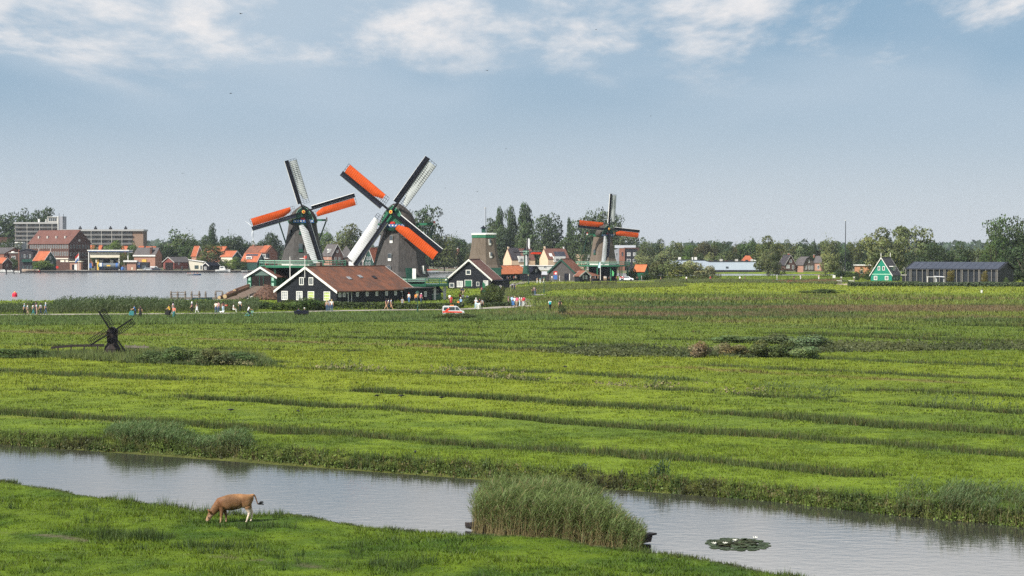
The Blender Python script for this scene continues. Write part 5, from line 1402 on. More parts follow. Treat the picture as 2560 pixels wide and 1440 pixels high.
for i in range(6):
    for j in range(2):
        x0 = Ln * .38 + i * Ln * .085; y0 = -W / 2 * (.34 + .24 * j); y1 = y0 - W / 2 * .22; zz = lambda y: z(622) + y * sl + .32
        MB().prism([(x0, y0, zz(y0)), (x0 + Ln * .075, y0, zz(y0)), (x0 + Ln * .075, y1, zz(y1)), (x0, y1, zz(y1))], (0, -.04, .05)).build('solar_panel', SOLAR, hs)
d = MB().box(Ln * .25, Ln * .8, -W / 2 - .3, -W / 2 + 1.5, z(655), z(641)).build('dormer', WHITE, hs); fr = (Vector((0, -W / 2 - .301, 0)), Vector((1, 0, 0)), Vector((0, -1, 0)))
win(hs, 'r', Ln * .42, z(654), 2.2, 1.6, WHITE, GLASS, 3, 1, fr=fr)
MB().prism([(Ln * .12, -W / 2 * .5, z(622) - W / 4 * sl + .32), (Ln * .26, -W / 2 * .5, z(622) - W / 4 * sl + .32), (Ln * .26, -W / 2 * .8, z(622) - W * .4 * sl + .32), (Ln * .12, -W / 2 * .8, z(622) - W * .4 * sl + .32)], (0, -.03, .05)).build('skylight', WHITE, hs)
chimney(hs, .5, 0, z(626), z(616), .7, BRICK_Y); chimney(hs, Ln - .8, 0, z(626), z(617), .6, WHITE)
a = at(1256, 628, 945)
t = thing('terrace', 'white low terrace front below the cream gabled houses', 'building', (a.x, a.y, 0))
wT = (1440 - 1256) * 945 / FPX
MB().box(0, wT, 0, 4, 0, CAMH - (665 - 628) * 945 / FPX).build('wall', pm('pale_plaster', (.50, .50, .48), (.42, .43, .43), .5, .8), t); MB().box(-.2, wT + .2, -.3, 4.2, CAMH - (665 - 628) * 945 / FPX, CAMH - (663 - 628) * 945 / FPX).build('roof_edge', WHITE, t)
DIM[t.name] = (0, wT, 0)
for i in range(9): win(t, 'r', 1.5 + i * wT / 9.3, .9, 1.7, 1.4, WHITE, GLASS, 2, 1)
p = at(1440, 628, 970)
t = thing('cream_block', 'plain cream flat-roofed block left of the third windmill', 'building', (p.x, p.y, 0))
MB().box(0, 5.3, 0, 6, 0, CAMH - (636 - 628) * 970 / FPX).build('wall', BRICK_Y, t); MB().box(5.3, 7.4, -.2, 6, 0, CAMH - (637 - 628) * 970 / FPX).build('white_bay', WHITE, t); MB().box(2.9, 4.0, 1, 2, 7.7, 8.4).build('chimney', BRICK_Y, t)
DIM[t.name] = (0, 6, 0)
win(t, 'r', 5.3, 4.6, .7, 1.8, DGREY, GLASS)
p = at(1530, 628, 930); s7 = FPX / 930
t = thing('modern_building', 'dark modern building with red brick corner and glass bays behind the third windmill', 'building', (p.x, p.y, 0))
zz = lambda py: CAMH - (py - 628) / s7
X7 = lambda px: (px - 1530) / s7
MB().box(X7(1562), X7(1597), 0, 8, 0, zz(622)).build('dark_block', DGREY, t); MB().box(X7(1593), X7(1598), -.3, 8.2, 0, zz(619)).build('brick_edge', BRICK, t)
MB().box(X7(1560), X7(1597), -.25, 8.1, zz(622), zz(619)).build('roof_edge', BRICK, t)
MB().box(X7(1548), X7(1562), -.6, 6, 0, zz(621)).build('brick_corner', BRICK_R, t)
MB().prism([(X7(1530), 0, zz(660)), (X7(1548), 0, zz(660)), (X7(1548), 0, zz(620)), (X7(1530), 0, zz(629))], (0, 6, 0)).build('grey_wing', pm('grey_cladding', (.24, .25, .28), None, 1, .6), t)
MB().box(X7(1538), X7(1590), 2, 5, zz(620), zz(613)).build('roof_house', pm('light_cladding', (.42, .45, .50), None, 1, .5), t)
DIM[t.name] = (0, 6, 0)
for px, py, w, h in ((1572, 640, 1.6, 1.6), (1587, 640, 1.6, 1.6), (1572, 655, 1.8, 1.4), (1587, 655, 1.8, 1.4), (1535, 640, .8, 1.6), (1542, 640, .8, 1.6), (1538, 655, 1.2, 1.6)): win(t, 'r', X7(px), zz(py), w, h, WHITE, CURT if py == 640 and px > 1550 else GLASS)
win(t, 'r', X7(1556), zz(640), .7, 1.8, DGREY, GLASS, fr=(Vector((0, -.6, 0)), Vector((1, 0, 0)), Vector((0, -1, 0))))
# ================================================================== town on the far left bank
# quay wall
QY = 905.0
def zY(py, Yd): return CAMH - (py - 628) * Yd / FPX
def xP(px, Yd): return at(px, 628, Yd).x
QUAYW = pm('quay_timber', (.035, .036, .042), (.022, .023, .028), .8, .8)
q0, q1 = xP(-80, QY), xP(720, QY)
t = thing('quay_wall', 'dark timber quay wall along the far bank of the river', 'quay wall', (q0, QY - 9, 0))
MB().box(0, q1 - q0, 0, 9.5, -1.2, .12).build('wall', QUAYW, t); MB().box(-.1, q1 - q0, -.15, 9.5, .12, .32).build('coping', pm('quay_top', (.16, .14, .12), (.11, .10, .09), 1, .9), t)
pm2 = MB().box(-.14, .14, -.16, -.02, -1.2, .3).mesh('pile', QUAYW)
for i in range(46): put('pile', pm2, t, ((q1 - q0) * i / 46, 0, 0))
# brick warehouse
hs, W, Ln, z = hpx('brick_warehouse', 'large brown brick warehouse with hipped-looking red roof and rows of narrow windows', 178, 220.5, 53, 678, 608, 576, 940, 140, BRICK, pm('warehouse_tiles', (.145, .066, .053), (.105, .050, .042), .5, .85, detail=8), trim=None, over=.5)
for i in range(17): win(hs, 'l', Ln * (.035 + .057 * i), z(621), 1.05, 1.7, CONC, GLASS, 2, 1)
for i in range(17): win(hs, 'l', Ln * (.035 + .057 * i), z(639), 1.05, 1.8, CONC, GLASS, 2, 1)
for r in (621, 640):
    for i in range(7): win(hs, 'g', -W * .40 + W * .135 * i, z(r), .75, 1.7, CONC, GLASS, 1, 1)
MB().tube((-.02, .2, z(601)), (-.10, .2, z(601)), .6, .6, 14).build('round_window', CONC, hs)
MB().box(.05, Ln * .55, W / 2 + .01, W / 2 + .5, z(648), z(645)).build('cornice', pm('pale_stone', (.56, .52, .45), None, 1, .8), hs)
MB().box(-.3, -.01, -W / 2, W / 2, z(648.5), z(647)).build('gable_cornice', CONC, hs)
for i in range(4):
    x = Ln * (.18 + .22 * i); y = W / 2 * .62
    MB().box(x - .45, x + .45, y - .5, y + .5, z(608) + (W / 2 - y) * (z(576) - z(608)) / (W / 2), z(608) + (W / 2 - y) * (z(576) - z(608)) / (W / 2) + 1.1).build('dormer', CONC, hs)
for f, w_ in ((.05, 2.0), (.16, 3.0)): win(hs, 'l', Ln * f, z(655), w_, 1.2, WHITE, CREAMP, 3, 1)
# warehouse entrance with white door
p = at(188, 628, 918)
t = thing('entrance_porch', 'pale stone entrance with white door at the corner of the brick warehouse', 'porch', (p.x, p.y, 0))
MB().box(-2.6, 2.6, 0, 4, 0, zY(655, 918)).build('wall', BRICK_P, t); MB().box(-2.9, 2.9, -.4, 4.2, zY(655, 918), zY(652.5, 918)).build('roof', CREAMP, t)
MB().box(-.4, .9, -.06, -.01, 0, 3.0).build('door', WHITE, t); MB().box(-1.5, -.5, -.05, -.01, 0, 2.8).build('door', NAVY, t)
# slab blocks
def flats(name, label, x0, x1, ytop, ybot, Yd, floors, bays, mat_, roofm, slabh=1.0, dep=11, endw=0.0):
    a, b = xP(x0, Yd), xP(x1, Yd); zt, z0 = zY(ytop, Yd), 0
    t = thing(name, label, 'apartment block', (a, Yd, 0)); Lb = b - a
    MB().box(0, Lb, 0, dep, z0, zt - slabh).build('wall', mat_, t)
    MB().box(-.5, Lb + .5, -1.2, dep + .4, zt - slabh, zt).build('roof', roofm, t)
    fh = (zt - slabh - zY(ybot, Yd)) / floors
    DIM[t.name] = (0, Lb, 0)
    bw = (Lb - endw) / bays
    for f in range(floors):
        zf_ = zY(ybot, Yd) + f * fh
        bal = MB().box(0, Lb - endw, -1.1, -.02, zf_ - .12, zf_ + .06).box(0, Lb - endw, -1.1, -1.02, zf_ + .06, zf_ + fh * .36).build('balcony', pm('balcony_panel', (.17, .165, .16), (.11, .11, .11), .25, .7), t)
        for i in range(bays):
            win(t, 'r', bw * (i + .30), zf_ + fh * .30, bw * .44, fh * .56, CONC, CURT if (i * 3 + f) % 4 == 0 else GLASS, 2, 1)
            win(t, 'r', bw * (i + .72), zf_ + fh * .05, bw * .24, fh * .80, CONC, GLASS, 1, 1)
    for i in range(1, bays):
        if i % 2 == 0: MB().box(bw * i - .1, bw * i + .1, -1.15, -.01, 0, zt - slabh).build('party_wall', CONC, t)
    return t, Lb, zt
t, Lb, zt = flats('apartment_block', 'long flat-roofed apartment block with a plain brick end behind the brick warehouse', 152, 358, 573.5, 622, 1040, 4, 14, BRICK_G, pm('white_fascia', (.33, .33, .33), None, 1, .7), .9, endw=5.5)
MB().box(Lb - 5.3, Lb + .05, -.05, -.001, 0, zt - .95).build('end_wall', pm('end_brick', (.25, .17, .13), (.21, .145, .11), 1, .9), t)
for px in (197, 235.5, 273, 311): c = MB().box(xP(px, 1040) - xP(152, 1040) - .7, xP(px, 1040) - xP(152, 1040) + .7, 3, 4.5, zt, zt + 1.0).tube((xP(px, 1040) - xP(152, 1040), 3.7, zt + 1.0), (xP(px, 1040) - xP(152, 1040), 3.7, zt + 1.8), .45, .3, 6).build('roof_vent', DGREY, t)
t, Lb, zt = flats('apartment_block', 'shorter apartment block with white roof edge and lift tower at the upper left', 38, 147, 555.5, 612, 1060, 5, 7, BRICK_G, pm('white_fascia', (.33, .33, .33), None, 1, .7), .9)
s6 = FPX / 1060; X6 = lambda px: (px - 38) / s6
MB().box(X6(120), X6(146), -1.0, 8, zt, zY(542.5, 1060)).build('roof_room', CONC, t)
for i in range(4): MB().box(X6(123 + i * 5.2), X6(127 + i * 5.2), -1.06, -1.01, zt + .6, zY(546, 1060)).build('window', GLASS, t)
MB().box(X6(120), X6(148), -1.5, 8.2, zY(543, 1060), zY(541.8, 1060)).build('room_roof', WHITE, t)
MB().box(X6(146), X6(158), -1.2, 8, 0, zY(541, 1060)).build('lift_tower', pm('tower_plaster', (.30, .31, .34), (.26, .27, .30), .4, .8), t)
MB().box(X6(146), X6(148), -1.6, -1.25, 0, zY(541, 1060)).build('white_pilaster', WHITE, t)
for px, y1 in ((117, 517), (147, 533), (158, 534), (127, 536)): MB().tube((X6(px), 1, zt), (X6(px), 1, zY(y1, 1060)), .16, .10, 6).build('antenna', DGREY, t)
MB().box(X6(94), X6(98), 1, 2, zt, zt + 1.7).build('roof_vent', WHITE, t); MB().box(X6(113), X6(115), 1, 2, zt, zt + 1.6).build('roof_vent', WHITE, t)
# low block by the flats
p = at(-30, 628, 1000)
t = thing('flat_hall', 'grey flat-roofed hall with a bright white roof edge at the left', 'building', (p.x, p.y, 0))
MB().box(0, (52 + 30) / FPX * 1000, 0, 12, 0, zY(607, 1000)).build('wall', pm('grey_wall', (.24, .26, .29), None, 1, .8), t)
MB().box((33 + 30) / FPX * 1000, (57 + 30) / FPX * 1000, -.6, 5, zY(608, 1000), zY(605, 1000)).build('roof_edge', WHITE, t); MB().box(0, (18 + 30) / FPX * 1000, -.3, 10, zY(607, 1000), zY(593, 1000)).build('upper_floor', BRICK, t)
# narrow dark house with balcony
t = thing('dark_house', 'narrow dark house with a bowed top and green balcony on the quay', 'house', (xP(48, 918), 918, 0))
wv = xP(82, 918) - xP(48, 918); zt = zY(629, 918)
pts = [(0, 0, -.4), (wv, 0, -.4), (wv, 0, zt), (wv * .78, 0, zt + .5), (wv * .5, 0, zt + .95), (wv * .22, 0, zt + .4), (0, 0, zt)]
MB().prism(pts, (0, 9, 0)).build('wall', pm('dark_boards', (.040, .036, .042), (.028, .026, .032), 1, .7), t)
MB().prism([(-.2, -.2, zt), (wv * .22, -.2, zt + .42), (wv * .5, -.2, zt + .98), (wv * .78, -.2, zt + .52), (wv + .2, -.2, zt), (wv + .2, -.2, zt + .25), (wv * .5, -.2, zt + 1.25), (-.2, -.2, zt + .25)], (0, 9.2, 0)).build('roof', NAVY, t)
DIM[t.name] = (0, wv, 0)
for f in (.2, .4, .6, .8): win(t, 'r', wv * f, zY(645, 918), .7, 1.7, WHITE if f in (.4, .8) else DGREY, GLASS)
MB().box(wv * .22, wv, -1.0, -.02, zY(655, 918), zY(654, 918)).box(wv * .22, wv, -1.0, -.95, zY(654, 918), zY(648, 918)).build('balcony', DGREEN, t)
for f in (.3, .6, .85): win(t, 'r', wv * f, .3, .8, 2.0, DGREEN, GLASS)
MB().box(-.5, -.05, .5, 1.2, -.4, zY(624, 918)).build('side_pier', BRICK_R, t)
hs, W, Ln, z = hpx('wooden_house', 'dark blue-green wooden house with a bright orange roof and white gable edge on the quay', 114, 136.5, 82, 677, 651, 629, 915, 146, GRGREEN, TILE_OR, barge=.35, over=.3, finial=True)
win(hs, 'g', .1, z(649), .9, 1.7, WHITE, GLASS, 2, 3); win(hs, 'g', -1.2, z(663), 1.0, 1.5, WHITE, GLASS, 2, 2); win(hs, 'g', 1.1, z(663), 1.0, 1.5, WHITE, GLASS, 2, 2)
win(hs, 'l', 1.2, z(659), .9, 1.2, WHITE, GLASS); win(hs, 'l', 3.2, z(659), .9, 1.2, WHITE, GLASS)
hs, W, Ln, z = hpx('brick_cottage', 'small brick cottage with orange roof and white edges at the left picture edge', 9, 27, -20, 676, 658, 645, 915, 146, BRICK, TILE_OR, barge=.3, over=.25)
win(hs, 'g', 0, z(666), .8, 1.2, WHITE, GLASS, 2, 2); chimney(hs, .3, .1, z(650), z(641), .7, BRICK)
hs, W, Ln, z = hpx('brick_house', 'brick house with a grey roof behind the small orange-roofed cottage', 23, 50, -20, 676, 634, 620, 940, 165, BRICK_R, TILE_GR, trim=None)
chimney(hs, .6, 0, z(625), z(619), .8, BRICK_R); win(hs, 'l', 2.5, z(650), 1.4, 1.4, WHITE, GLASS, 2, 1)
t = thing('flat_extension', 'flat-roofed brick house with a white dome light left of the dark narrow house', 'house', (xP(23, 930), 930, 0))
we = xP(50, 930) - xP(23, 930)
MB().box(0, we, 0, 8, 0, zY(633, 930)).build('wall', BRICK, t); MB().box(-.2, we + .2, -.3, 8, zY(633, 930), zY(631, 930)).build('roof_edge', CONC, t); MB().lathe([(.95, zY(631, 930)), (.7, zY(629, 930)), (.2, zY(628.3, 930))], 10, (1.4, 1.5)).build('dome_light', WHITE, t)
DIM[t.name] = (0, we, 0); win(t, 'r', 2.0, zY(648, 930), 1.8, 1.5, WHITE, GLASS, 2, 1)
# filling station
t = thing('filling_station', 'filling station with a white canopy roof and pale fascia boards on the quay', 'filling station', (xP(221, 930), 930, 0))
wf = xP(324, 930) - xP(221, 930); X9 = lambda px: xP(px, 930) - xP(221, 930); Z9 = lambda py: zY(py, 930)
MB().box(-.2, wf, -2, 9, Z9(627.5), Z9(624.5)).build('roof', WHITE, t); MB().box(.3, wf - .3, -1.8, 8.8, Z9(629.5), Z9(627.5)).build('roof_edge', BLUEP, t)
MB().box(X9(226), X9(300), -.6, -.3, Z9(644), Z9(630.5)).build('fascia', CREAMP, t); MB().box(X9(300), X9(324), .5, 8, Z9(632.5), Z9(630)).build('end_beam', WHITE, t)
for px in (222, 298, 320, 258): MB().box(X9(px) - .2, X9(px) + .2, -.4, 0, 0, Z9(629)).build('post', WHITE if px != 258 else DGREY, t)
for px in (250, 288): MB().lathe([(.75, Z9(630.5)), (.75, Z9(629.9)), (.4, Z9(628.9))], 10, (X9(px), -.6)).build('lamp_dome', WHITE, t)
MB().box(X9(229), X9(296), 8, 8.4, 0, Z9(646)).build('back_wall', DGREY, t)
for i, px in enumerate((232, 243, 268, 285, 308)): MB().box(X9(px), X9(px + 8), 6, 7, Z9(655 if i % 2 else 657), Z9(650)).build('shop_panel', (CREAMP, WHITE, WHITE, CREAMP, WHITE)[i], t)
MB().box(X9(241), X9(246), 1, 1.6, .2, Z9(649)).build('pump_sign', GOLD, t); 
for px in (236, 305, 312): MB().box(X9(px), X9(px) + .8, 3, 3.6, 0, 1.9).build('pump', BLUEP, t)
# tanker at the pumps
t = thing('tank_lorry', 'long grey tank lorry with blue, white and green end parked at the filling station', 'lorry', (xP(246, 915), 915, 0))
X10 = lambda px: xP(px, 915) - xP(246, 915); Z10 = lambda py: zY(py, 915)
MB().tube((X10(258), 0, 2.35), (X10(299), 0, 2.35), 1.22, 1.22, 16).build('tank', pm('tank_grey', (.12, .14, .16), (.09, .11, .13), .4, .4), t)
MB().tube((X10(248), 0, 2.35), (X10(257.5), 0, 2.35), 1.25, 1.25, 16).build('tank_end', BLUEP, t); MB().box(X10(250), X10(256), -1.28, -1.1, 2.0, 3.7).build('white_panel', WHITE, t); MB().box(X10(246.5), X10(249.5), -1.2, -1.0, 1.6, 2.9).build('green_panel', GREENP, t)
MB().tube((X10(290), 0, 2.35), (X10(295), 0, 2.35), 1.24, 1.24, 16).build('blue_band', BLUEP, t); MB().box(X10(268), X10(277), -1.24, -1.20, 2.1, 2.7).build('name_panel', GOLD, t)
MB().box(X10(247), X10(299), -.9, .9, .75, 1.15).build('chassis', DGREY, t)
wm = MB().tube((0, -1.15, .5), (0, -.8, .5), .5, .5, 12).mesh('wheel', NAVY)
for px in (252, 258, 282, 288, 295): put('wheel', wm, t, (X10(px), 0, 0))
# grey-roofed house, kiosks
hs, W, Ln, z = hpx('grey_roofed_house', 'brick house with big grey roof, white eaves and a chimney on the quay', 391, 402, 335, 668, 638.5, 620, 945, 163, BRICK_P, TILE_GR, trim=None, over=.3)
MB().box(-.3, Ln + .3, W / 2 + .1, W / 2 + .55, z(641), z(637.5)).build('gutter_board', WHITE, hs); c = chimney(hs, Ln * .22, W / 2 * .75, z(639), z(618), 1.0, BRICK)
t = thing('brick_kiosk', 'small flat-roofed pink brick kiosk on the quay edge', 'kiosk', (xP(310, 912), 912, 0)); X11 = lambda px: xP(px, 912) - xP(310, 912); Z11 = lambda py: zY(py, 912)
MB().box(X11(317), X11(340), 0, 4, 0, Z11(655)).build('wall', BRICK_P, t); MB().box(X11(309), X11(342.5), -.8, 4.3, Z11(655), Z11(651)).build('roof', WHITE, t); MB().box(X11(328), X11(332), -.05, -.01, .5, 1.6).build('hatch', CREAMP, t); MB().box(X11(310), X11(311.5), -.5, -.3, 0, Z11(655)).build('post', OLDW, t)
t = thing('sign_kiosk', 'dark glazed kiosk with blue sign beside the brick kiosk', 'kiosk', (xP(341, 913), 913, 0)); X12 = lambda px: xP(px, 913) - xP(341, 913)
MB().box(0, X12(371), 0, 4, 0, zY(655.5, 913)).build('wall', DGREY, t); MB().box(X12(343), X12(350), -.06, -.01, zY(668, 913), zY(656, 913)).build('sign', BLUEP, t); MB().box(X12(344), X12(349), -.09, -.06, zY(662, 913), zY(657.5, 913)).build('sign_mark', WHITE, t)
MB().box(X12(355), X12(365), -.04, -.01, .4, 2.4).build('window', GLASS, t); MB().box(X12(354), X12(365), .5, 2, zY(655, 913), zY(648.5, 913)).build('roof_box', GOLD, t)
t = thing('rowing_boat', 'small cream dinghy lying ashore below the blue sign', 'boat', (xP(349, 908), 908, .32))
MB().loft([[(x, -.6 * w, .5), (x, -.45 * w, 0), (x, .45 * w, 0), (x, .6 * w, .5)] for x, w in ((-1.2, .7), (0, 1), (1.0, .8), (1.8, .1))]).build('hull', CREAMP, t); MB().box(-.2, .1, -.5, .5, .45, .52).build('thwart', OLDW, t)
# red boathouse and its neighbours
hs, W, Ln, z = hpx('boathouse', 'red boarded boathouse with open front and dark grey roof on the quay', 406, 437, 470, 671, 655, 643, 912, 58, pm('red_boards', (.19, .060, .050), (.15, .05, .042), 1, .7, boards=.4), TILE_GR, barge=.25, over=.4, trim=CONC)
MB().box(-.05, -.01, -W * .42, W * .30, .1, z(656)).build('shade_panel', pm('painted_dark_interior', (.008, .007, .008), None, 1, .9), hs); win(hs, 'r', 3.0, z(662), .9, .9, WHITE, CURT); door(hs, 'r', 5.2, .8, 1.9, DGREY, WHITE)  # dark sheet on the front paints the boathouse's inner shade
t = thing('pale_shed', 'pale flat-roofed boat shed right of the red boathouse', 'shed', (xP(472, 918), 918, 0)); we = xP(507, 918) - xP(472, 918)
MB().prism([(0, 0, 0), (we, 0, 0), (we, 0, zY(655.5, 918)), (0, 0, zY(650, 918))], (0, 6, 0)).build('wall', pm('cream_wall', (.58, .55, .46), None, 1, .8), t); MB().prism([(-.3, -.4, zY(650, 918)), (we + .5, -.4, zY(655.5, 918)), (we + .5, -.4, zY(654, 918)), (-.3, -.4, zY(648.5, 918))], (0, 7, 0)).build('roof', WHITE, t)
DIM[t.name] = (0, we, 0); win(t, 'r', we * .55, .9, 1.8, 1.6, DGREEN, GLASS, 3, 1); win(t, 'r', we * .88, .6, .9, 1.9, WHITE, GLASS)
hs, W, Ln, z = hpx('boathouse', 'little black boathouse with white gable edges at the water', 506, 523, 545, 676, 664, 657, 908, 56, BLACKW, NAVY, barge=.3, over=.3)
win(hs, 'g', -.3, .6, 1.4, 1.3, WHITE, GLASS, 3, 1)
# orange roofs
hs, W, Ln, z = hpx('orange_roofed_house', 'orange tiled house half covered by the big spreading tree', 492, 506, 474, 664, 637, 616, 945, 118, BRICK_P, TILE_OR, barge=.4)
hs, W, Ln, z = hpx('orange_roofed_house', 'orange roof peeping between trees left of the long orange roof', 560, 572, 510, 664, 630, 617, 985, 160, BRICK_R, TILE_OR, trim=None)
hs, W, Ln, z = hpx('long_orange_house', 'low house with long orange roof, cream wall and dark white-edged gable', 583, 600, 551, 672, 641, 628, 930, 146, GRGREEN, TILE_OR, barge=.4)
MB().box(.1, Ln - .1, W / 2 + .01, W / 2 + .06, 0, z(640)).build('side_wall', CREAMP, hs); win(hs, 'g', -.4, z(646), .9, 1.0, WHITE, GLASS); win(hs, 'g', .6, z(655), 1.3, 1.5, WHITE, GLASS, 2, 1)
hs, W, Ln, z = hpx('solar_roof_house', 'house with orange roof, solar strip, white dormer and dark gable on the quay', 644, 661, 600, 676, 653, 634, 915, 142, GRGREEN, TILE_OR, barge=.4)
sl = (z(634) - z(653)) / (W / 2); zz = lambda y: z(634) - y * sl + .30
for i in range(5): MB().prism([(Ln * (.12 + .15 * i), .4, zz(.4)), (Ln * (.12 + .15 * i) + Ln * .14, .4, zz(.4)), (Ln * (.12 + .15 * i) + Ln * .14, W * .19, zz(W * .19)), (Ln * (.12 + .15 * i), W * .19, zz(W * .19))], (0, .04, .05)).build('solar_panel', SOLAR, hs)
d = MB().box(Ln * .36, Ln * .72, W / 2 - 1.4, W / 2 - .2, z(648), z(641)).build('dormer', WHITE, hs); fr = (Vector((0, W / 2 - .199, 0)), Vector((1, 0, 0)), Vector((0, 1, 0)))
win(hs, 'l', Ln * .54, z(647.5), Ln * .3, 1.0, WHITE, GLASS, 4, 1, fr=fr); win(hs, 'g', 0, z(651), .8, 1.6, WHITE, GLASS); win(hs, 'g', .9, z(672), 1.2, 1.8, WHITE, CREAMP)
MB().lathe([(.5, 0), (.45, .06)], 12).build('roof_dish', WHITE, hs).location = (Ln * .85, W / 2 * .72, zz(W / 2 * .72) + .05)
hs, W, Ln, z = hpx('big_brick_house', 'broad brick house with two chimneys and red and orange roof behind the left windmill', 668, 690, 614, 668, 633, 616, 960, 160, BRICK_R, TILE_RED, trim=None, over=.3)
MB().prism([(.3, .2, z(616) + .46), (Ln * .32, .2, z(616) + .46), (Ln * .32, W / 2 + .2, z(633) + .3), (.3, W / 2 + .2, z(633) + .3)], (0, .03, .05)).build('orange_roof_half', TILE_OR, hs)
chimney(hs, 1.6, 0, z(620), z(613), 1.0, BRICK_R); chimney(hs, Ln - 1.5, 0, z(620), z(612), 1.0, BRICK_R)
MB().box(-2, Ln * .6, W / 2 + .02, W / 2 + 1.6, z(646), z(634)).build('front_storey', DGREY, hs); MB().box(-2.2, Ln * .62, W / 2, W / 2 + 1.8, z(646.5), z(645)).build('white_band', WHITE, hs)
fr = (Vector((0, W / 2 + 1.601, 0)), Vector((1, 0, 0)), Vector((0, 1, 0)))
for f in (.0, .15, .3, .45): win(hs, 'l', Ln * f, z(644), 1.6, 1.6, WHITE, GLASS, 2, 1, fr=fr)
hs, W, Ln, z = hpx('grey_gabled_house', 'house with brownish gable and dark roof above the red boathouse', 406, 432, 444, 660, 628, 608, 985, 55, BRICK_G, TILE_GR, trim=None)
MB().prism([(Ln * .3, -W / 2 * .4, z(608) - W * .2 * (z(608) - z(628)) / (W / 2) + .35), (Ln * .7, -W / 2 * .4, z(608) - W * .2 * (z(608) - z(628)) / (W / 2) + .35), (Ln * .7, -W / 2 * .62, z(608) - W * .31 * (z(608) - z(628)) / (W / 2) + .35), (Ln * .3, -W / 2 * .62, z(608) - W * .31 * (z(608) - z(628)) / (W / 2) + .35)], (0, -.04, .05)).build('white_roof_strip', WHITE, hs)
for x0, x1, ly, lb_ in ((221, 240, 614, 'orange roof next to the dark gable of the brick warehouse'), (246, 258, 614, 'small orange roof left of the bright green tree over the canopy'), (302, 322, 616, 'orange roof over the right end of the filling station canopy'), (345, 362, 616, 'orange roof left of the chimney of the grey-roofed house'), (362, 392, 617, 'orange ridge just over the grey roof with the chimney')):
    hs, W, Ln, z = hpx('orange_roofed_house', lb_, x1 - 6, x1, x0, 664, ly + 14, ly, 1000, 160, BRICK_R, TILE_OR, trim=None, group='orange roofs above the filling station')
# flag
p = at(197, 628, 909)
t = thing('flagpole', 'white flagpole with a red, white and blue flag before the brick warehouse', 'flagpole', (p.x, p.y, 0))
MB().tube((0, 0, 0), (0, 0, zY(631, 909)), .12, .07, 8).build('pole', WHITE, t)
zt = zY(632, 909)
for i, (n_, mm) in enumerate((('red_stripe', REDP), ('white_stripe', WHITE), ('blue_stripe', BLUEP))):
    m = MB(); rows_ = []
    for k in range(9):
        f = k / 8; x = -1.6 * f; dz = -2.1 * f ** .85; y = .15 * math.sin(f * 5)
        rows_.append([(x, y, zt - 1.0 * i + dz * .9), (x, y, zt - 1.0 * (i + 1) + dz * .9 + .01)])
    m.loft(rows_, cap=False, closed=False); m.build(n_, mm, t)
# bollards, fences, people-high bits along the quay
t = thing('picnic_fence', 'grey plank fence on the quay before the entrance porch', 'fence', (xP(169, 906), 903, 0))
for k in range(4): MB().box(0, xP(194, 906) - xP(169, 906), -.05, .02, -.7 + .34 * k, -.44 + .34 * k).build('rail', OLDW, t)
t = thing('white_fence', 'low white lattice fence on the quay right of the flagpole', 'fence', (xP(201, 906), 903, 0)); wl_ = xP(222, 906) - xP(201, 906)
for k in range(2): MB().box(0, wl_, -.05, .02, -.2 + .45 * k, 0 + .45 * k).build('rail', WHITE, t)
for k in range(6): MB().box(wl_ * k / 5 - .06, wl_ * k / 5 + .06, -.08, -.05, -.6, .5).build('post', OLDW, t)
t = thing('round_sign', 'round bright red sign beside the dark wooden house', 'sign', (xP(143, 908), 908, 0)); MB().box(-.06, .06, 0, .1, 0, 1.2).build('post', DGREY, t); MB().tube((0, -.05, 1.7), (0, -.12, 1.7), .62, .62, 16).build('disc', REDP, t)
t = thing('beach_banner', 'tall blue banner at the left end of the filling station', 'banner', (xP(226, 909), 909, 0)); MB().box(-.05, .05, 0, .1, 0, 3.8).build('pole', DGREY, t); MB().prism([(-.6, 0, 1.4), (.6, 0, 1.3), (.55, 0, 3.4), (0, 0, 3.7), (-.5, 0, 3.3)], (0, .05, 0)).build('cloth', BLUEP, t)
t = thing('blue_tank', 'round bright blue tank by the white filling station post', 'tank', (xP(306, 909), 909, 0)); MB().lathe([(.5, .1), (.7, .4), (.75, 1.0), (.6, 1.6), (.2, 1.9)], 12).build('shell', BLUEP, t)
# distant tall things
t = thing('power_chimney', 'slender grey chimney stack rising far behind the capless mill', 'chimney', (xP(1213, 1500), 1500, 0)); MB().tube((0, 0, 0), (0, 0, zY(518, 1500)), .85, .62, 12).build('stack', pm('stack_grey', (.30, .33, .38), None, 1, .8), t); MB().lathe([(.7, zY(521, 1500)), (.7, zY(519, 1500))], 12).build('rim', CONC, t)
t = thing('mast', 'thin dark mast standing alone above the trees on the right', 'mast', (xP(2113, 800), 800, 0)); MB().tube((0, 0, 0), (.15, 0, zY(552, 800)), .22, .13, 8).build('shaft', DGREY, t); MB().lathe([(.16, zY(552, 800)), (.2, zY(550, 800))], 8).build('tip', WHITE, t)
t = thing('church_spire', 'tiny far church spire above the trees', 'church', (xP(2036, 2100), 2100, 0)); MB().box(-2.2, 2.2, -2.2, 2.2, 0, 12).build('tower', pm('far_stone', (.2, .2, .22), None, 1, .9), t); MB().lathe([(2.2, 12), (.9, 17), (.1, 22.5)], 8).build('spire', DGREY, t)
t = thing('wind_turbine', 'pale modern wind turbine far off left of the orange sail', 'wind turbine', (xP(633, 3000), 3000, 0)); hz = zY(568, 3000)
LG = pm('turbine_white', (.62, .65, .68), None, 1, .6)
MB().tube((0, 0, 0), (0, 0, hz), .9, .55, 10).build('tower', LG, t); MB().box(-.7, .7, -2, 2, hz - .6, hz + .9).build('nacelle', LG, t)
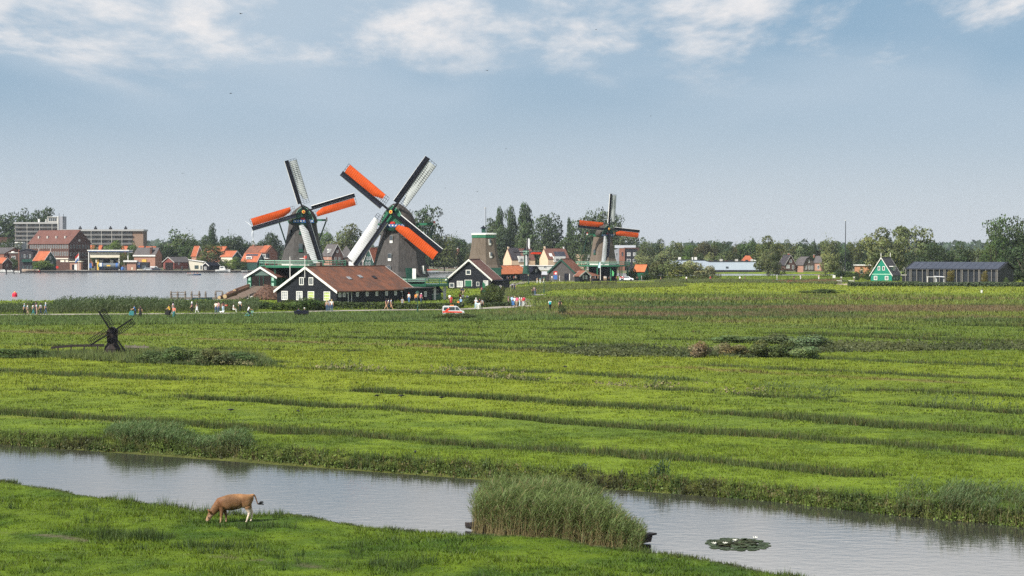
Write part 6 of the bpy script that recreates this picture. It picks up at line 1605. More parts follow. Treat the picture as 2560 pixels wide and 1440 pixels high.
for a in (142, 262, 22):
    m = MB().prism([(0, 0, -.5), (9, 0, -.9), (15, 0, -.2), (15, 0, .1), (0, 0, .5)], (0, .3, 0)); o = m.build('blade', LG, t, (0, -2.4, hz)); o.rotation_euler = (0, -R(a), 0)
# ================================================================== boats, posts, lamps, vehicle
def hull(t, Ln, w, h, mat_, inner, bow=1.0, name='hull', n=9):
    rings = []
    for i in range(n):
        f = i / (n - 1); x = -Ln / 2 + Ln * f
        k = max(.06, 1 - abs(2 * f - .86) ** 2.6 * (.95 if f > .43 else .45)); sh = h * (1 + .35 * max(0, f - .5) * bow)
        rings.append([(x, -w / 2 * k, sh), (x, -w / 2 * k * .86, h * .45), (x, -w * .22 * k, 0), (x, w * .22 * k, 0), (x, w / 2 * k * .86, h * .45), (x, w / 2 * k, sh), (x, w / 2 * k * .85, sh - .03), (x, w * .3 * k, h * .35), (x, -w * .3 * k, h * .35), (x, -w / 2 * k * .85, sh - .03)])
    m = MB().loft(rings); return m.build(name, mat_, t)
def boat(label, px, Yd, Ln, w, h, mat_, rz=0.0, z=RIVER_Z - .12, cabin=None, mast=0, thwarts=3, name='boat'):
    t = thing(name, label, 'boat', (xP(px, Yd), Yd, z), rz); hull(t, Ln, w, h, mat_, None)
    for i in range(thwarts): MB().box(-Ln * .3 + Ln * .25 * i, -Ln * .3 + Ln * .25 * i + .25, -w * .40, w * .40, h * .78, h * .86).build('thwart', OLDW, t)
    if cabin:
        c = MB().prism([(-Ln * .22, -w * .36, h), (Ln * .20, -w * .36, h), (Ln * .10, -w * .36, h + cabin), (-Ln * .2, -w * .36, h + cabin)], (0, w * .72, 0)).build('cabin', WHITE, t)
        MB().box(-Ln * .16, Ln * .06, -w * .365, -w * .361, h + cabin * .45, h + cabin * .82).build('cabin_window', GLASS, c)
    if mast: MB().tube((0, 0, h * .4), (0, 0, mast), .05, .03, 6).build('mast', DGREY, t)
    return t
WH = WHITE
boat('white motorboat moored at the left edge of the far bank', 8, 891, 5.2, 1.9, .85, WH, cabin=.7)
boat('white open boat moored beside the dark mooring post', 26, 891, 6.0, 1.9, .8, WH, rz=.1, cabin=.5)
boat('white boat with bow towards the dark house', 42, 891, 3.4, 1.5, .8, WH, rz=-.3)
boat('wooden boat with pale hull and red bottom hauled out by the dark house', 75, 891, 7.4, 2.2, 1.0, pm('varnish', (.42, .33, .26), (.34, .26, .20), 1, .5), rz=math.pi - .06, z=-.1, thwarts=2)
boat('small red-bottomed boat right of the wooden boat', 92, 891, 3.0, 1.3, .6, REDP, z=-.35)
boat('white motor cruiser with cabin moored under the dark shrub', 557, 891, 6.6, 2.3, 1.05, WH, cabin=1.5, z=-.3)
boat('white dinghy on the quay between bush and solar-roofed house', 611, 891, 2.6, 1.2, .5, WH, z=-.2)
boat('red boat moored below the terrace house right of the nearest windmill', 1081, 975, 5.2, 1.8, .8, REDP)
boat('white boat moored right of the red boat', 1124, 975, 5.0, 1.7, .75, WH)
boat('grey-white rowing boat full of people on the river', 478, gp(478, 688, RIVER_Z).y, 4.6, 1.7, .7, pm('grey_hull', (.34, .35, .36), None, 1, .5))
boat('small blue rowing boat beside the grey-white boat on the river', 493.5, gp(493, 688, RIVER_Z).y - 1, 3.0, 1.4, .65, pm('blue_hull', (.06, .11, .20), None, 1, .5))
boat('dark blue-green work boat moored at the old timber jetty', 506, gp(506, 753, RIVER_Z).y, 3.7, 1.25, .75, pm('teal_hull', (.012, .055, .085), (.01, .04, .06), 1, .5), rz=.04)
# mooring post in the left water
def post(px, ytop, ybase, w, label, mat_=OLDW, z=RIVER_Z, group=None, tip=True):
    p = gp(px, ybase, z); h = (ybase - ytop) * p.y / FPX
    t = thing('mooring_post', label, 'post', (p.x, p.y, z - .6), 0, group)
    r = w * p.y / FPX / 2
    MB().lathe([(r, 0), (r, h * .80 + .6), (r * .75, h * .93 + .6), (r * .35, h + .6)] if tip else [(r, 0), (r * .95, h + .6)], 8).build('shaft', mat_, t)
    MB().lathe([(r * 1.06, h * .62 + .6), (r * 1.06, h * .66 + .6)], 8).build('band', SPAR, t)
    return t
post(16, 668, 686, 3, 'dark mooring post before the white open boat', QUAYW)
for px, l in ((35, 'short dark post right of the white open boat'), (51, 'short dark post below the dark narrow house'), (87, 'short dark post before the wooden boat'), (101, 'short dark post right of the wooden boat')): post(px, 673, 684, 2.4, l, QUAYW)
post(470, 676, 681, 1.6, 'small white post at the quay end by the red boathouse', WHITE)
for i, (px, yt, l) in enumerate(((427.5, 727, 'grey jetty post at the far left end'), (444, 728, 'second grey jetty post from its left end'), (463, 727, 'third grey jetty post with rails on its left'), (479, 727.5, 'grey jetty post at the bow of the blue-green boat'), (498, 727, 'grey jetty post behind the blue-green boat'), (514, 728, 'grey jetty post near the stern of the blue-green boat'), (539, 727, 'grey jetty post left of the logs'), (556, 728, 'grey jetty post just behind the log ends'))):
    post(px, yt, 753, 5, l)
post(574, 737, 754, 4.5, 'grey post in front of the log ramp foot'); post(635, 739, 756, 5, 'grey post before the middle of the log ramp')
J0 = gp(424, 752, RIVER_Z)
t = thing('jetty', 'old low timber jetty between the grey posts', 'jetty', (J0.x, J0.y + .3, 0)); s4 = J0.y / FPX
for i in range(14): MB().box(i * 10.2 * s4, (i * 10.2 + 9.6) * s4, 0, 1.2, -.05, .06).build('plank', OLDW, t)
MB().box(0, 143 * s4, -.06, .1, -.28, -.06).build('beam', OLDW, t)
MB().box(4 * s4, 38 * s4, .3, .42, .95, 1.1).box(4 * s4, 38 * s4, .3, .42, .45, .6).build('rail', OLDW, t); MB().box(115 * s4, 131 * s4, .3, .42, 1.15, 1.35).build('rail', OLDW, t)
MB().box(70 * s4, 76 * s4, .2, .5, .3, .75).box(58 * s4, 76 * s4, .25, .45, .35, .55).build('bollard', OLDW, t)
# buoy
p = gp(37, 741, RIVER_Z)
t = thing('buoy', 'red conical buoy floating on the river at the left', 'buoy', (p.x, p.y, RIVER_Z))
MB().lathe([(.3, -.5), (.55, -.1), (.56, .45), (.42, .75), (.22, .85)], 14).build('float', pm('buoy_red', (.55, .02, .05), None, 1, .4), t); MB().lathe([(.2, .85), (.14, 1.05)], 10).build('top_mark', GOLD, t)
# lamp posts
def lamp_post(px, yt, yb, label, group=None):
    p = gp(px, yb); h = (yb - yt) * p.y / FPX
    t = thing('lamp_post', label, 'lamp post', (p.x, p.y, 0), 0, group)
    MB().lathe([(.11, 0), (.11, .9), (.06, 1.0), (.05, h - .75)], 8).build('pole', DGREEN, t)
    MB().lathe([(.10, h - .75), (.22, h - .3)], 6).build('lantern_glass', pm('lantern_pane', (.45, .38, .28), None, 1, .3), t); MB().lathe([(.30, h - .3), (.20, h - .12), (.05, h)], 6).build('lantern_cap', DGREEN, t)
lamp_post(1044, 727, 783, 'dark green lamp post before the hedge and the white stage posts')
lamp_post(1360, 692, 735, 'lamp post beside the paved spot in the meadow'); lamp_post(1321, 683, 710, 'lamp post before the orange-roofed black shed'); lamp_post(585, 0, 0, 'x') if False else None
# signs on the right
for px, yt, yb, l, pole in ((2085, 688, 708, 'white notice board on two posts at the right end of the red field', True), (2458, 694, 714, 'white notice board before the glass building', True), (2103, 692, 706, 'white gate post of the little footbridge', False), (2135, 692, 706, 'second white gate post near the green house', False), (2454, 725, 733, 'small white marker post in the yellow meadow', False)):
    p = gp(px, yb); h = (yb - yt) * p.y / FPX
    t = thing('notice_board' if pole else 'gate_post', l, 'sign' if pole else 'post', (p.x, p.y, 0))
    if pole:
        MB().box(-.30, -.20, -.05, .05, 0, h * .72).box(.20, .30, -.05, .05, 0, h * .72).build('legs', OLDW, t); MB().box(-.38, .38, -.08, .02, h * .66, h).build('board', WHITE, t)
    else: MB().box(-.16, .16, -.16, .16, 0, h * .85).build('shaft', WHITE if yb > 710 else OLDW, t); MB().box(-.2, .2, -.2, .2, h * .85, h).build('head', WHITE, t)
p = gp(2116, 712)
t = thing('footbridge', 'little pink-grey wooden footbridge with rails left of the green house', 'footbridge', (p.x, p.y, 0)); MB().box(-1.6, 1.6, -2, 6, 0, .18).build('deck', pm('bridge_wood', (.42, .33, .28), None, 1, .8), t)
for s in (-1.6, 1.6):
    MB().box(s - .05, s + .05, -2, 6, 1.0, 1.12).build('rail', WHITE, t)
    for y in (-2, 0, 2, 4): MB().box(s - .05, s + .05, y - .05, y + .05, 0, 1.0).build('post', OLDW, t)
# wooden rail by the little mill
def rails(label, x0, x1, ytop, n, ybase, mat_, hts, extra=None, y1=None):
    a = gp(x0, ybase); b = gp(x1, y1 or ybase); s = a.y / FPX
    t = thing('wooden_fence', label, 'fence', (a.x, a.y, 0)); d = b - a
    for h0, f0, f1, dz in hts: MB().bar(d * f0 + Vector((0, 0, h0)), d * f1 + Vector((0, 0, h0 + dz)), .05, .20).build('rail', mat_, t)
    for i in range(n):
        f = (i + .5) / n; MB().bar(d * f + Vector((0, .05, -.1)), d * f + Vector((0, .05, hts[0][0] + .16)), .10).build('post', mat_, t)
    return t
rails('weathered sluice rail of dark planks left of the small black windmill', 128, 260, 865, 4, 886, DARKW, ((.58, 0, .42, .18), (.76, .42, 1, .06), (.08, .14, .82, .14)))
rails('short fence with pale top plank right of the small black windmill', 302, 372, 864, 3, 884, OLDW, ((.62, .2, 1, -.06),))
p = gp(322, 884)
t = thing('trash_rack', 'row of dark upright bars under the pale plank', 'grating', (p.x, p.y, 0))
bm_ = MB().box(-.02, .02, -.02, .02, 0, .5).mesh('bar', DARKW)
for i in range(8): put('bar', bm_, t, (i * .17 - .5, 0, 0))
MB().box(-.6, .9, -.03, .03, .42, .5).build('rail', DARKW, t)
# gate in the far meadow
p = gp(1510, 714)
t = thing('field_gate', 'brown wooden field gate before the third windmill', 'gate', (p.x, p.y, 0))
for z in (.35, .75, 1.15): MB().box(-3.2, 3.2, -.04, .04, z, z + .16).build('rail', DARKW, t)
for x in (-3.2, -1.0, 1.0, 3.2): MB().box(x - .1, x + .1, -.1, .1, 0, 1.45).build('post', DARKW, t)
# flags in the hamlet
for px, yt, yb, l, mm in ((1206, 704, 760, 'green teardrop banner beside the big round bush', GREENP), (1530, 676, 703, 'small green banner in front of the third windmill', pm('light_green', (.10, .42, .16), None, 1, .6))):
    p = gp(px, yb); h = (yb - yt) * p.y / FPX
    t = thing('beach_flag', l, 'flag', (p.x, p.y, 0)); MB().tube((0, 0, 0), (0, 0, h * .97), .035, .02, 6).build('pole', DGREY, t)
    f = h * .52; MB().prism([(.02, 0, h - f), (.5, 0, h - f * .95), (.6, 0, h - f * .5), (.4, 0, h - f * .15), (.03, 0, h)], (0, .03, 0)).build('cloth', mm, t)
p = gp(1501, 704); h = (704 - 654) * p.y / FPX
t = thing('flagpole', 'white flagpole with a limp pale blue flag before the third windmill', 'flagpole', (p.x, p.y, 0)); MB().tube((0, 0, 0), (0, 0, h), .11, .06, 8).build('pole', WHITE, t); MB().prism([(-.05, 0, h - 1.8), (-.05, 0, h - .2), (-.3, 0, h - .3), (-.75, 0, h - 1.6), (-.5, 0, h - 1.9)], (0, .08, 0)).build('flag', pm('pale_blue_cloth', (.45, .60, .75), None, 1, .7), t)
# van on the path
p = gp(1132, 792)
vt = thing('van', 'white delivery van with red-orange stripes half hidden by weeds on the path', 'van', (p.x, p.y, 0), R(4)); vt.scale = (.80, .85, .82)
VW = pm('van_white', (.58, .59, .61), None, 1, .25, spec=.5); VR = pm('van_red', (.62, .06, .03), None, 1, .3)
pts = [(-1.75, .35), (1.85, .35), (1.95, .62), (1.9, .95), (1.35, 1.15), (.85, 1.72), (.6, 1.82), (-1.5, 1.85), (-1.72, 1.72), (-1.8, 1.0)]
MB().prism([(x, -.85, z) for x, z in pts], (0, 1.7, 0)).build('body', VW, vt)
MB().prism([(.42, -.865, 1.12), (1.22, -.865, 1.12), (.80, -.865, 1.64), (.42, -.865, 1.66)], (0, .02, 0)).build('side_window', GLASS, vt); MB().prism([(-.75, -.865, 1.12), (.30, -.865, 1.12), (.30, -.865, 1.66), (-.72, -.865, 1.66)], (0, .02, 0)).build('side_window', GLASS, vt)
MB().prism([(-1.60, -.865, 1.12), (-.88, -.865, 1.12), (-.88, -.865, 1.62), (-1.55, -.865, 1.62)], (0, .02, 0)).build('side_window', GLASS, vt)
MB().prism([(1.36, -.75, 1.17), (1.36, .75, 1.17), (.88, .70, 1.71), (.88, -.70, 1.71)], (.03, 0, .03)).build('windscreen', GLASS, vt)
MB().prism([(-1.78, -.87, .72), (1.6, -.87, .72), (1.5, -.87, .92), (-1.78, -.87, 1.0)], (0, .012, 0)).build('red_stripe', VR, vt); MB().prism([(-1.4, -.872, 1.0), (-.9, -.872, 1.0), (-.5, -.872, 1.45), (-.9, -.872, 1.45)], (0, .012, 0)).build('red_slash', VR, vt)
MB().box(-.5, .15, -.5, .5, 1.86, 1.98).build('roof_sign', pm('roof_orange', (.70, .22, .03), None, 1, .4), vt)
for x in (-1.1, 1.2):
    for y in (-.86, .70): w = MB().tube((x, y, .32), (x, y + .16, .32), .32, .32, 14).build('wheel', NAVY, vt); MB().tube((x, y - .01, .32), (x, y + .0, .32), .17, .17, 10).build('hub_cap', CONC, w)
MB().box(1.9, 1.97, -.75, -.5, .7, .85).build('headlight', CURT, vt); MB().box(1.9, 1.97, .5, .75, .7, .85).build('headlight', CURT, vt)
# cars on the far quay
def car(px, Yd, col, label, van=False, z=0, L_=4.2, rz=0.0):
    t = thing('parked_van' if van else 'parked_car', label, 'van' if van else 'car', (xP(px, Yd), Yd, z), rz)
    pr = [(-2.1, .35), (2.1, .35), (2.1, .8), (1.3, .95), (.7, 1.45), (-1.2, 1.48), (-1.9, 1.0), (-2.1, .9)] if not van else [(-2.4, .4), (2.4, .4), (2.4, 1.0), (1.7, 1.3), (1.2, 2.0), (-2.3, 2.1), (-2.4, 1.9)]
    MB().prism([(x, -.85, zz) for x, zz in pr], (0, 1.7, 0)).build('body', pm('car_' + label.split()[0], col, None, 1, .3, spec=.5), t)
    MB().prism([(.95, -.86, .98), (.55, -.86, 1.36), (-1.1, -.86, 1.38), (-1.6, -.86, 1.0)] if not van else [(1.5, -.86, 1.35), (1.1, -.86, 1.85), (.3, -.86, 1.85), (.3, -.86, 1.35)], (0, .02, 0)).build('side_window', GLASS, t)
    wm = MB().tube((0, -.88, .32), (0, -.6, .32), .32, .32, 12).mesh('wheel', NAVY)
    for x in (-1.35, 1.35): put('wheel', wm, t, (x, 0, 0))
    return t
car(386, 920, (.72, .73, .75), 'white van parked on the far quay', True)
car(371, 913, (.42, .44, .47), 'silver car parked left of the white van'); car(392, 912, (.030, .032, .05), 'dark car parked in front of the white van'); car(379, 914, (.30, .05, .06), 'red car squeezed between silver and dark cars')
car(1566, gp(1566, 702.5).y, (.66, .70, .76), 'pale car parked among the crowd before the third windmill')
# picnic table on the path verge
def picnic(px, yb, label):
    p = gp(px, yb); t = thing('picnic_table', label, 'picnic table', (p.x, p.y, 0)); W = pm('table_wood', (.10, .06, .04), (.07, .045, .03), 2, .8)
    for k in range(4): MB().box(-.9, .9, -.36 + .18 * k, -.20 + .18 * k, .70, .75).build('table_board', W, t)
    for y in (-.75, .75): MB().box(-.9, .9, y - .13, y + .13, .42, .47).build('seat', W, t)
    for x in (-.6, .6): MB().bar((x, -.75, 0), (x, .1, .7), .07).bar((x, .75, 0), (x, -.1, .7), .07).build('leg', W, t)
    return t
picnic(568, 778, 'dark picnic table with a red bag at the path before the log ramp')
p = gp(568, 778); t = thing('bag', 'red bag lying on the picnic table', 'bag', (p.x - .1, p.y, .75)); MB().lathe([(.22, 0), (.28, .1), (.2, .22), (.06, .26)], 8, sq=.6).build('sack', VR, t); MB().tube((-.1, 0, .24), (.1, 0, .24), .02, .02, 5).build('handle', NAVY, t)
# old barge under the reeds
BARGE = pm('old_black_hull', (.016, .014, .016), (.04, .03, .026), 3, .7)
e0 = gp(1178, 1312, DITCH_Z); e1 = gp(1618, 1366, DITCH_Z)
mid = (e0 + e1) / 2; ln = (e1 - e0).length
t = thing('old_barge', 'old black wooden barge sunk under the reeds, its ends poking out', 'boat', (mid.x, mid.y, DITCH_Z - .18), math.atan2(e1.y - e0.y, e1.x - e0.x))
rings = []
for i in range(13):
    f = i / 12; x = -ln / 2 + ln * f; e = abs(2 * f - 1); k = 1 - .62 * max(0, (e - .62) / .38) ** 1.6; zs = .22 + (.32 if f > .5 else .03) * max(0, (e - .6) / .4) ** 1.5
    rings.append([(x, -.8 * k, zs), (x, -.55 * k, zs * .1 + .25 * max(0, (e - .7) / .3)), (x, .55 * k, zs * .1 + .25 * max(0, (e - .7) / .3)), (x, .8 * k, zs), (x, .72 * k, zs - .05), (x, -.72 * k, zs - .05)])
MB().loft(rings).build('hull', BARGE, t)
for s in (1,): MB().box(s * ln / 2 - .14, s * ln / 2 + .14, -.32, .32, .53, .59).build('stem_plank', BARGE, t)
MB().box(-ln / 2 + .5, ln / 2 - .5, -.86, -.80, .26, .40).build('rubbing_strake', BARGE, t); MB().box(-ln / 2 + .5, ln / 2 - .5, .80, .86, .26, .40).build('rubbing_strake', BARGE, t)
# water lilies
p = gp(1842, 1361, DITCH_Z)
t = thing('water_lilies', 'patch of dark lily pads with white flowers floating on the ditch', 'water lily', (p.x, p.y, DITCH_Z))
g = random.Random(3)
LP = pm('lily_pad', (.024, .036, .018), (.045, .045, .024), 4, .7, spec=.1); LPL = pm('pale_lily_pad', (.045, .066, .030), (.035, .055, .022), 4, .6, spec=.15); LF = pm('lily_flower', (.8, .8, .72), None, 1, .6)
pads = []
for mm in (LP, LPL):
    pads.append(MB().prism([(.15 * math.cos(a), .15 * math.sin(a), .006) for a in [x * .55 + .25 for x in range(11)]] + [(0, 0, .006)], (0, 0, .008)).mesh('lily_pad', mm))
fl = MB()
for i in range(7):
    a = i * .9; fl.prism([(0, 0, .02), (.05 * math.cos(a - .4), .05 * math.sin(a - .4), .06), (.09 * math.cos(a), .09 * math.sin(a), .10), (.05 * math.cos(a + .4), .05 * math.sin(a + .4), .06)], (0, 0, .008))
flm = fl.mesh('flower', LF)
for i in range(150):
    a = g.uniform(0, 6.28); r = math.sqrt(g.random()); x, y = r * 1.02 * math.cos(a), r * 1.35 * math.sin(a)
    core = r < .66
    o = put('lily_pad', pads[0 if (core and g.random() < .7) else 1], t, (x, y, 0), g.uniform(0, 6.28))
    o.rotation_euler = (g.uniform(-.2, .5) if core and g.random() < .35 else 0, g.uniform(-.15, .15) if core else 0, g.uniform(0, 6.28)); o.location.z = .03 if core else .002
    k = g.uniform(.6, 1.1); o.scale = (k, k, 1)
for i in range(4): put('flower', flm, t, (g.uniform(-.8, .8), g.uniform(-1, .9), .02), g.uniform(0, 6))
# birds
def bird_mesh(fly):
    m = MB(); m.loft([[(x, r * math.cos(a), .12 + r * math.sin(a)) for a in np.linspace(0, 5.2, 6)] for x, r in ((-.24, .012), (-.12, .05), (0, .075), (.10, .065), (.15, .045), (.19, .05), (.24, .03), (.30, .004))])
    return m
BIRDM = pm('black_feathers', (.012, .012, .014), None, 1, .5)
bmesh_ = bird_mesh(False).mesh('body', BIRDM, True)
wing = MB().prism([(.08, 0, .14), (.02, .28, .22), (-.02, .52, .16), (-.08, .30, .20), (-.10, 0, .14)], (0, 0, .012)).mesh('wing', BIRDM)
wingr = MB().prism([(.08, 0, .14), (.02, -.28, .22), (-.02, -.52, .16), (-.08, -.30, .20), (-.10, 0, .14)], (0, 0, .012)).mesh('wing', BIRDM)
legm = MB().box(-.01, .01, .02, .04, -.02, .08).box(-.01, .01, -.04, -.02, -.02, .08).mesh('legs', BIRDM)
tail_m = MB().prism([(-.2, -.04, .12), (-.2, .04, .12), (-.38, .05, .08), (-.38, -.05, .08)], (0, 0, .01)).mesh('tail', BIRDM)
for px, py, Yd, l in ((602, 36, 150, 'bird flying high at the top left among clouds'), (577, 235, 180, 'bird flying in the blue-grey sky left of the windmills'), (457, 435, 260, 'bird flying above the far left bank'), (1218, 178, 170, 'bird flying high above the mills near the middle'), (1265, 373, 260, 'bird flying right of the nearest windmill sails'), (1193, 480, 240, 'bird flying low above the capless mill'), (1113, 471, 330, 'tiny bird beside the upper white sail'), (1490, 75, 260, 'tiny bird below the bright right cloud'), (1627, 291, 300, 'tiny bird in the plain sky above the third windmill')):
    p = at(px, py, Yd); t = thing('flying_bird', l, 'bird', p, random.uniform(0, 6))
    t.scale = (.45, .45, .45); put('body', bmesh_, t); put('wing', wing, t); put('wing', wingr, t); put('tail', tail_m, t)
for px, py, l in ((576, 1033, 'black bird standing on the bright strip above the left reeds'), (745, 1033, 'black bird on the strip right of the other one above the reeds'), (944, 996, 'leftmost of the three black birds on the middle strip'), (1004, 997, 'middle one of the three black birds on the middle strip'), (1104, 1000, 'rightmost of the three black birds on the middle strip'), (1412, 922, 'black bird on the strip below the meadow thicket'), (1038, 1137, 'black bird at the edge of the far ditch bank')):
    p = gp(px, py); t = thing('crow', l, 'bird', (p.x, p.y, float(land_z(np.array([p.x]), np.array([p.y]))[0]) + .06), random.uniform(0, 6)); t.scale = (.75, .75, .85)
    put('body', bmesh_, t); put('legs', legm, t); put('tail', tail_m, t)
# ================================================================== people and the cow
def skin_mesh(name, verts, edges, radii, root=0, sub=1):
    me = bpy.data.meshes.new(name); me.from_pydata(verts, edges, [])
    o = bpy.data.objects.new(name, me); COL.objects.link(o)
    md = o.modifiers.new('skin', 'SKIN'); md.use_smooth_shade = True
    if not me.skin_vertices:
        pass
    sv = me.skin_vertices[0].data
    for i, r in enumerate(radii):
        rr = r if isinstance(r, tuple) else (r, r); sv[i].radius = rr; sv[i].use_root = (i == root)
    if sub:
        s = o.modifiers.new('sub', 'SUBSURF'); s.levels = sub; s.render_levels = sub
    dg = bpy.context.evaluated_depsgraph_get(); ev = o.evaluated_get(dg)
    out = bpy.data.meshes.new_from_object(ev); out.name = name
    bpy.data.objects.remove(o); bpy.data.meshes.remove(me)
    return out
def label_faces(me, pts):
    """material of the nearest skeleton sample for each face"""
    P = np.array([p[:3] for p in pts]); k = np.array([p[3] for p in pts])
    n = len(me.polygons); c = np.zeros(n * 3); me.polygons.foreach_get('center', c); c = c.reshape(-1, 3)
    d = ((c[:, None, :] - P[None]) ** 2).sum(2)
    me.polygons.foreach_set('material_index', k[d.argmin(1)].astype(np.int32))
    me.polygons.foreach_set('use_smooth', np.ones(n, dtype=bool)); me.update()
SKIN = pm('skin', (.52, .30, .21), None, 1, .6)
def pose_mesh(kind):
    """SKIN 0, top 1, bottom 2, shoes 3; facing -Y"""
    V = {}; E = []; Rr = {}
    def add(n, p, r, par=None): V[n] = p; Rr[n] = r; (E.append((par, n)) if par else None)
    hz = {'stand': .93, 'walk': .92, 'sit': .50, 'push': .92, 'ride': .86}[kind]
    ln = {'push': -.16, 'ride': -.14, 'sit': -.06}.get(kind, 0)
    add('pelvis', (0, 0, hz), (.145, .105))
    add('waist', (0, ln * .3, hz + .18), (.130, .095), 'pelvis'); add('chest', (0, ln * .8, hz + .40), (.165, .110), 'waist'); add('neckb', (0, ln, hz + .53), (.075, .065), 'chest')
    add('neck', (0, ln - .01, hz + .59), .052, 'neckb'); add('head', (0, ln - .025, hz + .69), (.080, .092), 'neck'); add('crown', (0, ln - .015, hz + .78), (.060, .070), 'head'); 
    st = {'walk': (.26, -.24), 'push': (.20, -.20)}.get(kind, (.03, -.03))
    for i, s in enumerate((-1, 1)):
        if kind == 'sit': kn = (s * .11, -.42, hz + .0); an = (s * .11, -.44, .09)
        elif kind == 'ride': kn = (s * .10, -.36, hz - .22 - .14 * i); an = (s * .10, -.22, hz - .58 - .1 * i)
        else: kn = (s * .09, st[i] * -.35 - .03, hz - .44); an = (s * .09, st[i] * -1 + .02, .09 + (.06 if st[i] < -.1 else 0))
        add('hip%d' % i, (s * .095, 0, hz - .08), .095, 'pelvis'); add('knee%d' % i, kn, .062, 'hip%d' % i); add('ankle%d' % i, an, .042, 'knee%d' % i); add('toe%d' % i, (an[0], an[1] - .15, an[2] - .05), .036, 'ankle%d' % i)
        sh = (s * .185, ln, hz + .47); sw = {'walk': .16 * (1 if i else -1)}.get(kind, 0)
        if kind in ('push', 'ride'): el = (s * .21, ln - .16, hz + .25); ha = (s * .17, ln - .42, hz + .22)
        elif kind == 'sit': el = (s * .23, ln - .06, hz + .22); ha = (s * .15, ln - .30, hz + .10)
        else: el = (s * .235, .02 - sw * .5, hz + .22); ha = (s * .235, -.05 - sw, hz - .03)
        add('sh%d' % i, sh, .066, 'chest'); add('el%d' % i, el, .046, 'sh%d' % i); add('ha%d' % i, ha, .034, 'el%d' % i); add('fi%d' % i, (ha[0], ha[1] - .03, ha[2] - .10), .028, 'ha%d' % i)
    names = list(V); ix = {n: i for i, n in enumerate(names)}
    me = skin_mesh('body', [V[n] for n in names], [(ix[a], ix[b]) for a, b in E], [Rr[n] for n in names], 0, 1)
    lab = {}
    for n in names: lab[n] = 0 if n[:2] in ('ne', 'he', 'cr', 'ha', 'fi', 'el') else 2 if n[:2] in ('hi', 'kn', 'pe', 'an') else 3 if n[:2] == 'to' else 1
    lab['neckb'] = 1
    pts = []
    for a, b in E:
        A, B = Vector(V[a]), Vector(V[b])
        for f in (0, .2, .4, .6, .8, 1):
            p = A.lerp(B, f); k = lab[a] if f < .5 else lab[b]
            if a == 'sh0' or a == 'sh1': k = 1 if f < .55 else 0
            pts.append((p.x, p.y, p.z, k))
    label_faces(me, pts)
    head = Vector(V['head'])
    return me, head, hz
POSES = {k: pose_mesh(k) for k in ('stand', 'walk', 'sit', 'push', 'ride')}
SHOE = pm('shoes', (.05, .045, .045), None, 1, .7)
def cm(c): return pm('cloth_%02d%02d%02d' % tuple(int(v * 99) for v in c), c, None, 1, .85)
for me, _, _ in POSES.values():
    for m_ in (SKIN, SKIN, SKIN, SHOE): me.materials.append(m_)
HAIRM = {}
def hair_mesh(kind):
    if kind not in HAIRM:
        m = MB()
        if kind == 'cap': m.lathe([(.098, -.005), (.100, .03), (.085, .085), (.04, .115), (.005, .12)], 10).prism([(-.07, -.08, 0), (.07, -.08, 0), (.05, -.19, -.01), (-.05, -.19, -.01)], (0, 0, .012))
        elif kind == 'long': m.lathe([(.07, -.26), (.10, -.10), (.104, .02), (.088, .085), (.04, .115), (.005, .12)], 10)
        else: m.lathe([(.085, -.05), (.100, .01), (.088, .08), (.04, .112), (.005, .117)], 10)
        HAIRM[kind] = m
    return HAIRM[kind]
HC = {'dark': (.025, .018, .014), 'brown': (.09, .05, .03), 'blond': (.42, .30, .14), 'grey': (.35, .34, .33), 'white': (.75, .75, .75), 'red': (.45, .04, .03), 'black': (.012, .012, .013), 'blue': (.05, .10, .3)}
hair_cache = {}
NV = (.018, .025, .060); WT = (.72, .73, .75); BK = (.014, .014, .016); LB = (.30, .46, .66); JN = (.055, .095, .17); RD = (.50, .035, .04); PK = (.60, .14, .26); CO = (.70, .20, .14); TL = (.05, .22, .24); GY = (.24, .25, .27); TN = (.38, .28, .20); OG = (.75, .24, .04); YL = (.70, .42, .06); KH = (.24, .21, .15); LT = (.45, .62, .72); SKC = (.52, .30, .21); PU = (.16, .09, .16); MB_ = (.06, .18, .42)
def person(px, py, pose, rz, top, bot, hair, label, hk='short', sc=1.0, group=None, skirt=None, pack=None, z=0.0, loc=None):
    p = loc or gp(px, py)
    me, head, hz = POSES[pose]
    t = thing('person', label, 'person', (p.x, p.y, z + .0), R(rz), group); t.scale = (sc, sc, sc)
    b = put('body', me, t)
    for i, m_ in enumerate((SKIN, cm(top), cm(bot), SHOE)):
        b.material_slots[i].link = 'OBJECT'; b.material_slots[i].material = m_
    key = (hk, hair)
    if key not in hair_cache: hair_cache[key] = hair_mesh(hk).mesh('hair' if hk != 'cap' else 'cap', pm('hair_' + hair, HC[hair], None, 1, .7), True)
    put('hair' if hk != 'cap' else 'cap', hair_cache[key], t, head + Vector((0, .012, .012)))
    if skirt: MB().lathe([(.24, hz - .42), (.17, hz - .05), (.135, hz + .16)], 12, sq=.8).build('skirt', cm(skirt), t)
    if pack: MB().box(-.15, .15, .10, .28, hz + .10, hz + .50).box(-.11, .11, .28, .33, hz + .13, hz + .32).build('backpack', cm(pack), t)
    return t
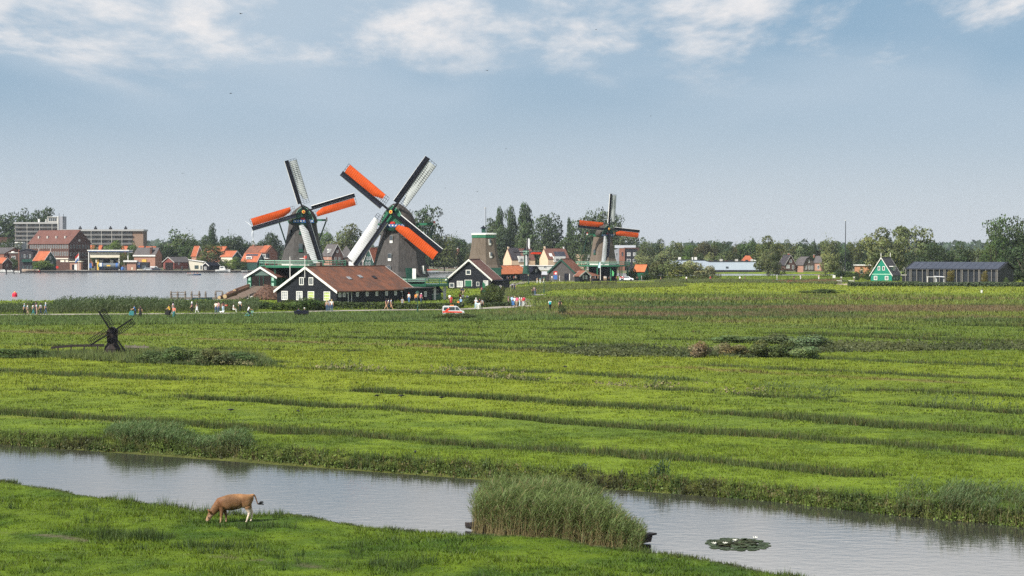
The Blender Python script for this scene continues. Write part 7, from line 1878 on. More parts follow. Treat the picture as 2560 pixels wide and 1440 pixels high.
def stroller(px, py, rz, col, label):
    p = gp(px, py); t = thing('pushchair', label, 'pushchair', (p.x, p.y, 0), R(rz))
    MB().prism([(-.22, -.35, .45), (-.22, .25, .40), (-.22, .30, .95), (-.22, -.05, 1.05), (-.22, -.30, .85)], (.44, 0, 0)).build('hood', cm(col), t)
    MB().bar((-.2, .2, .45), (-.2, .62, 1.05), .03).bar((.2, .2, .45), (.2, .62, 1.05), .03).bar((-.2, .62, 1.05), (.2, .62, 1.05), .03).bar((-.2, .4, .1), (-.2, -.2, .5), .03).bar((.2, .4, .1), (.2, -.2, .5), .03).build('frame', SPAR, t)
    w = MB().tube((-.02, 0, .12), (.02, 0, .12), .12, .12, 10).mesh('wheel', SPAR)
    for x in (-.24, .24):
        for y in (-.35, .4): put('wheel', w, t, (x, y, 0))
# rz: 0 faces the camera, 90 faces right, -90 faces left, 180 shows the back
person(61, 789, 'walk', 95, LB, BK, 'grey', 'person in pale blue shirt and black shorts, leftmost walker on the path')
person(69, 789, 'walk', 95, WT, TN, 'brown', 'person in white top and tan trousers, second from left on the path', sc=.95)
person(83, 789, 'walk', 95, WT, TL, 'dark', 'person in white top and teal trousers on the path', 'long')
person(92, 789, 'stand', 100, LB, TN, 'dark', 'person in light blue shirt and tan shorts in the left path group')
person(89.5, 786, 'stand', 120, NV, NV, 'dark', 'tall person in navy standing at the back of the left path group', sc=1.08)
person(102, 788, 'walk', -100, WT, NV, 'dark', 'person in white shirt and navy shorts, seen near the right of the left path group', 'long')
person(114, 787, 'walk', 95, LB, JN, 'white', 'person in white cap and blue shorts, rightmost of the left path group', 'cap')
person(339, 794, 'push', -75, MB_, NV, 'dark', 'person in blue shirt stooping over a teal pushchair')
stroller(329, 796, -75, TL, 'teal pushchair behind the small black windmill')
person(351, 796, 'stand', 180, BK, BK, 'dark', 'person in black dress beside the teal pushchair', skirt=BK)
person(433, 784, 'walk', 90, (.66, .56, .68), LT, 'black', 'person with long black hair and pale pink top on the path', 'long')
person(425, 792, 'push', -110, YL, BK, 'brown', 'person in yellow shirt pushing a pushchair below the path', sc=.95)
stroller(420, 795, -110, BK, 'black pushchair before the person in yellow')
person(435, 796, 'walk', 180, CO, TL, 'brown', 'person in coral shirt seen from behind', sc=.95)
person(480, 784, 'walk', -90, PU, BK, 'white', 'person with white headscarf and black trousers striding along the path', 'long')
person(492.5, 783, 'walk', -90, (.12, .15, .14), WT, 'dark', 'person in dark top and white skirt walking behind the white headscarf', skirt=WT)
person(540, 784, 'walk', 180, (.62, .58, .48), JN, 'dark', 'person in cream shirt and blue jeans near the picnic table')
person(546, 783, 'stand', 170, (.36, .22, .24), JN, 'dark', 'person in dark pink top beside the cream shirt')
person(558, 783, 'stand', 200, (.10, .05, .05), LT, 'black', 'person with long black hair and pale blue trousers at the picnic table', 'long')
person(583, 781, 'sit', 90, WT, WT, 'dark', 'person in white sitting at the right end of the picnic table')
person(600, 779, 'stand', 0, WT, NV, 'brown', 'person in white shirt and navy trousers standing right of the picnic table')
p = gp(551, 785); t = thing('dog', 'small white dog on the path by the picnic table', 'dog', (p.x, p.y, 0))
dm_ = skin_mesh('body', [(0, 0, .32), (.2, 0, .33), (.42, 0, .33), (.52, 0, .44), (.64, 0, .42), (0, .08, .15), (0, .08, .02), (.42, .08, .15), (.42, .08, .02), (0, -.08, .15), (0, -.08, .02), (.42, -.08, .15), (.42, -.08, .02), (-.14, 0, .42)], [(0, 1), (1, 2), (2, 3), (3, 4), (0, 5), (5, 6), (2, 7), (7, 8), (0, 9), (9, 10), (2, 11), (11, 12), (0, 13)], [.09, .10, .10, .07, .04, .04, .03, .04, .03, .04, .03, .04, .03, .025], 0)
dm_.materials.append(WHITE); put('body', dm_, t); MB().prism([(.5, .04, .48), (.54, .06, .48), (.52, .07, .38)], (0, .01, 0)).prism([(.5, -.04, .48), (.54, -.06, .48), (.52, -.07, .38)], (0, -.01, 0)).build('ears', WHITE, t)
# cyclist
p = gp(622, 795)
t = thing('bicycle', 'teal city bicycle ridden along the path', 'bicycle', (p.x, p.y, 0), R(20))
for x in (-.52, .52):
    ring = MB(); ring.loft([[(x + (.33 + d * math.cos(b)) * math.cos(a), d * math.sin(b), .34 + (.33 + d * math.cos(b)) * math.sin(a)) for b, d in ((0, .02), (2.1, .02), (4.2, .02))] for a in np.linspace(0, 6.283, 17)], cap=False); w = ring.build('wheel', SPAR, t)
    MB().tube((x, -.04, .34), (x, .04, .34), .04, .04, 6).build('hub', CONC, w)
MB().bar((-.52, 0, .34), (-.15, 0, .75), .035).bar((-.15, 0, .75), (.32, 0, .72), .035).bar((.32, 0, .72), (0, 0, .3), .035).bar((0, 0, .3), (-.15, 0, .85), .035).bar((-.52, 0, .34), (0, 0, .3), .035).bar((.52, 0, .34), (.30, 0, .98), .035).build('frame', pm('bike_teal', (.10, .42, .40), None, 1, .4), t)
MB().box(-.28, -.04, -.08, .08, .85, .91).build('saddle', SPAR, t); MB().bar((.28, -.28, 1.02), (.28, .28, 1.02), .03).build('handlebar', SPAR, t); MB().box(.36, .62, -.16, .16, .72, .98).build('basket', TEAL, t)
person(0, 0, 'ride', 108, WT, NV, 'dark', 'person in white shirt riding the teal bicycle', loc=Vector((p.x - .12, p.y, 0)), z=.06)
# couple on a bench by the path
p = gp(754, 793)
t = thing('bench', 'dark bench on the grass verge with two people sitting on it', 'bench', (p.x, p.y, 0))
MB().box(-1.0, 1.0, -.2, .25, .40, .46).build('seat', DARKW, t); MB().box(-1.0, 1.0, -.28, -.22, .50, .92).build('backrest', NAVY, t)
for x in (-.9, .8): MB().box(x, x + .1, -.2, .2, 0, .40).build('leg', DARKW, t)
person(0, 0, 'sit', 165, NV, NV, 'dark', 'person in navy on the left of the bench', loc=Vector((p.x - .45, p.y + .02, 0)))
person(0, 0, 'sit', 190, BK, BK, 'white', 'person with white cap on the right of the bench', 'cap', loc=Vector((p.x + .4, p.y + .02, 0)))
# along the barn
person(817.5, 779, 'stand', 180, (.30, .24, .20), JN, 'blond', 'blond person in tan top and jeans, left of three at the barn corner', 'long')
person(823.5, 778, 'stand', 175, (.20, .22, .26), JN, 'brown', 'middle one of three people in jeans at the barn corner')
person(829.5, 779, 'stand', 185, (.62, .60, .58), JN, 'blond', 'blond person in pale top and jeans, right of three at the barn corner', 'long', sc=1.04)
person(965.5, 774, 'walk', 90, PU, SKC, 'dark', 'person in dark top, left of three walking past the hedge', 'long')
person(971.5, 774, 'walk', 90, WT, NV, 'dark', 'person in white top and navy shorts, middle of three walking past the hedge', 'long')
person(978, 774, 'walk', 90, (.55, .58, .66), SKC, 'dark', 'person in pale top, right of three walking past the hedge', pack=NV)
person(1006, 771, 'walk', 180, GY, GY, 'brown', 'person in grey dress walking past the dark annex', skirt=GY)
person(1022.5, 757, 'stand', 0, WT, MB_, 'red', 'person in red cap with blue trousers at the annex door', 'cap')
person(1040, 758, 'stand', 0, OG, NV, 'dark', 'person in orange behind the dark green lamp post')
person(1053, 758, 'stand', 30, PK, JN, 'white', 'person in pink top with pale hat before the green lean-to', 'cap')
person(1128, 766, 'stand', 200, RD, RD, 'dark', 'person in red shirt standing behind the low hedge')
person(1124.5, 760, 'stand', 0, WT, BK, 'dark', 'person in white top behind the red shirt')
person(1153.5, 740, 'walk', 180, BK, BK, 'grey', 'person in black up on the bank before the black gabled house', pack=NV)
person(1158, 741, 'walk', 190, NV, TN, 'dark', 'second person in dark blue beside the person in black on the bank')
person(1150, 745, 'sit', 0, RD, BK, 'dark', 'person in red sitting on the grass bank', z=-.35)
person(1157, 747, 'sit', 20, WT, TN, 'blond', 'person in white sitting on the grass bank', z=-.35)
person(1168, 749, 'sit', 180, WT, NV, 'dark', 'person in white with a dark backpack sitting on the bank', z=-.35, pack=NV)
person(1152, 771, 'walk', 190, MB_, BK, 'white', 'person in blue shirt with backpack walking behind the van', pack=LB)
person(1145.5, 771, 'walk', 180, OG, OG, 'brown', 'child in orange beside the blue shirt behind the van', sc=.75)
person(1190, 774, 'walk', 170, (.50, .52, .55), LT, 'white', 'person in grey shirt and white cap on the path by the hedge', 'cap', sc=1.05)
person(1193.5, 775, 'stand', 180, LT, WT, 'dark', 'child in turquoise beside the grey shirt on the path', sc=.7)
person(1199, 775, 'walk', 175, BK, WT, 'dark', 'person in black shirt and white shorts on the path', sc=1.08)
person(1205, 775, 'stand', 160, GY, BK, 'dark', 'person in grey and black right of the black shirt')
person(1205, 738, 'stand', 0, PK, BK, 'brown', 'person in pink under the green teardrop banner')
person(1212.5, 738, 'stand', 20, RD, BK, 'red', 'person in dark red right of the green teardrop banner')
person(1251, 731, 'walk', 180, WT, NV, 'dark', 'person in white beside the dark wall of the black gabled house')
person(1258, 735, 'stand', 180, BK, NV, 'dark', 'dark clothed person at the corner of the black gabled house')
person(1280.5, 727, 'walk', 170, WT, NV, 'grey', 'person in white shirt, left of a pair walking towards the orange roofed shed', pack=NV)
person(1286.5, 728, 'walk', 175, NV, NV, 'dark', 'person in navy, right of a pair walking towards the orange roofed shed')
# group on the bend
person(1271, 765, 'stand', 90, PU, PU, 'dark', 'person in dark purple at the left of the group on the path bend')
person(1280, 766, 'push', 180, LB, JN, 'brown', 'person in light blue with a pushchair on the path bend')
stroller(1283, 769, 180, MB_, 'bright blue pushchair on the path bend')
person(1287, 768, 'walk', 180, WT, TN, 'blond', 'person in white top in the middle of the group on the path bend')
person(1292.5, 769, 'walk', 175, (.62, .10, .20), TN, 'dark', 'person in raspberry shirt in the group on the path bend', sc=1.06)
person(1299, 766, 'stand', 90, WT, LT, 'dark', 'person in white and pale blue behind the raspberry shirt')
person(1303.5, 767, 'stand', -90, (.60, .62, .66), GY, 'black', 'person in pale grey left of the bright pink shirt')
person(1309.5, 769, 'walk', 170, PK, WT, 'dark', 'person in bright pink shirt and white trousers at the right of the group', sc=1.08, pack=RD)
person(1332.5, 739, 'stand', 180, BK, BK, 'dark', 'person in black on the paved spot by the lamp post')
person(1335, 738.5, 'stand', 180, (.55, .42, .36), JN, 'brown', 'person in pale pink between two dark figures on the paved spot', sc=1.05)
person(1338, 739, 'stand', 170, NV, JN, 'dark', 'person in navy on the paved spot by the lamp post')
person(1375, 779, 'walk', 180, WT, BK, 'brown', 'person in white with a turquoise backpack in the meadow', pack=(.02, .33, .36), sc=1.06)
person(1400, 779, 'stand', 180, BK, BK, 'dark', 'person in black with raised arms in the meadow, right of the turquoise backpack', sc=1.06)
CR = [(1269, 704, NV, NV, 'dark', 'person in navy at the door of the orange roofed shed'), (1275, 703.5, WT, TN, 'brown', 'person in white at the door of the orange roofed shed'), (1285, 703.5, RD, NV, 'dark', 'person in red at the wall of the orange roofed shed'), (1289, 703.5, GY, BK, 'grey', 'person in grey right of the red shirt at the shed'),
      (1343, 709, TN, WT, 'brown', 'person in tan near the second lamp post'), (1350.5, 709, TL, WT, 'dark', 'person in teal shirt left of the second lamp post'), (1359, 709, (.6, .4, .36), WT, 'brown', 'person in pale pink at the second lamp post'),
      (1399, 703.5, WT, WT, 'white', 'person in white before the red and blue banner'), (1380, 703, WT, GY, 'brown', 'person in white at the left of the big barn wall'), (1441, 703.5, TN, BK, 'brown', 'person in tan at the left of the porch'), (1446, 703.5, LB, JN, 'dark', 'person in light blue before the porch'), (1456, 703.5, WT, LT, 'brown', 'person in white before the porch window'), (1461, 704, BK, BK, 'dark', 'person in black right of the porch window'), (1468, 704, WT, NV, 'grey', 'seated looking person in white right of the porch'),
      (1476, 703.5, WT, TN, 'dark', 'tall person in white shirt right of the porch'), (1483, 704, BK, NV, 'dark', 'dark clothed person left of the flagpole'), (1488, 703.5, LB, BK, 'brown', 'person in pale blue just left of the flagpole'), (1495, 704, TN, BK, 'blond', 'person in tan at the foot of the flagpole'), (1511, 703.5, (.62, .55, .48), TN, 'brown', 'person in cream right of the flagpole'), (1515, 704, WT, TN, 'dark', 'person in white right of the cream shirt'), (1524, 704, NV, BK, 'dark', 'person in navy left of the small green banner'), (1541, 704, RD, BK, 'dark', 'person in red behind the pale car'), (1548, 703.5, WT, JN, 'dark', 'person in white right of the pale car'), (1553, 704, RD, JN, 'brown', 'second person in red right of the pale car'), (1558, 704, PK, BK, 'dark', 'person in pink right of the pale car'), (1593, 703.5, BK, BK, 'dark', 'person in black near the small green shed'), (1604, 703.5, LB, GY, 'grey', 'person in grey-blue before the small green shed'),
      (1652, 706, TN, BK, 'dark', 'lone dark walker right of the small green shed'), (1716, 705, WT, BK, 'dark', 'person in white bending in the far field'), (1776, 705, RD, NV, 'red', 'person in red in the far field before the flowering bushes'), (1849.5, 705, WT, BK, 'white', 'left one of two walkers before the white factory'), (1862.5, 705, NV, BK, 'dark', 'right one of two walkers before the white factory'), (1942.5, 704, WT, LT, 'white', 'person in white at the left of the red field'), (1985, 703, BK, BK, 'dark', 'dark figure in the red field'), (2001.5, 701, WT, WT, 'brown', 'person in white behind the red field'), (2047, 700, TN, WT, 'dark', 'small pale figure at the right of the red field')]
for i, (px, py, a, b, h, l) in enumerate(CR): person(px, py, 'walk' if i % 3 == 0 else 'stand', (180, 90, -90, 0, 30)[i % 5], a, b, h, l, sc=1.0)
for px, yb, dx, l in ((477, 688, 0, 'rower'), (493, 688, 1, 'blue')):
    B = gp(px, yb, RIVER_Z)
    cols = ((-1.2, RD, 'person in red in the back of the grey-white rowing boat'), (-.3, CO, 'person in coral in the grey-white rowing boat'), (.5, WT, 'person in white in the grey-white rowing boat'), (1.3, PK, 'person in pink in the bow of the grey-white rowing boat')) if dx == 0 else ((-.5, WT, 'person in white in the small blue rowing boat'), (.4, CO, 'person in coral in the small blue rowing boat'))
    for ox, c, lb in cols: person(0, 0, 'sit', 90 if ox < 0 else -90, c, NV, 'dark', lb, loc=Vector((B.x + ox, B.y - (1 if dx else 0), 0)), z=RIVER_Z - .02)
# ------------------------------------------------------------------ the cow
cv = {'pelvis': (.53, 0, .775, .20, .215), 'loin': (.30, 0, .722, .23, .27), 'mid': (.05, 0, .700, .25, .295), 'chest': (-.21, 0, .68, .225, .285), 'shoulder': (-.36, 0, .655, .17, .225), 'neck': (-.49, 0, .525, .095, .155), 'neck2': (-.60, 0, .38, .08, .12), 'poll': (-.675, 0, .30, .085, .10), 'face': (-.735, 0, .18, .066, .080), 'muzzle': (-.79, 0, .065, .058, .055), 'rump': (.65, 0, .86, .11, .10)}
ce = [('pelvis', 'loin'), ('loin', 'mid'), ('mid', 'chest'), ('chest', 'shoulder'), ('shoulder', 'neck'), ('neck', 'neck2'), ('neck2', 'poll'), ('poll', 'face'), ('face', 'muzzle'), ('pelvis', 'rump')]
def leg(n, par, pts):
    prev = par
    for i, (x, y, z, r) in enumerate(pts):
        k = '%s%d' % (n, i); cv[k] = (x, y, z, r, r); ce.append((prev, k)); prev = k
leg('fn', 'chest', [(-.31, -.115, .54, .11), (-.325, -.125, .40, .066), (-.345, -.125, .225, .040), (-.36, -.125, .07, .028), (-.385, -.125, .018, .036)])
leg('ff', 'chest', [(-.25, .115, .54, .11), (-.20, .125, .40, .064), (-.165, .125, .225, .040), (-.15, .125, .07, .028), (-.17, .125, .018, .036)])
leg('hn', 'pelvis', [(.47, -.125, .56, .120), (.50, -.125, .45, .070), (.555, -.125, .335, .046), (.475, -.125, .09, .030), (.44, -.125, .018, .036)])
leg('hf', 'pelvis', [(.55, .125, .56, .120), (.60, .125, .45, .070), (.67, .125, .335, .046), (.64, .125, .09, .030), (.615, .125, .018, .036)])
leg('tl', 'rump', [(.70, 0, .93, .040), (.755, 0, .86, .026), (.80, 0, .72, .020), (.835, 0, .60, .018)])
names = list(cv); ix = {n: i for i, n in enumerate(names)}
cme = skin_mesh('cow', [cv[n][:3] for n in names], [(ix[a], ix[b]) for a, b in ce], [(cv[n][3], cv[n][4]) for n in names], 0, 2)
n = len(cme.vertices); co = np.zeros(n * 3); cme.vertices.foreach_get('co', co); co = co.reshape(-1, 3)
xx, yy, zz_ = co.T
nz = fbm(xx * 4 + 3, zz_ * 4 + yy * 5, 4)
c = lerp((.225, .118, .050), (.135, .068, .030), sstep(.35, .65, nz))
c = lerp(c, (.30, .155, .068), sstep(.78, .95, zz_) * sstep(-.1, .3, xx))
c = lerp(c, (.13, .052, .022), sstep(-.2, -.42, xx) * sstep(.42, .75, zz_) * .7)
c = lerp(c, (.10, .045, .02), sstep(.62, .50, zz_) * (np.abs(xx) < .45) * .5)  # belly shadow painted into the coat colour
c = lerp(c, (.14, .06, .025), np.exp(-((xx - .40) / .07) ** 2) * sstep(.55, .8, zz_) * .45)
c = lerp(c, (.62, .52, .42), sstep(.50, .40, zz_) * (xx > .3) * .95)
c = lerp(c, (.48, .30, .19), sstep(.30, .12, zz_) * ((xx > -.45) & (xx < .1)) * .7)
c = lerp(c, (.05, .025, .016), sstep(.53, .48, zz_) * ((xx > -.15) & (xx < .22)))  # underside darkened further, part of the painted belly shadow
c = lerp(c, (.58, .42, .28), sstep(.56, .50, zz_) * ((xx > .22) & (xx < .42)) * .6)
c = lerp(c, (.40, .25, .15), sstep(-.60, -.68, xx) * sstep(.30, .16, zz_) * .75)
c = lerp(c, (.42, .29, .20), sstep(.05, -.0, (xx + .70) * -.8 + (zz_ - .22) * -.6 + .03) * (xx < -.52) * (zz_ < .30) * .55)
c = lerp(c, (.62, .48, .40), ((xx < -.755) & (zz_ < .12)) * .9)
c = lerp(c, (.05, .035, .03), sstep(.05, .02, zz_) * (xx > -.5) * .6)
c = lerp(c, (.12, .06, .035), (xx > .72) * .6)
a = cme.attributes.new('col', 'FLOAT_COLOR', 'POINT'); cc = np.ones((n, 4), dtype=np.float32); cc[:, :3] = c; a.data.foreach_set('color', cc.ravel())
cme.polygons.foreach_set('use_smooth', np.ones(len(cme.polygons), dtype=bool))
fur = new_mat('cow_fur'); o_ = nd(fur, 'ShaderNodeOutputMaterial'); b_ = nd(fur, 'ShaderNodeBsdfPrincipled'); b_.inputs['Roughness'].default_value = .65; b_.inputs['Specular IOR Level'].default_value = .3
at_ = nd(fur, 'ShaderNodeAttribute', attribute_name='col'); fn = nd(fur, 'ShaderNodeTexNoise'); fn.inputs['Scale'].default_value = 26; fn.inputs['Detail'].default_value = 5; ftc = nd(fur, 'ShaderNodeTexCoord'); lk(fur, ftc.outputs['Object'], fn.inputs['Vector'])
fr_ = nd(fur, 'ShaderNodeMapRange'); fr_.inputs[1].default_value = .3; fr_.inputs[2].default_value = .7; fr_.inputs[3].default_value = .7; fr_.inputs[4].default_value = 1.25; lk(fur, fn.outputs['Fac'], fr_.inputs[0])
fv = nd(fur, 'ShaderNodeVectorMath', operation='SCALE'); lk(fur, at_.outputs['Color'], fv.inputs[0]); lk(fur, fr_.outputs[0], fv.inputs['Scale']); lk(fur, fv.outputs[0], b_.inputs['Base Color'])
fb_ = nd(fur, 'ShaderNodeBump'); fb_.inputs['Strength'].default_value = .4; fb_.inputs['Distance'].default_value = .02; lk(fur, fn.outputs['Fac'], fb_.inputs['Height']); lk(fur, fb_.outputs[0], b_.inputs['Normal']); lk(fur, b_.outputs[0], o_.inputs['Surface'])
cme.materials.clear(); cme.materials.append(fur)
p = gp(579, 1306)
gz = float(land_z(np.array([p.x]), np.array([p.y]))[0])
cow = put('cow', cme, None, (p.x, p.y, gz - .01), R(14)); cow.scale = (1.04, 1.0, 1.0)
tag(cow, 'young tan cow grazing on the near bank of the ditch', 'cow')
EARM = pm('ear_brown', (.22, .09, .04), None, 1, .7)
for s in (-1, 1):
    MB().loft([[(-.68, s * .07, .34), (-.63, s * .07, .37), (-.65, s * .075, .39)], [(-.72, s * .12, .38), (-.64, s * .13, .42), (-.68, s * .11, .43)], [(-.75, s * .15, .455), (-.73, s * .155, .465), (-.74, s * .15, .475)]]).build('ear', EARM, cow)
    MB().lathe([(.006, -.022), (.022, 0), (.006, .022)], 8, (-.735, s * .066)).build('eye', BIRDM, cow).location = (0, 0, .215)
m = MB(); g = random.Random(2)
for i in range(26):
    b0 = Vector((.835, g.uniform(-.015, .015), .60)); m.bar(b0, b0 + Vector((g.uniform(.06, .20), g.uniform(-.04, .04), g.uniform(-.03, .10))), .014)
m.build('tail_switch', BIRDM, cow)
# short grass, one mesh per distance band
for (y0, y1, n, nb, h, w, sp, sd) in ((46, 100, 60000, 10, .115, .026, .17, 11), (100, 180, 50000, 7, .15, .055, .34, 12), (180, 330, 38000, 6, .20, .10, .7, 13), (330, 720, 24000, 6, .32, .24, 1.6, 14)):
    x, y = spots(n, y0, y1, .285, sd, 2.0 if y0 < 150 else 1.6)
    k = dry(x, y, .1); x, y = x[k], y[k]
    c = field_color(x, y)
    dch, fur, tan, rough = region(x, y)
    g = np.random.default_rng(sd)
    clump = fbm(x * .5, y * .5, 3)
    H = h * (.55 + .9 * sstep(.35, .7, clump)) * (1 + .8 * np.maximum(rough * 1.2, tan * .7)) * g.uniform(.7, 1.2, len(x)) * (1 - .8 * track_mask(x, y))
    blades('grass', np.stack([x, y, land_z(x, y)], 1), H, np.full(len(x), w), c * 1.22, nb, sp, .7, [GRASS], label='short grass of the meadow', seed=sd)
# rushes: tall dark tufts in the furrows
xs, ys = [], []
for (y0, y1, n, sd) in ((80, 140, 160000, 21), (140, 260, 130000, 22), (260, 330, 40000, 23)):
    x, y = spots(n, y0, y1, .285, sd, 2.0)
    f = mask_lines(x, y, furrows)
    g = np.random.default_rng(sd)
    k = (g.random(n) < sstep(.10, .85, f) * .80) & dry(x, y, .6)
    xs.append(x[k]); ys.append(y[k])
x = np.concatenate(xs); y = np.concatenate(ys)
g = np.random.default_rng(5)
f = mask_lines(x, y, furrows)
C = lerp(RUSH * 1.25, np.array((.115, .155, .030)), g.random(len(x)) ** 1.5)
C = lerp(C, TAN, (g.random(len(x)) < .12) * .6)
blades('rushes', np.stack([x, y, land_z(x, y)], 1), (.14 + .30 * f) * g.uniform(.55, 1.45, len(x)), .012 + y * .00030, C, 9, .14 + y * .0016, .40, [GRASS], label='dark rushes growing in the drainage furrows', seed=31)
print('rush tufts', len(x))
# ================================================================== reeds and bank weeds
def poly_points(poly, n, seed):
    g = np.random.default_rng(seed); P = np.array(poly); lo, hi = P.min(0), P.max(0)
    x = g.uniform(lo[0], hi[0], n * 4); y = g.uniform(lo[1], hi[1], n * 4)
    k = inside(x, y, [tuple(q) for q in poly]); return x[k][:n], y[k][:n]
def reeds(name, x, y, z, H, stem_c, leaf_c, seed, label, cat=None, w=.03, nl=7):
    """stems and bent leaves; one mesh nobody could count"""
    g = np.random.default_rng(seed); k = len(x)
    H = H * g.uniform(.75, 1.15, k)
    lx, ly = g.normal(.10, .13, k) * H, g.normal(0, .12, k) * H
    fa = g.uniform(0, 2 * np.pi, k); dx, dy = np.cos(fa) * w * .35, np.sin(fa) * w * .35
    z0 = z - .05; sc = np.array(stem_c) * (1 + g.normal(0, .2, (k, 1))).clip(.4, 1.7)
    V1 = np.stack([np.stack([x - dx, y - dy, z0], 1), np.stack([x + dx, y + dy, z0], 1), np.stack([x + lx, y + ly, z0 + H], 1)], 1).reshape(-1, 3)
    C1 = np.repeat(sc, 3, 0)
    # leaves
    f = np.sqrt(g.uniform(.02, 1.0, (k, nl))); bx = x[:, None] + lx[:, None] * f; by = y[:, None] + ly[:, None] * f; bz = z0[:, None] + H[:, None] * f
    a = g.uniform(0, 2 * np.pi, (k, nl)); a = np.where(g.random((k, nl)) < .45, g.normal(0.2, .6, (k, nl)), a)
    L_ = H[:, None] * g.uniform(.22, .42, (k, nl)); up = g.uniform(.25, .95, (k, nl))
    ex, ey, ez = bx + np.cos(a) * L_ * .75, by + np.sin(a) * L_ * .75, bz + L_ * up - L_ * .12
    mx_, my_, mz_ = bx * .5 + ex * .5, by * .5 + ey * .5, bz + L_ * up * .68
    pa = a + np.pi / 2 + g.normal(0, .7, (k, nl)); wx, wy = np.cos(pa) * w * .5, np.sin(pa) * w * .5
    A_ = np.stack([bx, by, bz], -1); B_ = np.stack([mx_ + wx, my_ + wy, mz_], -1); D_ = np.stack([mx_ - wx, my_ - wy, mz_], -1); E_ = np.stack([ex, ey, ez], -1)
    V2 = np.stack([A_, B_, D_, D_, B_, E_], 2).reshape(-1, 3)
    mixl = g.random((k, nl)); lc = np.where((mixl < .30 * (1.3 - f))[..., None], np.array(stem_c), np.array(leaf_c)); lc = (lc * (1 + g.normal(0, .2, (k, nl, 1))).clip(.4, 1.7)).reshape(-1, 3)
    V = np.concatenate([V1, V2]); C = np.concatenate([C1, np.repeat(lc, 6, 0)])
    me = np_mesh(name, V, 3, np.arange(len(V)), col=C.clip(.004, .7), mats=[REED])
    o = put(name, me); tag(o, label, cat, kind='stuff'); return o
def pp(*pts, z=0.0): return [xy(gp(a, b, z)) for a, b in pts]
isl = pp((1176, 1330), (1240, 1344), (1320, 1357), (1450, 1373), (1560, 1388), (1598, 1392), (1606, 1366), (1530, 1338), (1420, 1314), (1300, 1298), (1200, 1296), z=DITCH_Z)
x, y = poly_points(isl, 6500, 41)
cx = (x - x.min()) / (x.max() - x.min())
hgt = 1.34 * (1 - .48 * sstep(.62, 1.0, cx)) * (1 - .12 * sstep(.15, 0, cx)) * (.85 + .3 * fbm(x * .8, y * .8, 2))
reeds('reed_bed', x, y, np.full(len(x), DITCH_Z), hgt, (.190, .155, .070), (.118, .165, .046), 42, 'dense reed bed grown over the old barge in the ditch', 'reed bed', .020, 10)
lc = pp((262, 1114), (300, 1122), (420, 1129), (560, 1138), (640, 1143), (640, 1128), (560, 1116), (420, 1108), (300, 1100), (262, 1100), z=DITCH_Z)
x, y = poly_points(lc, 3600, 43); cx = (x - x.min()) / (x.max() - x.min())
hgt = .92 * (.60 + .40 * sstep(.0, .08, cx)) * (1 - .42 * sstep(.42, .60, cx) + .40 * sstep(.70, .82, cx)) * (1 - .55 * sstep(.88, 1, cx)) * (.85 + .3 * fbm(x * .7, y * .7, 2))
reeds('reed_bed', x, y, np.full(len(x), DITCH_Z), hgt, (.150, .150, .058), (.098, .158, .052), 44, 'blue-green reed bed on the far ditch bank at the left', 'reed bed', .030, 9)
rc = pp((2238, 1290), (2300, 1296), (2420, 1306), (2600, 1322), (2700, 1334), (2700, 1290), (2560, 1278), (2420, 1270), (2300, 1262), (2238, 1268), z=DITCH_Z)
x, y = poly_points(rc, 2000, 45); hgt = .60 * (.45 + 1.0 * sstep(.35, .62, fbm(x * .8, y * .8, 3)))
reeds('reed_bed', x, y, np.full(len(x), DITCH_Z + .1), hgt, (.125, .120, .050), (.084, .130, .045), 46, 'ragged reeds on the far ditch bank at the right', 'reed bed', .026, 8)
# iris clumps on the bank
for px, py, hh, l in ((1650, 1216, .8, 'spiky dark reed clump on the far bank right of the reed island'), (1440, 1200, .5, 'dark spiky clump on the far bank left of the other one')):
    q = gp(px, py, DITCH_Z); g = np.random.default_rng(int(px)); x = q.x + g.normal(0, .22, 70); y = q.y + .2 + g.normal(0, .12, 70)
    reeds('reed_clump', x, y, np.full(70, DITCH_Z + .1), np.full(70, hh), (.040, .072, .036), (.045, .080, .040), int(px), l, 'reeds', .045, 3)
# river-side belt
belt = pp((-400, 789), (0, 785), (400, 782), (645, 779), (645, 762), (560, 768), (400, 768), (0, 771), (-400, 774))
x, y = poly_points(belt, 6500, 47)
pxx = 1280 + x / y * FPX
top = np.interp(pxx, [-400, 0, 125, 150, 300, 420, 470, 560, 640], [1.0, .95, .95, 1.5, 1.65, 1.45, 1.25, 1.1, 1.3])
reeds('reed_belt', x, y, np.zeros(len(x)), top * (.8 + .4 * fbm(x * .25, y * .2, 3)), (.075, .092, .036), (.060, .090, .034), 48, 'thick belt of reeds between the path and the river', 'reed belt', .12, 6)
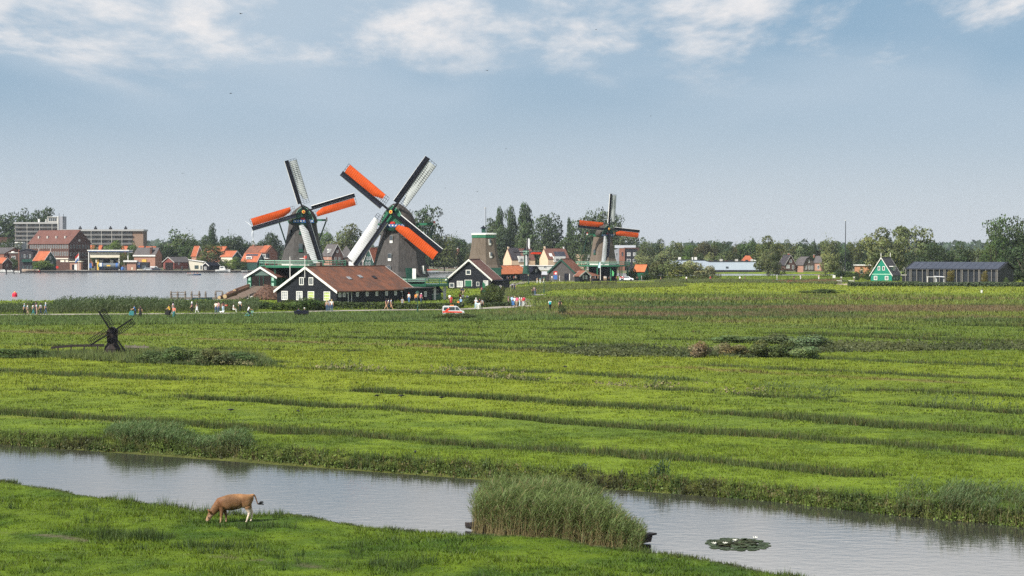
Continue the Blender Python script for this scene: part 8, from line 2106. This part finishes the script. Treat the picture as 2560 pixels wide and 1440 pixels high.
# weeds: leafy clumps along the banks, the path and in the rough meadow
def weeds(name, x, y, z, H, C, seed, label, nl=16, size=.10, spread=.8):
    g = np.random.default_rng(seed); k = len(x)
    d = g.normal(0, 1, (k, nl, 3)); d /= np.linalg.norm(d, axis=2)[..., None]; d[..., 2] = np.abs(d[..., 2])
    rr = g.random((k, nl, 1)) ** .5
    P = np.stack([x, y, z], 1)[:, None, :] + d * rr * (H[:, None, None]) * np.array([spread, spread, 1.0]); P = P.reshape(-1, 3)
    N = (d * .7 + np.array([0, 0, .4])).reshape(-1, 3); N /= np.linalg.norm(N, axis=1)[:, None]
    me = leaf_cloud(name, P, N, np.repeat(size if np.ndim(size) else np.full(k, size), nl), seed, [LEAF], None)
    # colours replace the neutral tone
    g2 = np.random.default_rng(seed + 1); cc = np.repeat(C, nl, 0) * (1 + g2.normal(0, .22, (k * nl, 1))).clip(.4, 1.8)
    a = me.attributes['col']; c4_ = np.ones((len(me.vertices), 4), dtype=np.float32); c4_[:, :3] = np.repeat(cc, 4, 0); a.data.foreach_set('color', c4_.ravel())
    o = put(name, me); o.color = (1, 1, 1, 1); tag(o, label, kind='stuff'); return o
g = np.random.default_rng(50)
fb = [gp(a, b, DITCH_Z) for a, b in far_bank]
pts = []
for a, b in zip(fb[:-1], fb[1:]):
    n = int((b - a).length * 44)
    for i in range(n):
        q = a.lerp(b, g.random()); pts.append((q.x, q.y))
pts = np.array(pts); x = pts[:, 0] + g.normal(0, .12, len(pts)); y = pts[:, 1] + np.where(g.random(len(pts)) < .5, g.normal(-.02, .10, len(pts)), -.1 + np.abs(g.normal(0, .62, len(pts))))
k = np.abs(x) < y * .30; x, y = x[k], y[k]
n1 = fbm(x * .9, y * .9, 3); n2 = fbm(x * .3 + 5, y * .3, 3)
C = lerp((.058, .092, .020), (.105, .150, .028), sstep(.35, .65, n1)); C = lerp(C, (.13, .10, .045), (g.random(len(x)) < .14) * .8); C = lerp(C, (.040, .030, .018), (n2 > .60) * .6 * (y < 300))
zz_ = land_z(x, y)
weeds('bank_weeds', x, y, np.maximum(zz_, DITCH_Z) - .10, (.16 + .34 * n1) * g.uniform(.6, 1.3, len(x)), C, 51, 'leafy weeds along the far ditch bank', 13, .085, .7)
blades('bank_grass', np.stack([x, y, np.maximum(zz_, DITCH_Z) - .08], 1), .38 * g.uniform(.6, 1.5, len(x)), np.full(len(x), .03), C * 1.1, 9, .18, .5, [GRASS], label='long grass along the far ditch bank', seed=52)
nb = [gp(a, b, .06) for a, b in near_bank[1:-1]]
pts = []
for a, b in zip(nb[:-1], nb[1:]):
    for i in range(int((b - a).length * 16)):
        q = a.lerp(b, g.random()); pts.append((q.x, q.y))
pts = np.array(pts); x = pts[:, 0] + g.normal(0, .1, len(pts)); y = pts[:, 1] - .05 - np.abs(g.normal(0, .30, len(pts)))
k = (np.abs(x) < y * .30) & (y > 45); x, y = x[k], y[k]; n1 = fbm(x * .5, y * .5, 3)
C = lerp((.055, .095, .016), (.10, .15, .03), g.random(len(x)))
blades('bank_grass', np.stack([x, y, land_z(x, y)], 1), .13 * (.4 + 2.2 * sstep(.50, .75, n1)) * g.uniform(.6, 1.4, len(x)), np.full(len(x), .022), C, 10, .14, .45, [GRASS], label='long grass along the near ditch bank', seed=53)
# darker rank tufts in the near meadow
x, y = spots(900, 47, 92, .28, 54); kk = inside(x, y, near_side) & dry(x, y, .5); x, y = x[kk], y[kk]; n1 = fbm(x * .22 + 7, y * .35, 3); kk = n1 > .56; x, y = x[kk], y[kk]
px_ = [(330, 1344), (300, 1340), (350, 1348), (270, 1338), (380, 1346), (640, 1322), (1010, 1420), (520, 1368), (560, 1372)]
x = np.concatenate([x] + [gp(a, b).x + np.random.default_rng(a).normal(0, .5, 14) for a, b in px_]); y = np.concatenate([y] + [gp(a, b).y + np.random.default_rng(a + 1).normal(0, .3, 14) for a, b in px_])
g = np.random.default_rng(55)
blades('rank_grass', np.stack([x, y, land_z(x, y)], 1), .30 * g.uniform(.6, 1.4, len(x)), np.full(len(x), .022), lerp((.040, .075, .016), (.07, .11, .02), g.random(len(x))), 26, .22, .35, [GRASS], label='darker rank tufts in the near meadow', seed=56)
# rank growth in front of and behind the path, rough meadow on the right
for nm, poly, n, H, c1, c2, sd, sz, lab in (
    ('verge_growth', pp((-400, 816), (-400, 794), (400, 790), (830, 783), (1100, 781), (1240, 777), (1380, 784), (1420, 800), (900, 806), (400, 812)), 9000, .46, (.070, .118, .030), (.110, .160, .040), 61, .34, 'tall green growth on the meadow side of the path'),
    ('rough_growth', [tuple(q) for q in rough_poly], 12000, .45, (.070, .104, .028), (.130, .150, .042), 62, .55, 'rank weeds of the rough meadow on the right'),
    ('ditch_growth', pp((1300, 876), (1480, 866), (1730, 876), (1900, 874), (2080, 862), (2600, 862), (2600, 876), (2080, 882), (1900, 893), (1700, 896), (1480, 892)), 2200, .6, (.045, .062, .024), (.085, .095, .036), 63, .30, 'dark growth along the old ditch in the meadow'),
    ('thicket_growth', pp((-100, 896), (130, 897), (330, 908), (520, 916), (690, 912), (650, 892), (400, 884), (120, 882), (-100, 884)), 3600, .55, (.062, .096, .028), (.120, .150, .042), 64, .22, 'tall sedge around the small black windmill'),
    ('yard_growth', pp((1120, 760), (1200, 738), (1250, 726), (1360, 712), (1700, 708), (1720, 716), (1380, 726), (1320, 742), (1300, 757)), 5000, .5, (.085, .115, .030), (.130, .150, .040), 65, .40, 'yellow-green weeds on the slope below the hamlet'),
    ('meadow_edge_growth', pp((1640, 708), (1900, 707), (2100, 711), (2120, 703), (1900, 701), (1640, 701)), 3000, .7, (.080, .105, .034), (.115, .135, .045), 66, .55, 'rank green growth below the red field'),
    ('red_field', pp((1930, 706), (2010, 708), (2095, 707), (2100, 701.5), (2010, 703), (1960, 703.5)), 1500, .55, (.26, .105, .072), (.20, .085, .055), 67, .45, 'strip of reddish seeding weeds before the water')):
    x, y = poly_points(poly, n, sd); kk = dry(x, y, .6); x, y = x[kk], y[kk]; g = np.random.default_rng(sd)
    n1 = fbm(x * .12, y * .06, 3)
    C = lerp(c1, c2, np.clip(g.random(len(x)) * .5 + sstep(.35, .65, n1) * .6, 0, 1))
    if nm == 'rough_growth':
        fc = field_color(x, y); C = C * .25 + fc * .85
    if nm in ('ditch_growth', 'red_field'): weeds(nm, x, y, land_z(x, y), H * (.5 + .9 * n1) * g.uniform(.6, 1.3, len(x)), C, sd, lab, 12, sz * .6, .9)
    else: blades(nm, np.stack([x, y, land_z(x, y)], 1), H * (.5 + .9 * n1) * g.uniform(.6, 1.3, len(x)), np.full(len(x), sz * .28), C * 1.15, 9, sz * 1.3, .5, [GRASS], label=lab, seed=sd)
# white and tan seed heads along the long furrow
x = np.concatenate([gp(a, b).x + np.random.default_rng(a).normal(0, 1.2, 26) for a, b in ((840, 922), (900, 926), (1110, 932), (1200, 938), (1300, 952), (1560, 968), (1640, 968), (1880, 985), (560, 912), (600, 915))])
y = np.concatenate([gp(a, b).y + np.random.default_rng(a + 1).normal(0, .9, 26) for a, b in ((840, 922), (900, 926), (1110, 932), (1200, 938), (1300, 952), (1560, 968), (1640, 968), (1880, 985), (560, 912), (600, 915))])
g = np.random.default_rng(70)
weeds('seed_heads', x, y, land_z(x, y) + .2, .35 * g.uniform(.5, 1.2, len(x)), lerp((.26, .21, .12), (.10, .13, .04), g.random(len(x))), 71, 'pale seed heads along the middle furrow', 8, .12, .8)
x = np.concatenate([gp(a, b).x + np.random.default_rng(a).normal(0, .9, 40) for a, b in ((850, 920), (1150, 936), (1640, 965), (1940, 982), (2080, 994), (2360, 1018), (2480, 1030))])
y = np.concatenate([gp(a, b).y + np.random.default_rng(a + 2).normal(0, .35, 40) for a, b in ((850, 920), (1150, 936), (1640, 965), (1940, 982), (2080, 994), (2360, 1018), (2480, 1030))])
reeds('sedge_clumps', x, y, land_z(x, y), .85 * np.random.default_rng(72).uniform(.6, 1.1, len(x)), (.075, .10, .035), (.066, .10, .036), 73, 'tall sedge clumps along the middle furrow', None, .06, 5)
# ================================================================== air
hm = new_mat('air')
ho = nd(hm, 'ShaderNodeOutputMaterial'); hv = nd(hm, 'ShaderNodeVolumePrincipled')
hv.inputs['Color'].default_value = (.78, .88, 1.0, 1)
hv.inputs['Density'].default_value = 0.00006
hv.inputs['Anisotropy'].default_value = 0.25
lk(hm, hv.outputs[0], ho.inputs['Volume'])
haze = MB().box(-3250, 3250, -40, 3800, -5.5, 66).build('haze', hm)
tag(haze, 'thin summer haze over the river and fields', kind='stuff')
